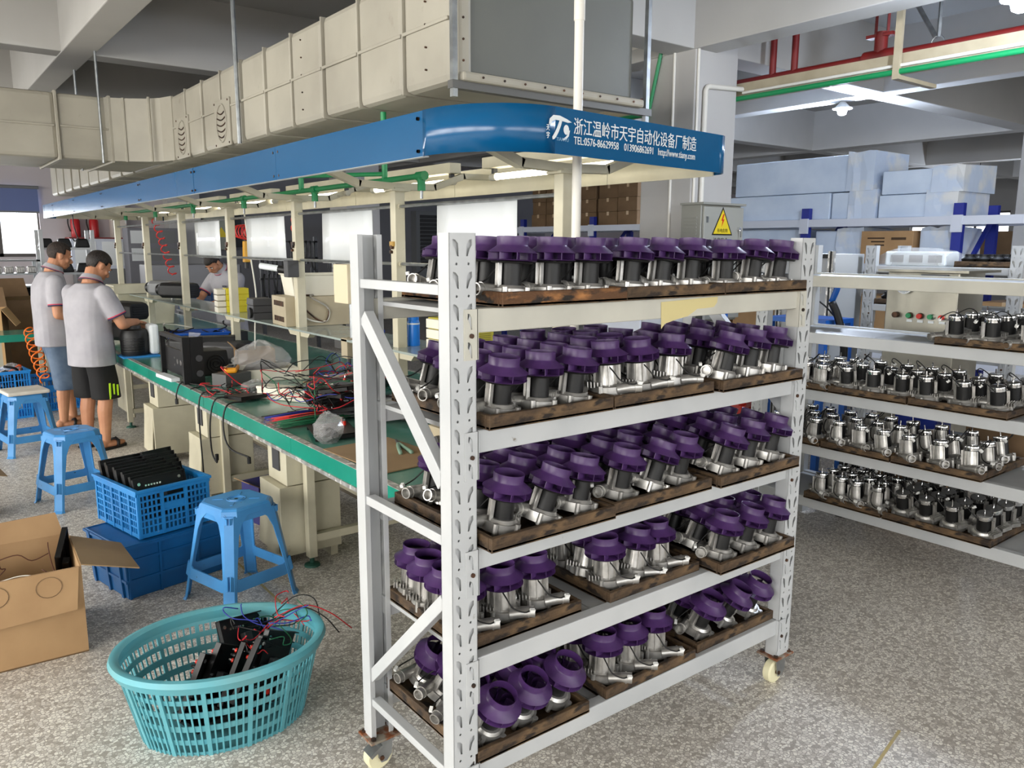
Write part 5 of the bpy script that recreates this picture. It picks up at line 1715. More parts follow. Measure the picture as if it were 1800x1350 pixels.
mb.loft([[(a * 0.85, b * 0.85, 0.0) for a, b in outer], [(a, b, 0.42) for a, b in outer], [(a * 1.06, b * 1.08, 0.425) for a, b in outer], [(a * 1.06, b * 1.08, 0.45) for a, b in outer], [(a * 0.95, b * 0.95, 0.45) for a, b in outer], [(a * 0.8, b * 0.8, 0.02) for a, b in outer]])
mb.part('basin', CREAM, t, bevel=0.01)
MB().box(-0.35, 0.35, -0.25, -0.24, 0.36, 0.46).part('rim_band', CREAM, t)
t = thing('cream_switch_box', 'cream control box fixed beside the bench, left of the trolley rack post', 'control box', (2.12, 4.3, BT))
MB().box(-0.07, 0.07, -0.09, 0.09, 0.565, 0.79).part('box', M('cream_box', (222, 208, 176), 0.5), t, bevel=0.004)
MB().box(0.02, 0.05, -0.02, 0.02, 0.0, 0.565).part('stand', CREAM, t)
MB().cyl((-0.0, 0.0, 0.35), (0.0, 0.0, 0.56), 0.018, 10).part('spindle', GALV, t, smooth=True)
MB().box(-0.06, 0.04, -0.04, 0.04, 0.24, 0.36).part('press_head', BEIGE, t, bevel=0.004)
MB().cyl((-0.03, 0.0, 0.1), (-0.03, 0.0, 0.25), 0.012, 8).part('drill_bit', DARKGREY, t)
single(MB().box(-0.04, 0.04, -0.035, 0.035, 0, 0.11), 'adapter_box', DARKGREY, 'black adapter box fixed on the cream canopy post', 'adapter', (2.08, 5.09, 1.44), bevel=0.006)
t = thing('blue_basket', 'dark blue plastic basket of black cables on the bench', 'basket', (2.0, 7.0, BT), R(-12))
mb = MB()
outer = [(-0.24, -0.16), (0.24, -0.16), (0.24, 0.16), (-0.24, 0.16)]
mb.loft([[(a * 0.88, b * 0.88, 0.0) for a, b in outer], [(a, b, 0.16) for a, b in outer], [(a * 1.05, b * 1.06, 0.16) for a, b in outer], [(a * 1.05, b * 1.06, 0.175) for a, b in outer], [(a * 0.95, b * 0.95, 0.175) for a, b in outer], [(a * 0.84, b * 0.84, 0.008) for a, b in outer]])
mb.part('shell', M('royal_blue_plastic', (12, 78, 170), 0.4), t, bevel=0.004)
for q in range(9):
    MB().box(-0.19 + q * 0.022, -0.18 + q * 0.022, -0.162, -0.153, 0.03, 0.12).part('slot', BLACK, t)
tangle('cable_heap', 'black and white cables heaped in the dark blue basket', 2.0, 7.0, BT + 0.09, 0.2, 0.12, 0, ((RUBBER, 14), (WHITEW, 3)), 11, 0.12, 0.006)
for k, (x, y, z, l, w, h, rz, lab) in enumerate(((1.9, 6.15, BT + 0.165, 0.26, 0.14, 0.05, -20, 'flat black box lying on top of the dark grey heater'), (2.35, 7.3, BT, 0.3, 0.2, 0.12, 10, 'black box on the bench behind the dark blue basket'))):
    single(MB().box(-l / 2, l / 2, -w / 2, w / 2, 0, h), 'black_box', BLACK, lab, 'box', (x, y, z), (0, 0, R(rz)), bevel=0.005)
for k, (x, y, z, w, h, rz, tilt, lab) in enumerate(((1.86, 5.62, BT, 0.26, 0.2, 15, 4, 'flat piece of brown cardboard lying on the bench behind the tray'), (1.75, 5.95, BT + 0.006, 0.22, 0.16, 40, 8, 'torn cardboard sheet next to the speaker heater'), (2.3, 4.75, BT, 0.5, 0.3, 5, 2, 'cardboard sheet lying at the foot of the cream post'), (1.62, 3.0, BT, 0.34, 0.5, 4, 0, 'flat cardboard sheet on the bench seen through the trolley rack'))):
    single(MB().cbox((0, 0, 0.004 + w / 2 * math.sin(R(tilt))), (w, h, 0.005), (0, R(tilt), 0)), 'cardboard_piece', CARD if k != 3 else CARD_I, lab, 'cardboard', (x, y, z), (0, 0, R(rz)))
t = thing('open_carton', 'small open brown carton standing on the bench behind the big bag', 'box', (2.05, 5.78, BT), R(-10))
for a in ((-0.13, 0.13, -0.1, -0.096, 0, 0.15), (-0.13, 0.13, 0.096, 0.1, 0, 0.15), (-0.13, -0.126, -0.096, 0.096, 0, 0.15), (0.126, 0.13, -0.096, 0.096, 0, 0.15)):
    MB().box(*a).part('side', CARD, t)
MB().box(-0.13, 0.13, -0.1, 0.1, 0, 0.004).part('base', CARD, t)
MB().cbox((-0.15, 0, 0.17), (0.07, 0.19, 0.004), (0, R(50), 0)).part('flap', CARD, t)
# seen through the end frame of the trolley rack
t = thing('water_bottle', 'blue steel water bottle with white band seen through the trolley rack', 'bottle', (2.24, 3.8, ST))
MB().lathe([(0.001, 0), (0.032, 0), (0.034, 0.006), (0.034, 0.13), (0.03, 0.14), (0.001, 0.142)], 20).part('body', M('bottle_blue', (28, 120, 216), 0.35), t, smooth=True)
MB().lathe([(0.0345, 0.118), (0.0347, 0.122), (0.0345, 0.126)], 20).part('band', WHITE_PRINT, t, smooth=True)
MB().lathe([(0.03, 0.14), (0.031, 0.165), (0.001, 0.167)], 20).part('cap', M('bottle_blue', (28, 120, 216), 0.35), t, smooth=True)
t = thing('drawer_cabinet', 'olive yellow drawer cabinet with cream drawers on the raised shelf', 'cabinet', (2.3, 3.45, ST))
MB().box(-0.07, 0.1, -0.18, 0.18, 0, 0.17).part('carcass', M('olive_yellow', (178, 168, 50), 0.5), t, bevel=0.003)
for r in range(3):
    d = MB().box(-0.09, -0.07, -0.17, 0.17, 0.008 + r * 0.054, 0.056 + r * 0.054).part('drawer', OFFWHITE, t, bevel=0.003)
    MB().box(-0.096, -0.09, -0.03, 0.03, 0.026 + r * 0.054, 0.038 + r * 0.054).part('pull', CREAM, d)
    for q in range(4):
        MB().box(-0.06 + 0.0, 0.08, -0.182, -0.18, 0.02 + r * 0.054 + q * 0.01, 0.023 + r * 0.054 + q * 0.01).part('side_groove', M('olive_dark', (120, 112, 30), 0.6), t)
t = thing('clamp_meter', 'blue handheld clamp meter seen behind the top tray of the rack', 'meter', (2.12, 3.95, 1.3), R(30))
MB().box(-0.03, 0.03, -0.05, 0.05, 0, 0.03).part('case', M('meter_blue', (38, 60, 140), 0.45), t, bevel=0.006)
MB().box(-0.02, 0.02, -0.02, 0.03, 0.03, 0.033).part('screen', LCD, t)
t.location = (2.14, 4.0, ST + 0.05)
t.rotation_euler = (0, R(-70), 0)
t = thing('tape_roll', 'roll of orange-brown tape lying on the bench seen through the rack', 'tape', (1.75, 2.75, BT))
MB().lathe([(0.035, 0), (0.055, 0), (0.055, 0.022), (0.035, 0.022), (0.035, 0)], 24).part('roll', ORANGE, t, smooth=True)
t = thing('crimp_tool', 'hand tool with green grips lying on the bench behind the rack', 'tool', (1.72, 3.05, BT + 0.012), R(70))
MB().tube(smoothpath([(-0.12, 0.02, 0), (0, 0.01, 0), (0.06, 0, 0)], 4), 0.009, 8).part('handle', M('tool_green', (120, 150, 130), 0.5), t, smooth=2)
MB().tube(smoothpath([(-0.12, -0.03, 0), (0, -0.01, 0), (0.06, 0, 0)], 4), 0.009, 8).part('handle', M('tool_green', (120, 150, 130), 0.5), t, smooth=2)
MB().cyl((0.05, 0, 0), (0.13, 0, 0), 0.01, 8, 0.004).part('jaw', DARKGREY, t)
t = thing('fixture_block', 'beige machined fixture block on the bench behind the rack', 'fixture', (1.85, 2.85, BT))
MB().box(-0.05, 0.05, -0.1, 0.1, 0, 0.12).part('block', BEIGE, t, bevel=0.004)
MB().cyl((-0.052, 0, 0.07), (-0.07, 0, 0.07), 0.02, 10).part('knob', DARKGREY, t)
single(MB().cyl((0, 0, 0), (0, 0, 0.45), 0.045, 14), 'red_drum', M('dull_red', (150, 52, 56), 0.5), 'dull red cylinder behind the second shelf of the trolley rack', 'cylinder', (2.7, 2.9, BT), smooth=True)
carton('small tan carton on the bench behind the second shelf of the rack', 2.78, 2.62, BT, 0.2, 0.16, 0.3, 0, CARD)
bag('black plastic-wrapped bundle on the bench behind the left blowers', (2.4, 3.0, BT), 0.16, 0.2, 0.36, 33, M('dark_film', (46, 46, 50), 0.25))
# coiled air hoses
def coil(name, label, mat, p0, p1, turns, r0, r1=0.0045, n=14, sag=0.0, grow=0.0):
    p0, p1 = Vector(p0), Vector(p1)
    d = (p1 - p0).normalized()
    a = d.orthogonal().normalized()
    b = d.cross(a)
    pts = []
    N = int(turns * n)
    for i in range(N + 1):
        s = i / N
        t_ = 2 * PI * turns * s
        rr = r0 * (1 + grow * math.sin(PI * s))
        c = p0.lerp(p1, s) + Vector((0, 0, -sag * math.sin(PI * s)))
        pts.append(c + (a * math.cos(t_) + b * math.sin(t_)) * rr - p0)
    return single(MB().tube(pts, r1, 5), name, mat, label, 'hose', p0, smooth=2)


coil('coiled_hose', 'red coiled air hose hanging from the canopy near the far posts', REDHOSE, (2.22, 9.0, 1.9), (2.26, 8.6, 1.33), 8, 0.035, 0.006)
coil('coiled_hose', 'orange-red coiled air hose looped along the upper rail behind the sheets', REDHOSE, (2.3, 6.75, 1.76), (2.3, 6.25, 1.74), 7, 0.045, 0.006, grow=0.3)
coil('coiled_hose', 'short orange-red hose loop beside the white sheet on the rail', REDHOSE, (2.24, 5.36, 1.83), (2.2, 5.28, 1.72), 2, 0.03, 0.006)
coil('coiled_hose', 'orange coiled hose hanging between the big cartons and the workers', ORANGE, (0.98, 9.0, 0.85), (1.0, 8.3, 0.42), 8, 0.04, 0.007, grow=0.4)
t = thing('air_tool', 'yellow pistol-shaped air tool hanging from the coiled hose', 'tool', (2.3, 6.55, 1.46))
MB().taper(-0.025, 0.025, -0.03, 0.03, 0.05, 0.22, 0.005, 0.005).part('body', M('tool_yellow', (226, 168, 44), 0.45), t, bevel=0.006)
MB().cyl((0, 0, 0.22), (0, 0, 0.3), 0.014, 8).part('hose_end', SCREW, t)
MB().cyl((0, 0, 0.0), (0, 0, 0.05), 0.018, 10).part('chuck', BLACK, t)
single(MB().tube(smoothpath([(0, 0, 0), (0.01, -0.05, -0.3), (-0.03, -0.25, -0.62), (-0.12, -0.45, -0.82), (-0.15, -0.5, -1.02)], 6), 0.006, 6), 'air_line', WHITEW, 'thin white air line hanging from the green tee down to the bench', 'hose', (2.22, 6.32, 1.89), smooth=2)


# ================================================================ foreground: stools, crates, basket, carton
def make_stool(label, mat=STOOLBLUE, name='plastic_stool', cat='stool'):
    t = thing(name, label, cat, group='blue plastic stools' if mat is STOOLBLUE else None)
    H = 0.45

    def c(z):
        return 0.185 - 0.06 * (z / H)
    # seat with chamfered corners
    rings = []
    for z, s in ((H - 0.035, 1.03), (H - 0.012, 1.0), (H - 0.003, 0.95), (H, 0.88)):
        k = (c(H) + 0.004) * s
        ch = 0.045 * s
        rings.append([(k, -k + ch, z), (k, k - ch, z), (k - ch, k, z), (-k + ch, k, z), (-k, k - ch, z), (-k, -k + ch, z), (-k + ch, -k, z), (k - ch, -k, z)])
    seat = MB().loft(rings).part('seat', mat, t)
    for r in (0.028, 0.04):
        MB().tube([(r * math.cos(2 * PI * i / 20), r * math.sin(2 * PI * i / 20), H + 0.0005) for i in range(20)], 0.002, 4, True).part('seat_ring', mat, seat)
    MB().cyl((0, 0, H - 0.002), (0, 0, H + 0.0008), 0.008, 10).part('seat_hole', BLACK, seat)
    for i in range(4):
        a = R(45 + 90 * i)
        MB().bar((0.055 * math.cos(a), 0.055 * math.sin(a), H + 0.001), (0.1 * math.cos(a), 0.1 * math.sin(a), H + 0.001), 0.01, 0.002).part('seat_rib', mat, seat)
    # corner legs: V section with a flat chamfer
    for i in range(4):
        rot = Matrix.Rotation(R(90 * i), 4, 'Z')
        rings = []
        for z, wing in ((0.0, 0.05), (0.015, 0.042), (0.1, 0.042), (0.2, 0.046), (0.33, 0.054), (0.38, 0.07), (0.41, 0.1), (H - 0.03, 0.118)):
            k = c(z) + (0.006 if z == 0 else 0)
            ch = 0.028
            th = 0.006
            sec = [(k - wing, k), (k - ch, k), (k, k - ch), (k, k - wing), (k - th, k - wing), (k - th, k - ch - 0.003), (k - ch - 0.003, k - th), (k - wing, k - th)]
            rings.append([rot @ Vector((x, y, z)) for x, y in sec])
        MB().loft(rings).part('leg', mat, t, bevel=0.0015)
        # stretcher between legs, arched underside
        k = c(0.14)
        pts = [(-0.15, 0.175), (-0.11, 0.15), (0.11, 0.15), (0.15, 0.175), (0.16, 0.115), (0.12, 0.1), (-0.12, 0.1), (-0.16, 0.115)]
        MB().prism(pts, k - 0.007, k - 0.001, lambda a, b, h: rot @ Vector((a, h - (b - 0.14) * 0.13, b))).part('stretcher', mat, t)
        k2 = c(0.41)
        MB().prism([(-0.12, 0.415), (0.12, 0.415), (0.12, 0.388), (-0.12, 0.388)], k2 - 0.005, k2 - 0.001, lambda a, b, h: rot @ Vector((a, h, b))).part('apron', mat, t)
    return t


st1 = make_stool('blue plastic stool standing nearest, beside the stacked blue crates')
st1.location = (1.165, 3.63, 0)
st1.rotation_euler = (0, 0, R(15))
st2 = copy_tree(st1, (0.80, 5.68, 0), (0, 0, R(12)), 'blue plastic stool standing alone in front of the worker in black shorts')
st3 = copy_tree(st1, (0.73, 7.35, 0), (0, 0, R(8)), 'blue plastic stool with white padded cover behind the other stools')
for o in (st1, st2, st3):
    o.scale = (1.06, 1.06, 1.06)
single(MB().box(-0.15, 0.15, -0.15, 0.15, 0, 0.03), 'seat_cushion', M('white_vinyl', (226, 222, 212), 0.4, col2=(206, 202, 192), scale=8), 'white padded cushion on the stool behind', 'cushion', (0.73, 7.35, 0.478), (0, 0, R(8)), bevel=0.012)
rs = make_stool('red plastic stool seen through the trolley rack near the pillar', RED, 'red_stool')
rs.location = (5.25, 3.9, 0)
rs.rotation_euler = (0, 0, R(20))

# ---------------------------------------------------------------- crates


def crate(label, loc, rz, L, Wd, H, mat, slots=True, name='plastic_crate', cols=(3, 5), rows=6, group=None):
    """slatted crate: x 0..L (front face y=0), y 0..Wd"""
    t = thing(name, label, 'crate', loc, rz, group)
    th = 0.012

    def face(u0, u1, fr, ncol, skip=None):
        mb = MB()
        mb.prism([(u0, 0), (u1, 0), (u1, 0.02), (u0, 0.02)], 0, th, fr)
        mb.prism([(u0, H - 0.028), (u1, H - 0.028), (u1, H), (u0, H)], -0.008, th, fr)
        cw = (u1 - u0) / ncol
        for i in range(ncol + 1):
            a = u0 + i * cw
            w = 0.014 if i in (0, ncol) else 0.007
            mb.prism([(max(a - w, u0), 0), (min(a + w, u1), 0), (min(a + w, u1), H - 0.01), (max(a - w, u0), H - 0.01)], -0.003, th, fr)
        rh = (H - 0.045) / rows
        for r in range(1, rows):
            z = 0.02 + r * rh
            mb.prism([(u0, z - 0.004), (u1, z - 0.004), (u1, z + 0.004), (u0, z + 0.004)], -0.001, th, fr)
        for i in range(ncol):
            a = u0 + i * cw + 0.007
            n = max(3, int(cw / 0.022))
            if skip and i == skip[0]:
                mb.prism([(a, 0.02 + skip[1] * rh), (a + cw - 0.014, 0.02 + skip[1] * rh), (a + cw - 0.014, 0.02 + skip[2] * rh), (a, 0.02 + skip[2] * rh)], 0.001, th, fr)
            for j in range(1, n):
                x = a + (cw - 0.014) * j / n
                hi = H - 0.03 - (rh if skip and i == skip[0] else 0)
                mb.prism([(x - 0.0035, 0.02), (x + 0.0035, 0.02), (x + 0.0035, hi), (x - 0.0035, hi)], 0.002, th - 0.002, fr)
        return mb.part('slatted_wall', mat, t)
    face(0, L, lambda a, b, h: (a, h, b), cols[0], (1, 3, 4) if slots else None)
    face(0, L, lambda a, b, h: (a, Wd - h, b), cols[0])
    face(0, Wd, lambda a, b, h: (h, a, b), cols[1])
    face(0, Wd, lambda a, b, h: (L - h, a, b), cols[1])
    MB().box(0.004, L - 0.004, 0.004, Wd - 0.004, 0, 0.006).part('base', mat, t)
    mb = MB()
    for a in ((-0.012, L + 0.012, -0.012, 0.004), (-0.012, L + 0.012, Wd - 0.004, Wd + 0.012), (-0.012, 0.004, 0.004, Wd - 0.004), (L - 0.004, L + 0.012, 0.004, Wd - 0.004)):
        mb.box(a[0], a[1], a[2], a[3], H - 0.012, H + 0.002)
    mb.part('rim', mat, t, bevel=0.002)
    return t


# dark blue solid tub below
t = thing('storage_tub', 'dark blue ribbed storage tub on the floor under the lighter blue crate', 'tub', (0.71, 3.87, 0), R(12))
mb = MB()
o4 = [(0.0, 0.0), (0.53, 0.0), (0.53, 0.42), (0.0, 0.42)]
mb.loft([[(a * 0.94 + 0.016, b * 0.94 + 0.012, 0) for a, b in o4], [(a, b, 0.265) for a, b in o4], [(0.012 + a * 0.955, 0.01 + b * 0.955, 0.265) for a, b in o4], [(0.03 + a * 0.89, 0.024 + b * 0.89, 0.01) for a, b in o4]])
mb.part('shell', TUBBLUE, t, bevel=0.004)
for z in (0.09, 0.19, 0.255):
    s = 0.016 * (1 - z / 0.265)
    MB().box(s - 0.008, 0.53 - s + 0.008, s * 0.8 - 0.008, 0.42 - s * 0.8 + 0.008, z - 0.006, z + 0.006).part('rib', TUBBLUE, t)
for x in (0.02, 0.17, 0.36, 0.5):
    MB().bar((x + 0.012 * (0.5 - x), 0.012, 0.0), (x, -0.004, 0.26), 0.012, 0.012, (0, 1, 0)).part('upright_rib', TUBBLUE, t)
for y in (0.06, 0.2, 0.36):
    MB().bar((0.014, y, 0.0), (-0.004, y, 0.26), 0.02, 0.014, (1, 0, 0)).part('upright_rib', TUBBLUE, t)
cr = crate('blue slatted plastic crate full of upright black panels on the dark blue tub', (0.8, 3.93, 0.268), R(12), 0.36, 0.46, 0.235, CRATEBLUE)
m_ = Matrix.Translation((0.8, 3.93, 0.268)) @ Matrix.Rotation(R(12), 4, 'Z')
for k in range(9):
    p = m_ @ Vector((0.15 + (k % 2) * 0.012, 0.05 + k * 0.044, 0.075 + 0.004 * k))
    q = panel('black control panel standing in the blue crate, %s from the front' % (ORD[k] if k < 8 else 'ninth'), p, (R(-16 + rnd.uniform(-2, 2)), 0, R(12 + rnd.uniform(-3, 3))))
for k in range(5):
    p = m_ @ Vector((0.262 + 0.01 * k, 0.2 + k * 0.045, 0.066 + 0.01 * k))
    q = panel('black control panel on the right side of the blue crate, %s from the front' % ORD[k], p, (R(-14), 0, R(14 + rnd.uniform(-2, 2))))
    q.scale = (0.62, 1, 1.05)

# crates on the floor at the left, behind the stools
crate('bright blue slatted crate at the left edge behind the white cushioned stool', (0.42, 8.75, 0.0), R(6), 0.52, 0.36, 0.46, M('bright_blue_plastic', (34, 142, 226), 0.42), True, cols=(4, 4), rows=6, group='bright blue crates at the left')
crate('lower bright blue crate beside the legs of the worker in denim shorts', (0.98, 9.0, 0.0), R(6), 0.46, 0.34, 0.34, M('bright_blue_plastic', (34, 142, 226), 0.42), True, cols=(4, 4), rows=5, group='bright blue crates at the left')
bag('clear plastic bag lying on top of the bright blue crate', (0.8, 8.95, 0.4), 0.1, 0.1, 0.12, 41)
tangle('dark_parts_heap', 'black parts heaped inside the bright blue crate at left', 0.66, 8.95, 0.3, 0.18, 0.1, 0, ((RUBBER, 16), (M('orange_cable', (240, 90, 30), 0.4), 3)), 17, 0.16, 0.012)

# ---------------------------------------------------------------- oval laundry basket
BA, BB, BH = 0.335, 0.265, 0.285
BC = (0.775, 2.665, 0)
BR = R(-14)
t = thing('oval_basket', 'turquoise oval plastic laundry basket holding black panels', 'basket', BC, BR)


def ell(z):
    s = 0.80 + 0.2 * (z / BH)
    return BA * s, BB * s


def ering(z, n=64, d=0.0):
    a, b = ell(z)
    return [((a + d) * math.cos(2 * PI * i / n), (b + d) * math.sin(2 * PI * i / n), z) for i in range(n)]


for za, zb in ((0.0, 0.012), (0.042, 0.062), (0.094, 0.116), (0.148, 0.17), (0.2, 0.218), (0.246, 0.262)):
    MB().loft([ering(za), ering(zb), ering(zb, d=-0.004), ering(za, d=-0.004), ering(za)], caps=False).part('band', BASKET, t, smooth=True)
MB().loft([ering(0.248, d=0.002), ering(0.252, d=0.016), ering(0.28, d=0.024), ering(0.296, d=0.014), ering(0.298, d=-0.002), ering(0.29, d=-0.014), ering(0.262, d=-0.006), ering(0.248, d=0.002)], caps=False).part('rim', BASKET, t, smooth=True)
MB().prism([(p[0] * 0.995, p[1] * 0.995) for p in ering(0.0)], 0.0, 0.004).part('floor_plate', BASKET, t)
barm = MB().box(-0.0028, 0.0028, -0.0045, -0.0005, 0.0, 0.262)
barm = barm.mesh('bar', BASKET)
ribm = MB().box(-0.007, 0.007, -0.007, 0.002, 0.0, 0.264).mesh('rib', BASKET)
NB = 84
for i in range(NB):
    a = 2 * PI * i / NB
    a0, b0 = ell(0.0)
    a1, b1 = ell(0.262)
    p0 = Vector((a0 * math.cos(a), b0 * math.sin(a), 0))
    p1 = Vector((a1 * math.cos(a), b1 * math.sin(a), 0.262))
    nrm = Vector((math.cos(a) / BA, math.sin(a) / BB, 0)).normalized()
    zax = (p1 - p0).normalized()
    yax = -(nrm - zax * nrm.dot(zax)).normalized()
    xax = yax.cross(zax)
    rib = i % 6 == 0
    o = bpy.data.objects.new('rib' if rib else 'bar', ribm if rib else barm)
    COL.objects.link(o)
    o.parent = t
    o.matrix_local = Matrix(((xax.x, yax.x, zax.x, p0.x), (xax.y, yax.y, zax.y, p0.y), (xax.z, yax.z, zax.z, p0.z), (0, 0, 0, 1)))
BM = Matrix.Translation(BC) @ Matrix.Rotation(BR, 4, 'Z')
for k, (l, e, d) in enumerate((((0.10, 0.09, 0.13), (R(-28), R(12), R(24)), 'tallest and leaning back at the far right'), ((0.04, 0.06, 0.11), (R(12), R(-58), R(20)), 'second from left, leaning on its edge'), ((-0.02, 0.03, 0.10), (R(12), R(-58), R(24)), 'leftmost, leaning on its edge'), ((0.1, 0.02, 0.11), (R(10), R(-54), R(28)), 'in the front centre'), ((0.15, -0.01, 0.12), (R(10), R(-52), R(24)), 'front, right of centre'), ((0.19, 0.0, 0.13), (R(5), R(-58), R(20)), 'at the right with red knobs up'), ((0.22, 0.04, 0.14), (R(5), R(-62), R(24)), 'at the far right edge'), ((0.0, 0.09, 0.02), (R(85), 0, R(-10)), 'flat at the bottom'), ((-0.07, 0.06, 0.045), (R(84), 0, R(10)), 'flat at the bottom left'), ((0.08, 0.1, 0.07), (R(84), 0, R(-20)), 'flat under the leaning ones'))):
    panel('black control panel in the turquoise basket, %s' % d, BM @ Vector(l), e).scale = (0.85, 0.95, 0.9)
tg = tangle('wire_heap', 'blue, red and black wires spilling over the black panels in the basket', 0.95, 2.68, 0.24, 0.1, 0.1, 0, ((REDW, 5), (BLUEW, 4), (RUBBER, 6), (GREENW, 3)), 23, 0.08, 0.0022)
for k, (mat, pts) in enumerate(((REDW, ((0.98, 2.7, 0.3), (1.08, 2.66, 0.335), (1.16, 2.62, 0.3), (1.24, 2.6, 0.22))), (BLUEW, ((0.98, 2.68, 0.29), (1.05, 2.64, 0.335), (1.08, 2.62, 0.35))), (RUBBER, ((0.98, 2.72, 0.3), (1.06, 2.7, 0.36), (1.12, 2.66, 0.35), (1.13, 2.63, 0.26))), (RUBBER, ((0.97, 2.68, 0.3), (1.06, 2.64, 0.34), (1.13, 2.6, 0.3), (1.17, 2.56, 0.24))))):
    pv = [Vector(p) - Vector((0.95, 2.68, 0.24)) for p in pts]
    MB().tube(smoothpath(pv, 5), 0.0024, 5).part('loose_wire', mat, tg, smooth=2)

# ---------------------------------------------------------------- big open carton, lower left
t = thing('open_carton', 'large open cardboard carton with folded flaps at the lower left', 'box', (0.48, 3.47, 0), R(-3))
h = 0.37
x0, x1, y0, y1 = -0.62, 0.0, 0.0, 0.46
for a in ((x0, x1, y0, y0 + 0.006), (x0, x1, y1 - 0.006, y1)):
    MB().box(*a, 0, h).part('wall', CARD, t)
for a in ((x0, x0 + 0.006), (x1 - 0.006, x1)):
    MB().box(a[0], a[1], y0 + 0.006, y1 - 0.006, 0, h).part('wall', CARD if a[1] >= x1 else CARD_I, t)
MB().box(x0, x1, y0, y1, 0, 0.006).part('base', CARD_D, t)
# front flap folded down over the front wall
MB().prism([(x0, h + 0.003), (x1 - 0.01, h + 0.003), (x1 - 0.03, h - 0.165), (x0, h - 0.19)], 0.0, 0.005, lambda a, b, hh: (a, y0 - 0.008 - hh - (h - b) * 0.14, b)).part('flap', CARD, t)
for cx in (-0.12, -0.3):
    MB().tube([(cx + 0.045 * math.cos(a), y0 - 0.0145 - (h - (h - 0.055 + 0.04 * math.sin(a))) * 0.14, h - 0.055 + 0.04 * math.sin(a)) for a in [2 * PI * i / 18 for i in range(18)]], 0.0015, 4, True).part('embossed_ring', CARD_D, t)
# right flap sticking out to the side
MB().prism([(y0 + 0.01, 0.0), (y1 - 0.06, 0.0), (y1 - 0.12, 0.2), (y0 + 0.0, 0.22)], 0, 0.005, lambda a, b, hh: (x1 + b * 0.97, a, h - b * 0.28 + hh)).part('flap', CARD_I, t)
# back flap up
MB().prism([(x0, h), (x1 - 0.02, h), (x1 - 0.04, h + 0.09), (x0, h + 0.07)], 0, 0.005, lambda a, b, hh: (a, y1 - 0.006 + (b - h) * 0.5 + hh, b)).part('flap', CARD, t)
panel('black control panel sticking up inside the large open carton', (0.42, 3.7, 0.24), (R(8), R(70), R(80)))
tangle('wire_heap', 'brown and yellow wires showing inside the large open carton', 0.22, 3.7, 0.25, 0.16, 0.12, 0, ((YELW, 3), (M('brown_wire', (96, 56, 40), 0.5), 6), (WHITEW, 1)), 31, 0.12, 0.0025)

# carton corner at the left edge of the frame and big cartons behind
t = thing('open_carton', 'carton with raised flap cut by the left edge beside the stool', 'box', (0.2, 5.55, 0), R(5))
for a in ((-0.4, 0.08, 0, 0.006, 0, 0.3), (-0.4, 0.08, 0.3, 0.306, 0, 0.3), (0.074, 0.08, 0.006, 0.3, 0, 0.3), (-0.4, -0.394, 0.006, 0.3, 0, 0.3)):
    MB().box(*a).part('wall', CARD, t)
MB().prism([(0.0, 0.0), (0.3, 0.0), (0.26, 0.15), (0.04, 0.15)], 0, 0.005, lambda a, b, hh: (0.08 + b, a, 0.3 - b * 0.35 + hh)).part('flap', CARD_I, t)
MB().box(-0.4, 0.08, 0, 0.3, 0, 0.006).part('base', CARD_D, t)


def tall_carton(label, loc, rz, l, w, h, flap=0.2, mat=CARD):
    t = thing('open_carton', label, 'box', loc, rz, 'big open cartons at the left')
    for a in ((-l / 2, l / 2, -w / 2, -w / 2 + 0.006), (-l / 2, l / 2, w / 2 - 0.006, w / 2)):
        MB().box(*a, 0, h).part('wall', mat, t)
    for a in ((-l / 2, -l / 2 + 0.006), (l / 2 - 0.006, l / 2)):
        MB().box(a[0], a[1], -w / 2 + 0.006, w / 2 - 0.006, 0, h).part('wall', CARD_D, t)
    MB().box(-l / 2, l / 2, -w / 2, w / 2, 0, 0.006).part('base', mat, t)
    MB().prism([(-l / 2, 0), (l / 2, 0), (l / 2 - 0.03, flap), (-l / 2 + 0.02, flap * 0.9)], 0, 0.005, lambda a, b, hh: (a, -w / 2 - b * 0.45 - hh, h + b * 0.2 - 0.0)).part('flap', CARD_I, t)
    MB().prism([(-l / 2, 0), (l / 2, 0), (l / 2 - 0.03, flap), (-l / 2 + 0.02, flap)], 0, 0.005, lambda a, b, hh: (a, w / 2 + b * 0.3 + hh, h + b * 0.9)).part('flap', CARD_D, t)
    MB().prism([(-w / 2, 0), (w / 2, 0), (w / 2 - 0.03, flap), (-w / 2 + 0.02, flap)], 0, 0.005, lambda a, b, hh: (l / 2 + b * 0.5 + hh, a, h - b * 0.75)).part('flap', mat, t)
    return t


tall_carton('tall open carton at the left edge, in front of the other cartons', (0.62, 10.45, 0), R(-12), 0.62, 0.5, 0.95, 0.24, M('cardboard_light', (206, 168, 120), 0.8, col2=(192, 154, 106), scale=4))
tall_carton('open carton with upright flaps behind the tall one, by the left worker', (0.98, 11.25, 0), R(5), 0.7, 0.5, 1.0, 0.26, CARD_D)
tall_carton('brown open carton at the far left under the window', (0.3, 11.5, 0), R(0), 0.6, 0.5, 1.15, 0.26, CARD_D)
t = thing('side_table', 'small green-edged table behind the left worker with orange hose', 'table', (0.98, 9.55, 0))
MB().box(-0.25, 0.22, -0.2, 0.35, 0.7, 0.75).part('top', GREEN_TOP, t)
MB().box(-0.25, 0.225, -0.205, -0.2, 0.68, 0.752).part('edge_strip', GREEN_MAT, t)
MB().box(0.22, 0.226, -0.2, 0.35, 0.68, 0.752).part('edge_strip', GREEN_MAT, t)
for x in (-0.22, 0.19):
    for y in (-0.17, 0.32):
        MB().box(x - 0.02, x + 0.02, y - 0.02, y + 0.02, 0, 0.7).part('leg', CREAM, t)

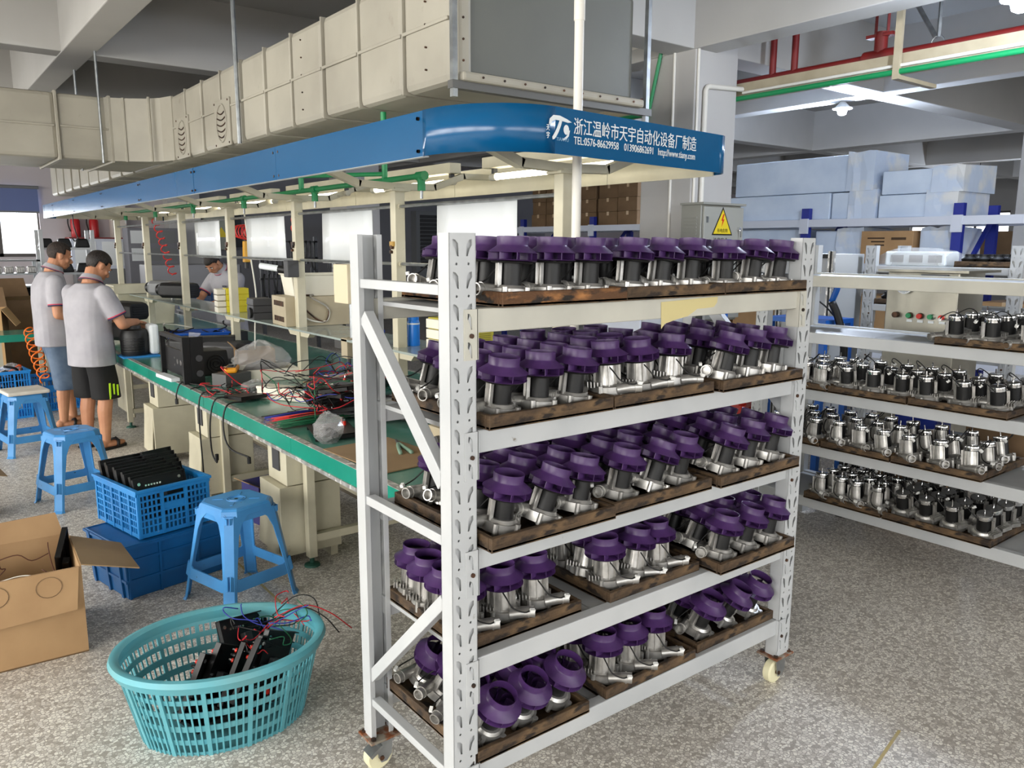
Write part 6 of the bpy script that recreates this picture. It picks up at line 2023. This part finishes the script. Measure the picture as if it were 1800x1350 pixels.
# shelves under the far window
t = thing('window_shelf', 'grey shelf under the far window with a row of silver motor cases', 'shelf', (0.9, 12.2, 0))
for z in (1.12, 1.28, 1.45):
    MB().box(-1.6, 0.62, -0.2, 0.25, z - 0.02, z).part('board', MIDGREY if z > 1.4 else GALV, t)
for x in (-1.58, 0.6):
    for y in (-0.18, 0.23):
        MB().box(x - 0.02, x + 0.02, y - 0.02, y + 0.02, 0, 1.45).part('leg', GALV, t)
MB().box(-1.6, 0.62, 0.2, 0.21, 0.05, 1.1).part('back_panel', BLACKCLOTH, t)
for i in range(6):
    q = thing('motor_case', 'silver ribbed motor case on the shelf under the far window, %s from right' % ORD[i], 'motor', (1.42 - i * 0.125, 12.05, 1.281), 0, 'silver motor cases')
    MB().box(-0.05, 0.05, -0.04, 0.04, 0, 0.085).part('case', ALU, q, bevel=0.012)
    for k in range(3):
        MB().box(-0.04 + k * 0.03, -0.03 + k * 0.03, -0.043, -0.04, 0.01, 0.06).part('rib', ALU_D, q)
t = thing('light_rack', 'slim white rack by the far window holding black heater parts', 'rack', (1.98, 13.2, 0))
for x in (-0.3, 0.35):
    for y in (-0.2, 0.2):
        MB().box(x - 0.025, x + 0.025, y - 0.02, y + 0.02, 0, 1.85).part('post', WHITE_STEEL, t)
for z in (0.5, 0.9, 1.25, 1.6):
    MB().box(-0.3, 0.35, -0.2, 0.2, z - 0.03, z).part('shelf', WHITE_STEEL, t)
for i in range(3):
    for k, z in enumerate((1.6, 1.25)):
        single(MB().taper(-0.1, 0.1, -0.08, 0.08, 0, 0.13, 0.03, 0.02), 'black_part', BLACK, 'black heater housing, %s from left on the %s shelf of the slim white rack' % (ORD[i], 'upper' if k == 0 else 'lower'), 'part', (1.76 + i * 0.23, 13.2, z + 0.001), (0, 0, 0), 'black housings on the slim rack', bevel=0.02)
for i, (x, z) in enumerate(((2.75, 1.78), (3.06, 1.78))):
    t = thing('fire_extinguisher', 'red fire extinguisher, %s of the pair on the far wall' % ['left', 'right'][i], 'extinguisher', (x, 16.82, z), 0, 'fire extinguishers')
    MB().lathe([(0.001, 0), (0.075, 0.0), (0.08, 0.02), (0.08, 0.3), (0.05, 0.36), (0.02, 0.38), (0.001, 0.38)], 16).part('cylinder', M('extinguisher_red', (190, 36, 40), 0.35), t, smooth=True)
    MB().box(-0.05, 0.03, -0.015, 0.015, 0.38, 0.41).part('valve', BLACK, t)
    MB().tube(smoothpath([(-0.03, 0, 0.4), (-0.1, 0, 0.38), (-0.12, 0, 0.25), (-0.09, -0.01, 0.1)], 5), 0.012, 6).part('hose', RUBBER, t, smooth=2)
t = thing('wall_shelf', 'red-edged cabinet on the far wall below the fire extinguishers', 'cabinet', (2.95, 16.7, 1.2))
MB().box(-0.35, 0.6, -0.2, 0.24, 0, 0.55).part('carcass', RACKBEAM, t)
MB().box(-0.37, 0.62, -0.215, 0.24, 0.55, 0.575).part('top_edge', REDSTEEL, t)
for q in range(2):
    MB().box(-0.3 + q * 0.46, 0.06 + q * 0.46, -0.206, -0.2, 0.06, 0.5).part('door_pane', SHEET, t)
t.location.z = 1.2
MB().box(-0.3, 0.55, -0.15, 0.2, -1.2, 0).part('plinth', MIDGREY, t)
# wall panel box and cubby on the far wall
t = thing('wall_switch_box', 'grey switch box with yellow sign on the far wall behind the bench', 'switch box', (5.3, 16.62, 1.55))
MB().box(-0.3, 0.3, -0.1, 0.12, 0, 0.75).part('body', M('switchbox_grey', (150, 154, 142), 0.5), t, bevel=0.01)
MB().prism([(-0.1, 0.25), (0.14, 0.25), (0.02, 0.45)], -0.106, -0.101, lambda a, b, h: (a, h, b)).part('warning_sign', SIGNY, t)
MB().box(0.32, 0.45, -0.05, 0.12, 0.05, 0.7).part('side_meter', BLACK, t)
t = thing('cubby_shelf', 'grey cubby shelf standing along the far wall behind the posts', 'shelf', (3.95, 16.2, 0))
MB().box(-0.5, 0.4, -0.2, 0.2, 0, 1.95).part('carcass', GREYWALL, t, bevel=0.01)
for r in range(2):
    for c in range(3):
        MB().box(-0.45 + c * 0.28, -0.22 + c * 0.28, -0.205, -0.2, 1.35 + r * 0.32, 1.58 + r * 0.32).part('cubby', SHEET if c == 0 else MIDGREY, t)
t = thing('machine_cabinet', 'grey machine cabinet with dark right side standing behind the far posts', 'machine', (3.9, 13.0, 0))
MB().box(-0.9, 0.45, -0.3, 0.3, 0, 1.35).part('body', M('machine_grey', (140, 140, 144), 0.5), t, bevel=0.015)
MB().box(0.45, 0.47, -0.28, 0.28, 0.02, 1.33).part('side_panel', DARKGREY, t)
t = thing('cable_rack', 'tall stand crowded with hanging black cables and plugs behind the bench', 'rack', (3.9, 9.6, 0))
for x in (-0.35, 0.35):
    MB().box(x - 0.02, x + 0.02, -0.02, 0.02, 0, 1.75).part('upright', DARKGREY, t)
    MB().box(x - 0.03, x + 0.03, -0.25, 0.25, 0, 0.04).part('foot', DARKGREY, t)
q = random.Random(9)
for z in (1.7, 1.5, 1.25):
    MB().box(-0.38, 0.38, -0.02, 0.02, z - 0.02, z).part('rail', DARKGREY, t)
for i in range(26):
    x = -0.33 + 0.66 * (i % 13) / 12
    z = 1.7 if i < 13 else 1.3
    l = q.uniform(0.2, 0.4)
    c = MB().tube(smoothpath([(x, -0.03, z), (x + q.uniform(-.02, .02), -0.05, z - l / 2), (x + q.uniform(-.03, .03), -0.04, z - l)], 3), 0.012, 5).part('hanging_cable', RUBBER, t, smooth=2)
    MB().cbox((x, -0.045, z - l), (0.03, 0.03, 0.06)).part('plug', BLACK, c)
t = thing('pedestal_fan', 'black pedestal fan with wire cage standing behind the bench', 'fan', (3.7, 7.65, 0))
for k in range(4):
    rr = 0.2 * math.cos(R(k * 20))
    MB().tube([(rr * math.cos(2 * PI * i / 24), -0.03 - 0.05 * math.sin(R(k * 20)), 1.42 + rr * math.sin(2 * PI * i / 24)) for i in range(24)], 0.004, 4, True).part('cage_ring', BLACKM, t)
for i in range(14):
    a = 2 * PI * i / 14
    MB().tube([(0.04 * math.cos(a), -0.085, 1.42 + 0.04 * math.sin(a)), (0.15 * math.cos(a), -0.07, 1.42 + 0.15 * math.sin(a)), (0.2 * math.cos(a), -0.03, 1.42 + 0.2 * math.sin(a))], 0.003, 4).part('cage_wire', BLACKM, t)
for i in range(3):
    a = 2 * PI * i / 3 + 0.4
    MB().cbox((0.08 * math.cos(a), -0.03, 1.42 + 0.08 * math.sin(a)), (0.15, 0.006, 0.08), (R(20), -a, 0)).part('blade', BLACK, t)
MB().cyl((0, -0.03, 1.42), (0, 0.1, 1.42), 0.05, 12).part('motor', BLACK, t, smooth=True)
MB().cyl((0, 0.05, 0.03), (0, 0.05, 1.4), 0.018, 8).part('pole', BLACKM, t)
MB().cyl((0, 0.05, 0), (0, 0.05, 0.03), 0.2, 20).part('base', BLACK, t, smooth=True)
t = thing('grey_shelving', 'grey louvred shutter unit on the partition behind the near post', 'shutter', (9.9, 16.6, 0))
MB().box(-0.05, 1.1, -0.1, 0.14, 0.0, 2.45).part('frame', MIDGREY, t)
for q in range(14):
    MB().cbox((0.55, -0.11, 1.15 + q * 0.09), (1.0, 0.02, 0.075), (R(18), 0, 0)).part('slat', DARKGREY, t)
crate('dark blue plastic crate on the floor side behind the seated worker', (3.0, 10.9, 0.8), 0, 0.5, 0.36, 0.28, TUBBLUE, False)
t = thing('side_cart', 'steel cart carrying the dark blue crate behind the bench', 'cart', (3.25, 11.08, 0))
MB().box(-0.28, 0.28, -0.2, 0.2, 0.77, 0.798).part('deck', GALV, t)
for x in (-0.25, 0.25):
    for y in (-0.17, 0.17):
        MB().box(x - 0.015, x + 0.015, y - 0.015, y + 0.015, 0, 0.77).part('leg', GALV, t)
single(MB().tube(smoothpath([(0, 0, 0), (0.0, 0, -0.1), (0.02, 0, -0.2), (0.03, 0, -0.24), (0.0, 0, -0.27), (-0.02, 0, -0.24)], 4), 0.006, 5), 'wire_hook', BLACKM, 'bent wire hook hanging under the far end of the canopy', 'hook', (1.52, 9.4, 1.95), smooth=2)


# ================================================================ people
def remeshed(mb, name, mat, parent, voxel, smooth=4):
    me = mb.mesh(name, mat, 2)
    o = bpy.data.objects.new(name, me)
    COL.objects.link(o)
    r = o.modifiers.new('r', 'REMESH')
    r.mode = 'VOXEL'
    r.voxel_size = voxel
    s = o.modifiers.new('s', 'SMOOTH')
    s.iterations = smooth
    s.factor = 0.5
    dg = bpy.context.evaluated_depsgraph_get()
    n = bpy.data.meshes.new_from_object(o.evaluated_get(dg))
    bpy.data.objects.remove(o)
    n.materials.clear()
    n.materials.append(mat)
    n.polygons.foreach_set('use_smooth', [True] * len(n.polygons))
    ob = bpy.data.objects.new(name, n)
    COL.objects.link(ob)
    ob.parent = parent
    return ob


def limb(mb, pts, n=12):
    """chain of capsules: pts = [(x, y, z, r), ...]"""
    for a, b in zip(pts[:-1], pts[1:]):
        mb.cyl(a[:3], b[:3], a[3], n, b[3])
    for p in pts:
        mb.sph(p[:3], p[3] * 0.995, n=n, m=6)


def hand(mb, w, d, up, side):
    """palm, four fingers of unequal length with a bend, thumb from the side of the palm"""
    w, d, up = Vector(w), Vector(d).normalized(), Vector(up)
    s = d.cross(up).normalized() * side
    u = s.cross(d).normalized() * side
    for k in range(4):
        b = w + d * 0.02 + s * (-0.028 + k * 0.0187)
        e = w + d * 0.088 + s * (-0.031 + k * 0.0207)
        mb.cyl(b, e, 0.014, 8, 0.0115)
        mb.sph(e, 0.0115, n=8, m=5)
        ln = (0.062, 0.074, 0.07, 0.055)[k]
        p1 = e + d * ln * 0.5 - u * 0.012
        p2 = p1 + d * ln * 0.3 - u * 0.024
        mb.cyl(e, p1, 0.0098, 8, 0.009)
        mb.sph(p1, 0.009, n=8, m=5)
        mb.cyl(p1, p2, 0.009, 8, 0.0075)
        mb.sph(p2, 0.0075, n=8, m=5)
    t0 = w + d * 0.03 - s * 0.03
    t1 = t0 + d * 0.035 - s * 0.03 - u * 0.012
    t2 = t1 + d * 0.035 - s * 0.004 - u * 0.016
    mb.cyl(t0, t1, 0.0135, 8, 0.011)
    mb.sph(t1, 0.011, n=8, m=5)
    mb.cyl(t1, t2, 0.0105, 8, 0.0085)
    mb.sph(t2, 0.0085, n=8, m=5)


def ring(c, rx, ry, n=24, tilt=0.0, tz=0.0):
    out = []
    for i in range(n):
        a = 2 * PI * i / n
        x, y = rx * math.cos(a), ry * math.sin(a)
        # squarish section
        f = 1.0 / (abs(math.cos(a)) ** 2.6 + abs(math.sin(a)) ** 2.6) ** (1 / 2.6)
        x, y = x * f * 0.97, y * f * 0.97
        out.append((c[0] + x, c[1] + y, c[2] + y * math.tan(tilt) + x * math.tan(tz)))
    return out


def person(label, loc, rz, P, skin=SKIN):
    """local frame: faces +Y, right hand side +X"""
    t = thing('person', label, 'person', loc, rz)
    HC = Vector(P['head'])
    HM = Matrix.Translation(HC) @ Euler((R(-P['pitch']), R(P.get('roll', 0)), R(P['yaw']))).to_matrix().to_4x4()

    def h(x, y, z):
        return HM @ Vector((x, y, z))
    q = HM.to_euler()
    mb = MB()
    # skull, face, jaw
    mb.sph(h(0, -0.012, 0.03), 0.076, 0.094, 0.088, 16, 10, q)
    mb.sph(h(0, 0.022, -0.02), 0.064, 0.07, 0.085, 16, 10, q)
    mb.sph(h(0, 0.045, -0.068), 0.045, 0.045, 0.036, 12, 8, q)
    mb.sph(h(0, 0.062, -0.085), 0.024, 0.022, 0.018, 10, 6, q)
    mb.cyl(h(0, 0.082, 0.012), h(0, 0.106, -0.028), 0.009, 8, 0.015)
    mb.sph(h(0, 0.103, -0.03), 0.0145, 0.012, 0.011, 8, 6, q)
    mb.sph(h(0, 0.088, -0.055), 0.022, 0.009, 0.007, 10, 6, q)
    mb.sph(h(0, 0.087, -0.066), 0.019, 0.009, 0.007, 10, 6, q)
    for s in (-1, 1):
        mb.sph(h(s * 0.03, 0.075, 0.022), 0.024, 0.014, 0.008, 8, 6, q)
        mb.sph(h(s * 0.045, 0.058, -0.022), 0.022, 0.02, 0.022, 8, 6, q)
        mb.sph(h(s * 0.078, -0.006, -0.008), 0.009, 0.02, 0.032, 10, 6, q)
        mb.sph(h(s * 0.083, -0.014, 0.006), 0.008, 0.014, 0.018, 8, 6, q)
    nb = Vector(P['neck'])
    mb.cyl(h(0, -0.025, -0.04), nb, 0.054, 14, 0.062)
    mb.sph(nb, 0.066, n=12, m=6)
    # trunk
    mb.loft([ring(c, rx - 0.012, ry - 0.012) for c, rx, ry in P['torso'][1:]])
    for side, k in ((1, 'R'), (-1, 'L')):
        S, E, Wp = P['arm' + k]
        mid = [S[i] * 0.45 + E[i] * 0.55 for i in range(3)]
        fm = [E[i] * 0.62 + Wp[i] * 0.38 for i in range(3)]
        limb(mb, [(*S, 0.056), (*mid, 0.049), (*E, 0.041), (*fm, 0.042), (*Wp, 0.028)])
        d = Vector(Wp) - Vector(E)
        hand(mb, Wp, P.get('hd' + k, d), P.get('hu' + k, (0, 0, 1)), side)
        if 'leg' + k in P:
            Hp, K, A = P['leg' + k]
            cm = [K[i] * 0.66 + A[i] * 0.34 for i in range(3)]
            limb(mb, [(*Hp, 0.072), (*K, 0.056), (cm[0], cm[1] - 0.012, cm[2], 0.056), (*A, 0.036)])
            mb.sph((A[0], A[1] - 0.03, 0.045), 0.034, 0.04, 0.04, 10, 6)
            mb.sph((A[0] + side * 0.004, A[1] + 0.07, 0.035), 0.042, 0.11, 0.03, 12, 6)
    remeshed(mb, 'body', skin, t, 0.0058, 3)
    # eyes and brows
    for s in (-1, 1):
        MB().sph(h(s * 0.031, 0.079, 0.004), 0.0125, 0.008, 0.0065, 8, 6, q).part('eye', WHITE_PRINT, t, smooth=2)
        MB().sph(h(s * 0.031, 0.0855, 0.004), 0.0055, 0.003, 0.0055, 8, 6, q).part('iris', BLACK, t, smooth=2)
        MB().sph(h(s * 0.033, 0.081, 0.026), 0.021, 0.008, 0.0045, 8, 6, q).part('eyebrow', HAIR, t, smooth=2)
    MB().sph(h(0, 0.0935, -0.0605), 0.019, 0.004, 0.002, 8, 4, q).part('mouth', M('lip_line', (120, 66, 58), 0.6), t, smooth=2)
    # hair cap: part of a sphere behind the hairline
    hb = MB()
    n, m = 36, 22
    idx = {}
    for i in range(m + 1):
        ph = -PI / 2 + PI * i / m
        for j in range(n):
            a = 2 * PI * j / n
            x, y, z = 0.0815 * math.cos(ph) * math.cos(a), -0.014 + 0.101 * math.cos(ph) * math.sin(a), 0.032 + 0.0945 * math.sin(ph)
            idx[i, j] = (x, y, z)
    g = P.get('hairline', 0.0)

    def inside(p):
        x, y, z = p
        front = y > 0.03
        if front:
            return z > 0.052 + g + 0.35 * (y - 0.03)
        if abs(x) > 0.05 and -0.035 < y <= 0.03:
            return z > (0.014 if y < 0.012 else -0.012) + (0.012 if y > 0.02 else 0)
        return z > -0.05
    used = {}
    for i in range(m):
        for j in range(n):
            c4 = [(i, j), (i, (j + 1) % n), (i + 1, (j + 1) % n), (i + 1, j)]
            if all(inside(idx[k]) for k in c4):
                f = []
                for k in c4:
                    if k not in used:
                        used[k] = len(hb.v)
                        hb.v.append(tuple(h(*idx[k])))
                    f.append(used[k])
                hb.f.append(tuple(f))
    ho = hb.part('hair', P['hair'], t, smooth=2)
    sd = ho.modifiers.new('thick', 'SOLIDIFY')
    sd.thickness = 0.012
    # polo shirt: trunk and sleeves in one skin
    sb = MB()
    sb.loft([ring(c, rx + 0.006, ry + 0.006) for c, rx, ry in P['torso']])
    cuffs = []
    for k in ('R', 'L'):
        S, E, Wp = P['arm' + k]
        e = [S[i] * 0.28 + E[i] * 0.72 for i in range(3)]
        limb(sb, [(*S, 0.072), (S[0] * 0.6 + e[0] * 0.4, S[1] * 0.6 + e[1] * 0.4, S[2] * 0.6 + e[2] * 0.4, 0.075)])
        sb.cyl((S[0] * 0.6 + e[0] * 0.4, S[1] * 0.6 + e[1] * 0.4, S[2] * 0.6 + e[2] * 0.4), e, 0.075, 14, 0.072)
        cuffs.append((S, e))
    so = remeshed(sb, 'polo_shirt', SHIRT, t, 0.009, 5)
    for S, e in cuffs:
        d = (Vector(e) - Vector(S)).normalized()
        MB().cyl(Vector(e) - d * 0.004, Vector(e) + d * 0.006, 0.0735, 18).part('sleeve_trim', TRIMNAVY, so, smooth=True)
        MB().cyl(Vector(e) - d * 0.012, Vector(e) - d * 0.005, 0.0738, 18).part('sleeve_trim', TRIMRED, so, smooth=True)
    # collar
    nv = (h(0, -0.02, -0.05) - nb).normalized()
    cb = MB()
    e1 = nv.orthogonal().normalized()
    ax = Vector((1, 0, 0))
    ax = (ax - nv * ax.dot(nv)).normalized()
    ay = nv.cross(ax)

    def cring(off, r, lift=0.0):
        return [nb + nv * (off - 0.012 * math.sin(2 * PI * i / 24) * lift) + (ax * math.cos(2 * PI * i / 24) * r + ay * math.sin(2 * PI * i / 24) * r) for i in range(24)]
    cb.loft([cring(0.05, 0.067), cring(0.058, 0.071), cring(0.012, 0.092), cring(0.006, 0.092), cring(0.03, 0.075)], caps=False)
    cb.part('collar', SHIRT, so, smooth=True)
    MB().loft([cring(0.0125, 0.0935), cring(0.0085, 0.094), cring(0.006, 0.093), cring(0.01, 0.092)], caps=False).part('collar_trim', TRIMNAVY, so, smooth=True)
    MB().loft([cring(0.0185, 0.0905), cring(0.0145, 0.093), cring(0.0145, 0.092), cring(0.0185, 0.0895)], caps=False).part('collar_trim', TRIMRED, so, smooth=True)
    if P.get('badge'):
        b = P['badge']
        MB().cbox(b, (0.05, 0.004, 0.022)).part('chest_logo', M('logo_grey', (70, 70, 80), 0.7), so)
    # shorts
    if 'legR' in P:
        pb = MB()
        c0, rx, ry = P['torso'][0]
        pv = P['pelvis']
        pb.loft([ring((pv[0], pv[1], pv[2] + 0.12), 0.135, 0.1), ring((pv[0], pv[1], pv[2]), 0.158, 0.115), ring((pv[0], pv[1], pv[2] - 0.06), 0.168, 0.118)])
        for k in ('R', 'L'):
            Hp, K, A = P['leg' + k]
            zb = P['hem']
            f = (Hp[2] - zb) / (Hp[2] - K[2])
            lo = [Hp[i] + (K[i] - Hp[i]) * f for i in range(3)]
            pb.loft([ring((Hp[0] * 0.8, Hp[1], Hp[2] - 0.02), 0.09, 0.11), ring(((Hp[0] + lo[0]) / 2, (Hp[1] + lo[1]) / 2, (Hp[2] + lo[2]) / 2), 0.098, 0.105), ring(lo, P.get('hemr', 0.095), P.get('hemr', 0.095) + 0.005)])
        po = remeshed(pb, 'shorts', P['shorts'], t, 0.009, 4)
        for it in P.get('stripes', ()):
            MB().cbox(it[0], it[1], it[2]).part('neon_stripe', NEON, po)
        for it in P.get('patches', ()):
            MB().sph(it, 0.02, 0.02, 0.03, 8, 6).part('worn_patch', M('worn_denim', (176, 186, 196), 0.9), po, smooth=2)
    for k, side in (('R', 1), ('L', -1)):
        if 'leg' + k in P and P.get('shoes'):
            A = P['leg' + k][2]
            sh = MB()
            sh.prism([(A[0] + x, A[1] + y) for x, y in ((-0.036, -0.075), (0.036, -0.075), (0.046, 0.0), (0.05, 0.1), (0.036, 0.165), (0.0, 0.182), (-0.036, 0.165), (-0.05, 0.1), (-0.046, 0.0))], 0.0, 0.022)
            so_ = sh.part('sandal', P['shoes'], t, bevel=0.004)
            MB().tube([(A[0] - 0.052, A[1] + 0.07, 0.02), (A[0] - 0.04, A[1] + 0.085, 0.062), (A[0], A[1] + 0.09, 0.075), (A[0] + 0.04, A[1] + 0.085, 0.062), (A[0] + 0.052, A[1] + 0.07, 0.02)], 0.014, 6).part('strap', P['shoes'], so_, smooth=2)
    return t


# worker in black shorts: seen from behind, head bowed to the right
person('person in grey polo shirt and black shorts with neon stripes working at the bench', (1.2, 7.12, 0), R(-62), dict(
    head=(0.0, 0.13, 1.475), pitch=38, yaw=-12, neck=(0, 0.045, 1.345), hair=HAIR, hairline=-0.006,
    torso=[((0, -0.0, 0.69), 0.185, 0.148), ((0, 0.0, 0.8), 0.185, 0.145), ((0, -0.005, 0.95), 0.18, 0.136), ((0, -0.008, 1.1), 0.19, 0.135), ((0, 0.0, 1.22), 0.2, 0.128), ((0, 0.015, 1.3), 0.165, 0.1), ((0, 0.03, 1.345), 0.09, 0.08)],
    armR=((0.19, 0.01, 1.265), (0.265, 0.09, 1.02), (0.17, 0.31, 1.02)), armL=((-0.19, 0.01, 1.265), (-0.26, 0.1, 1.03), (-0.08, 0.32, 1.03)),
    hdR=(-0.4, 1, -0.25), hdL=(0.5, 1, -0.2),
    pelvis=(0, 0, 0.8), legR=((0.095, 0.0, 0.76), (0.1, 0.02, 0.45), (0.1, -0.015, 0.075)), legL=((-0.095, 0.0, 0.76), (-0.1, 0.02, 0.45), (-0.1, -0.02, 0.075)),
    hem=0.42, hemr=0.103, shorts=BLACKCLOTH, shoes=BLACK,
    stripes=[((0.197, 0.02 - 0.035 + 0.035 * i, 0.49), (0.006, 0.014, 0.13 - 0.02 * i), (0, R(3), 0)) for i in range(3)]))

# worker in denim shorts: profile to the right
person('person in grey polo shirt and faded denim shorts standing at the far left', (1.09, 8.18, 0), R(-84), dict(
    head=(0.0, 0.105, 1.545), pitch=20, yaw=-2, neck=(0, 0.03, 1.41), hair=HAIR2, hairline=0.006,
    torso=[((0, 0.0, 0.75), 0.178, 0.15), ((0, 0.0, 0.85), 0.178, 0.15), ((0, -0.005, 1.0), 0.175, 0.142), ((0, -0.01, 1.15), 0.185, 0.138), ((0, -0.005, 1.28), 0.198, 0.13), ((0, 0.008, 1.365), 0.16, 0.1), ((0, 0.02, 1.41), 0.088, 0.08)],
    armR=((0.19, 0.0, 1.32), (0.225, -0.01, 1.04), (0.17, 0.22, 0.99)), armL=((-0.19, 0.0, 1.32), (-0.23, 0.05, 1.06), (-0.1, 0.27, 1.0)),
    hdR=(-0.5, 1, 0.0), hdL=(0.4, 1, 0.0),
    pelvis=(0, 0, 0.84), legR=((0.095, 0.0, 0.8), (0.105, 0.03, 0.46), (0.1, -0.01, 0.075)), legL=((-0.095, 0.0, 0.8), (-0.1, 0.1, 0.46), (-0.1, 0.12, 0.075)),
    hem=0.36, hemr=0.1, shorts=DENIM, shoes=BLACK, patches=[(0.2, 0.07, 0.66), (0.2, 0.09, 0.52)]))

# seated worker behind the bench, head bowed, facing left
person('person in grey polo shirt bowing over work behind the bench', (3.12, 9.62, 0.0), R(118), dict(
    head=(0.0, 0.2, 1.44), pitch=52, yaw=4, neck=(0, 0.07, 1.355), hair=HAIR, hairline=-0.012,
    torso=[((0, -0.08, 0.6), 0.18, 0.14), ((0, -0.06, 0.8), 0.18, 0.14), ((0, -0.05, 0.95), 0.178, 0.138), ((0, -0.03, 1.1), 0.19, 0.135), ((0, 0.0, 1.22), 0.205, 0.13), ((0, 0.03, 1.31), 0.165, 0.1), ((0, 0.055, 1.355), 0.09, 0.08)],
    armR=((0.195, 0.0, 1.26), (0.25, 0.16, 1.03), (0.1, 0.36, 0.98)), armL=((-0.195, 0.0, 1.26), (-0.26, 0.14, 1.03), (-0.1, 0.36, 0.98)),
    pelvis=(0, -0.1, 0.5), legR=((0.1, -0.06, 0.56), (0.12, 0.3, 0.5), (0.12, 0.3, 0.075)), legL=((-0.1, -0.06, 0.56), (-0.12, 0.3, 0.5), (-0.12, 0.3, 0.075)),
    hem=0.52, shorts=BLACKCLOTH, shoes=BLACK, badge=(-0.09, 0.135, 1.17)))
t = thing('work_stool', 'dark stool under the worker behind the bench', 'stool', (3.2, 9.66, 0))
MB().lathe([(0.001, 0.42), (0.17, 0.42), (0.175, 0.44), (0.16, 0.46), (0.001, 0.46)], 18).part('seat', BLACK, t, smooth=True)
for i in range(4):
    a = R(45 + 90 * i)
    MB().bar((0.1 * math.cos(a), 0.1 * math.sin(a), 0.42), (0.19 * math.cos(a), 0.19 * math.sin(a), 0.0), 0.025, 0.025).part('leg', DARKGREY, t)
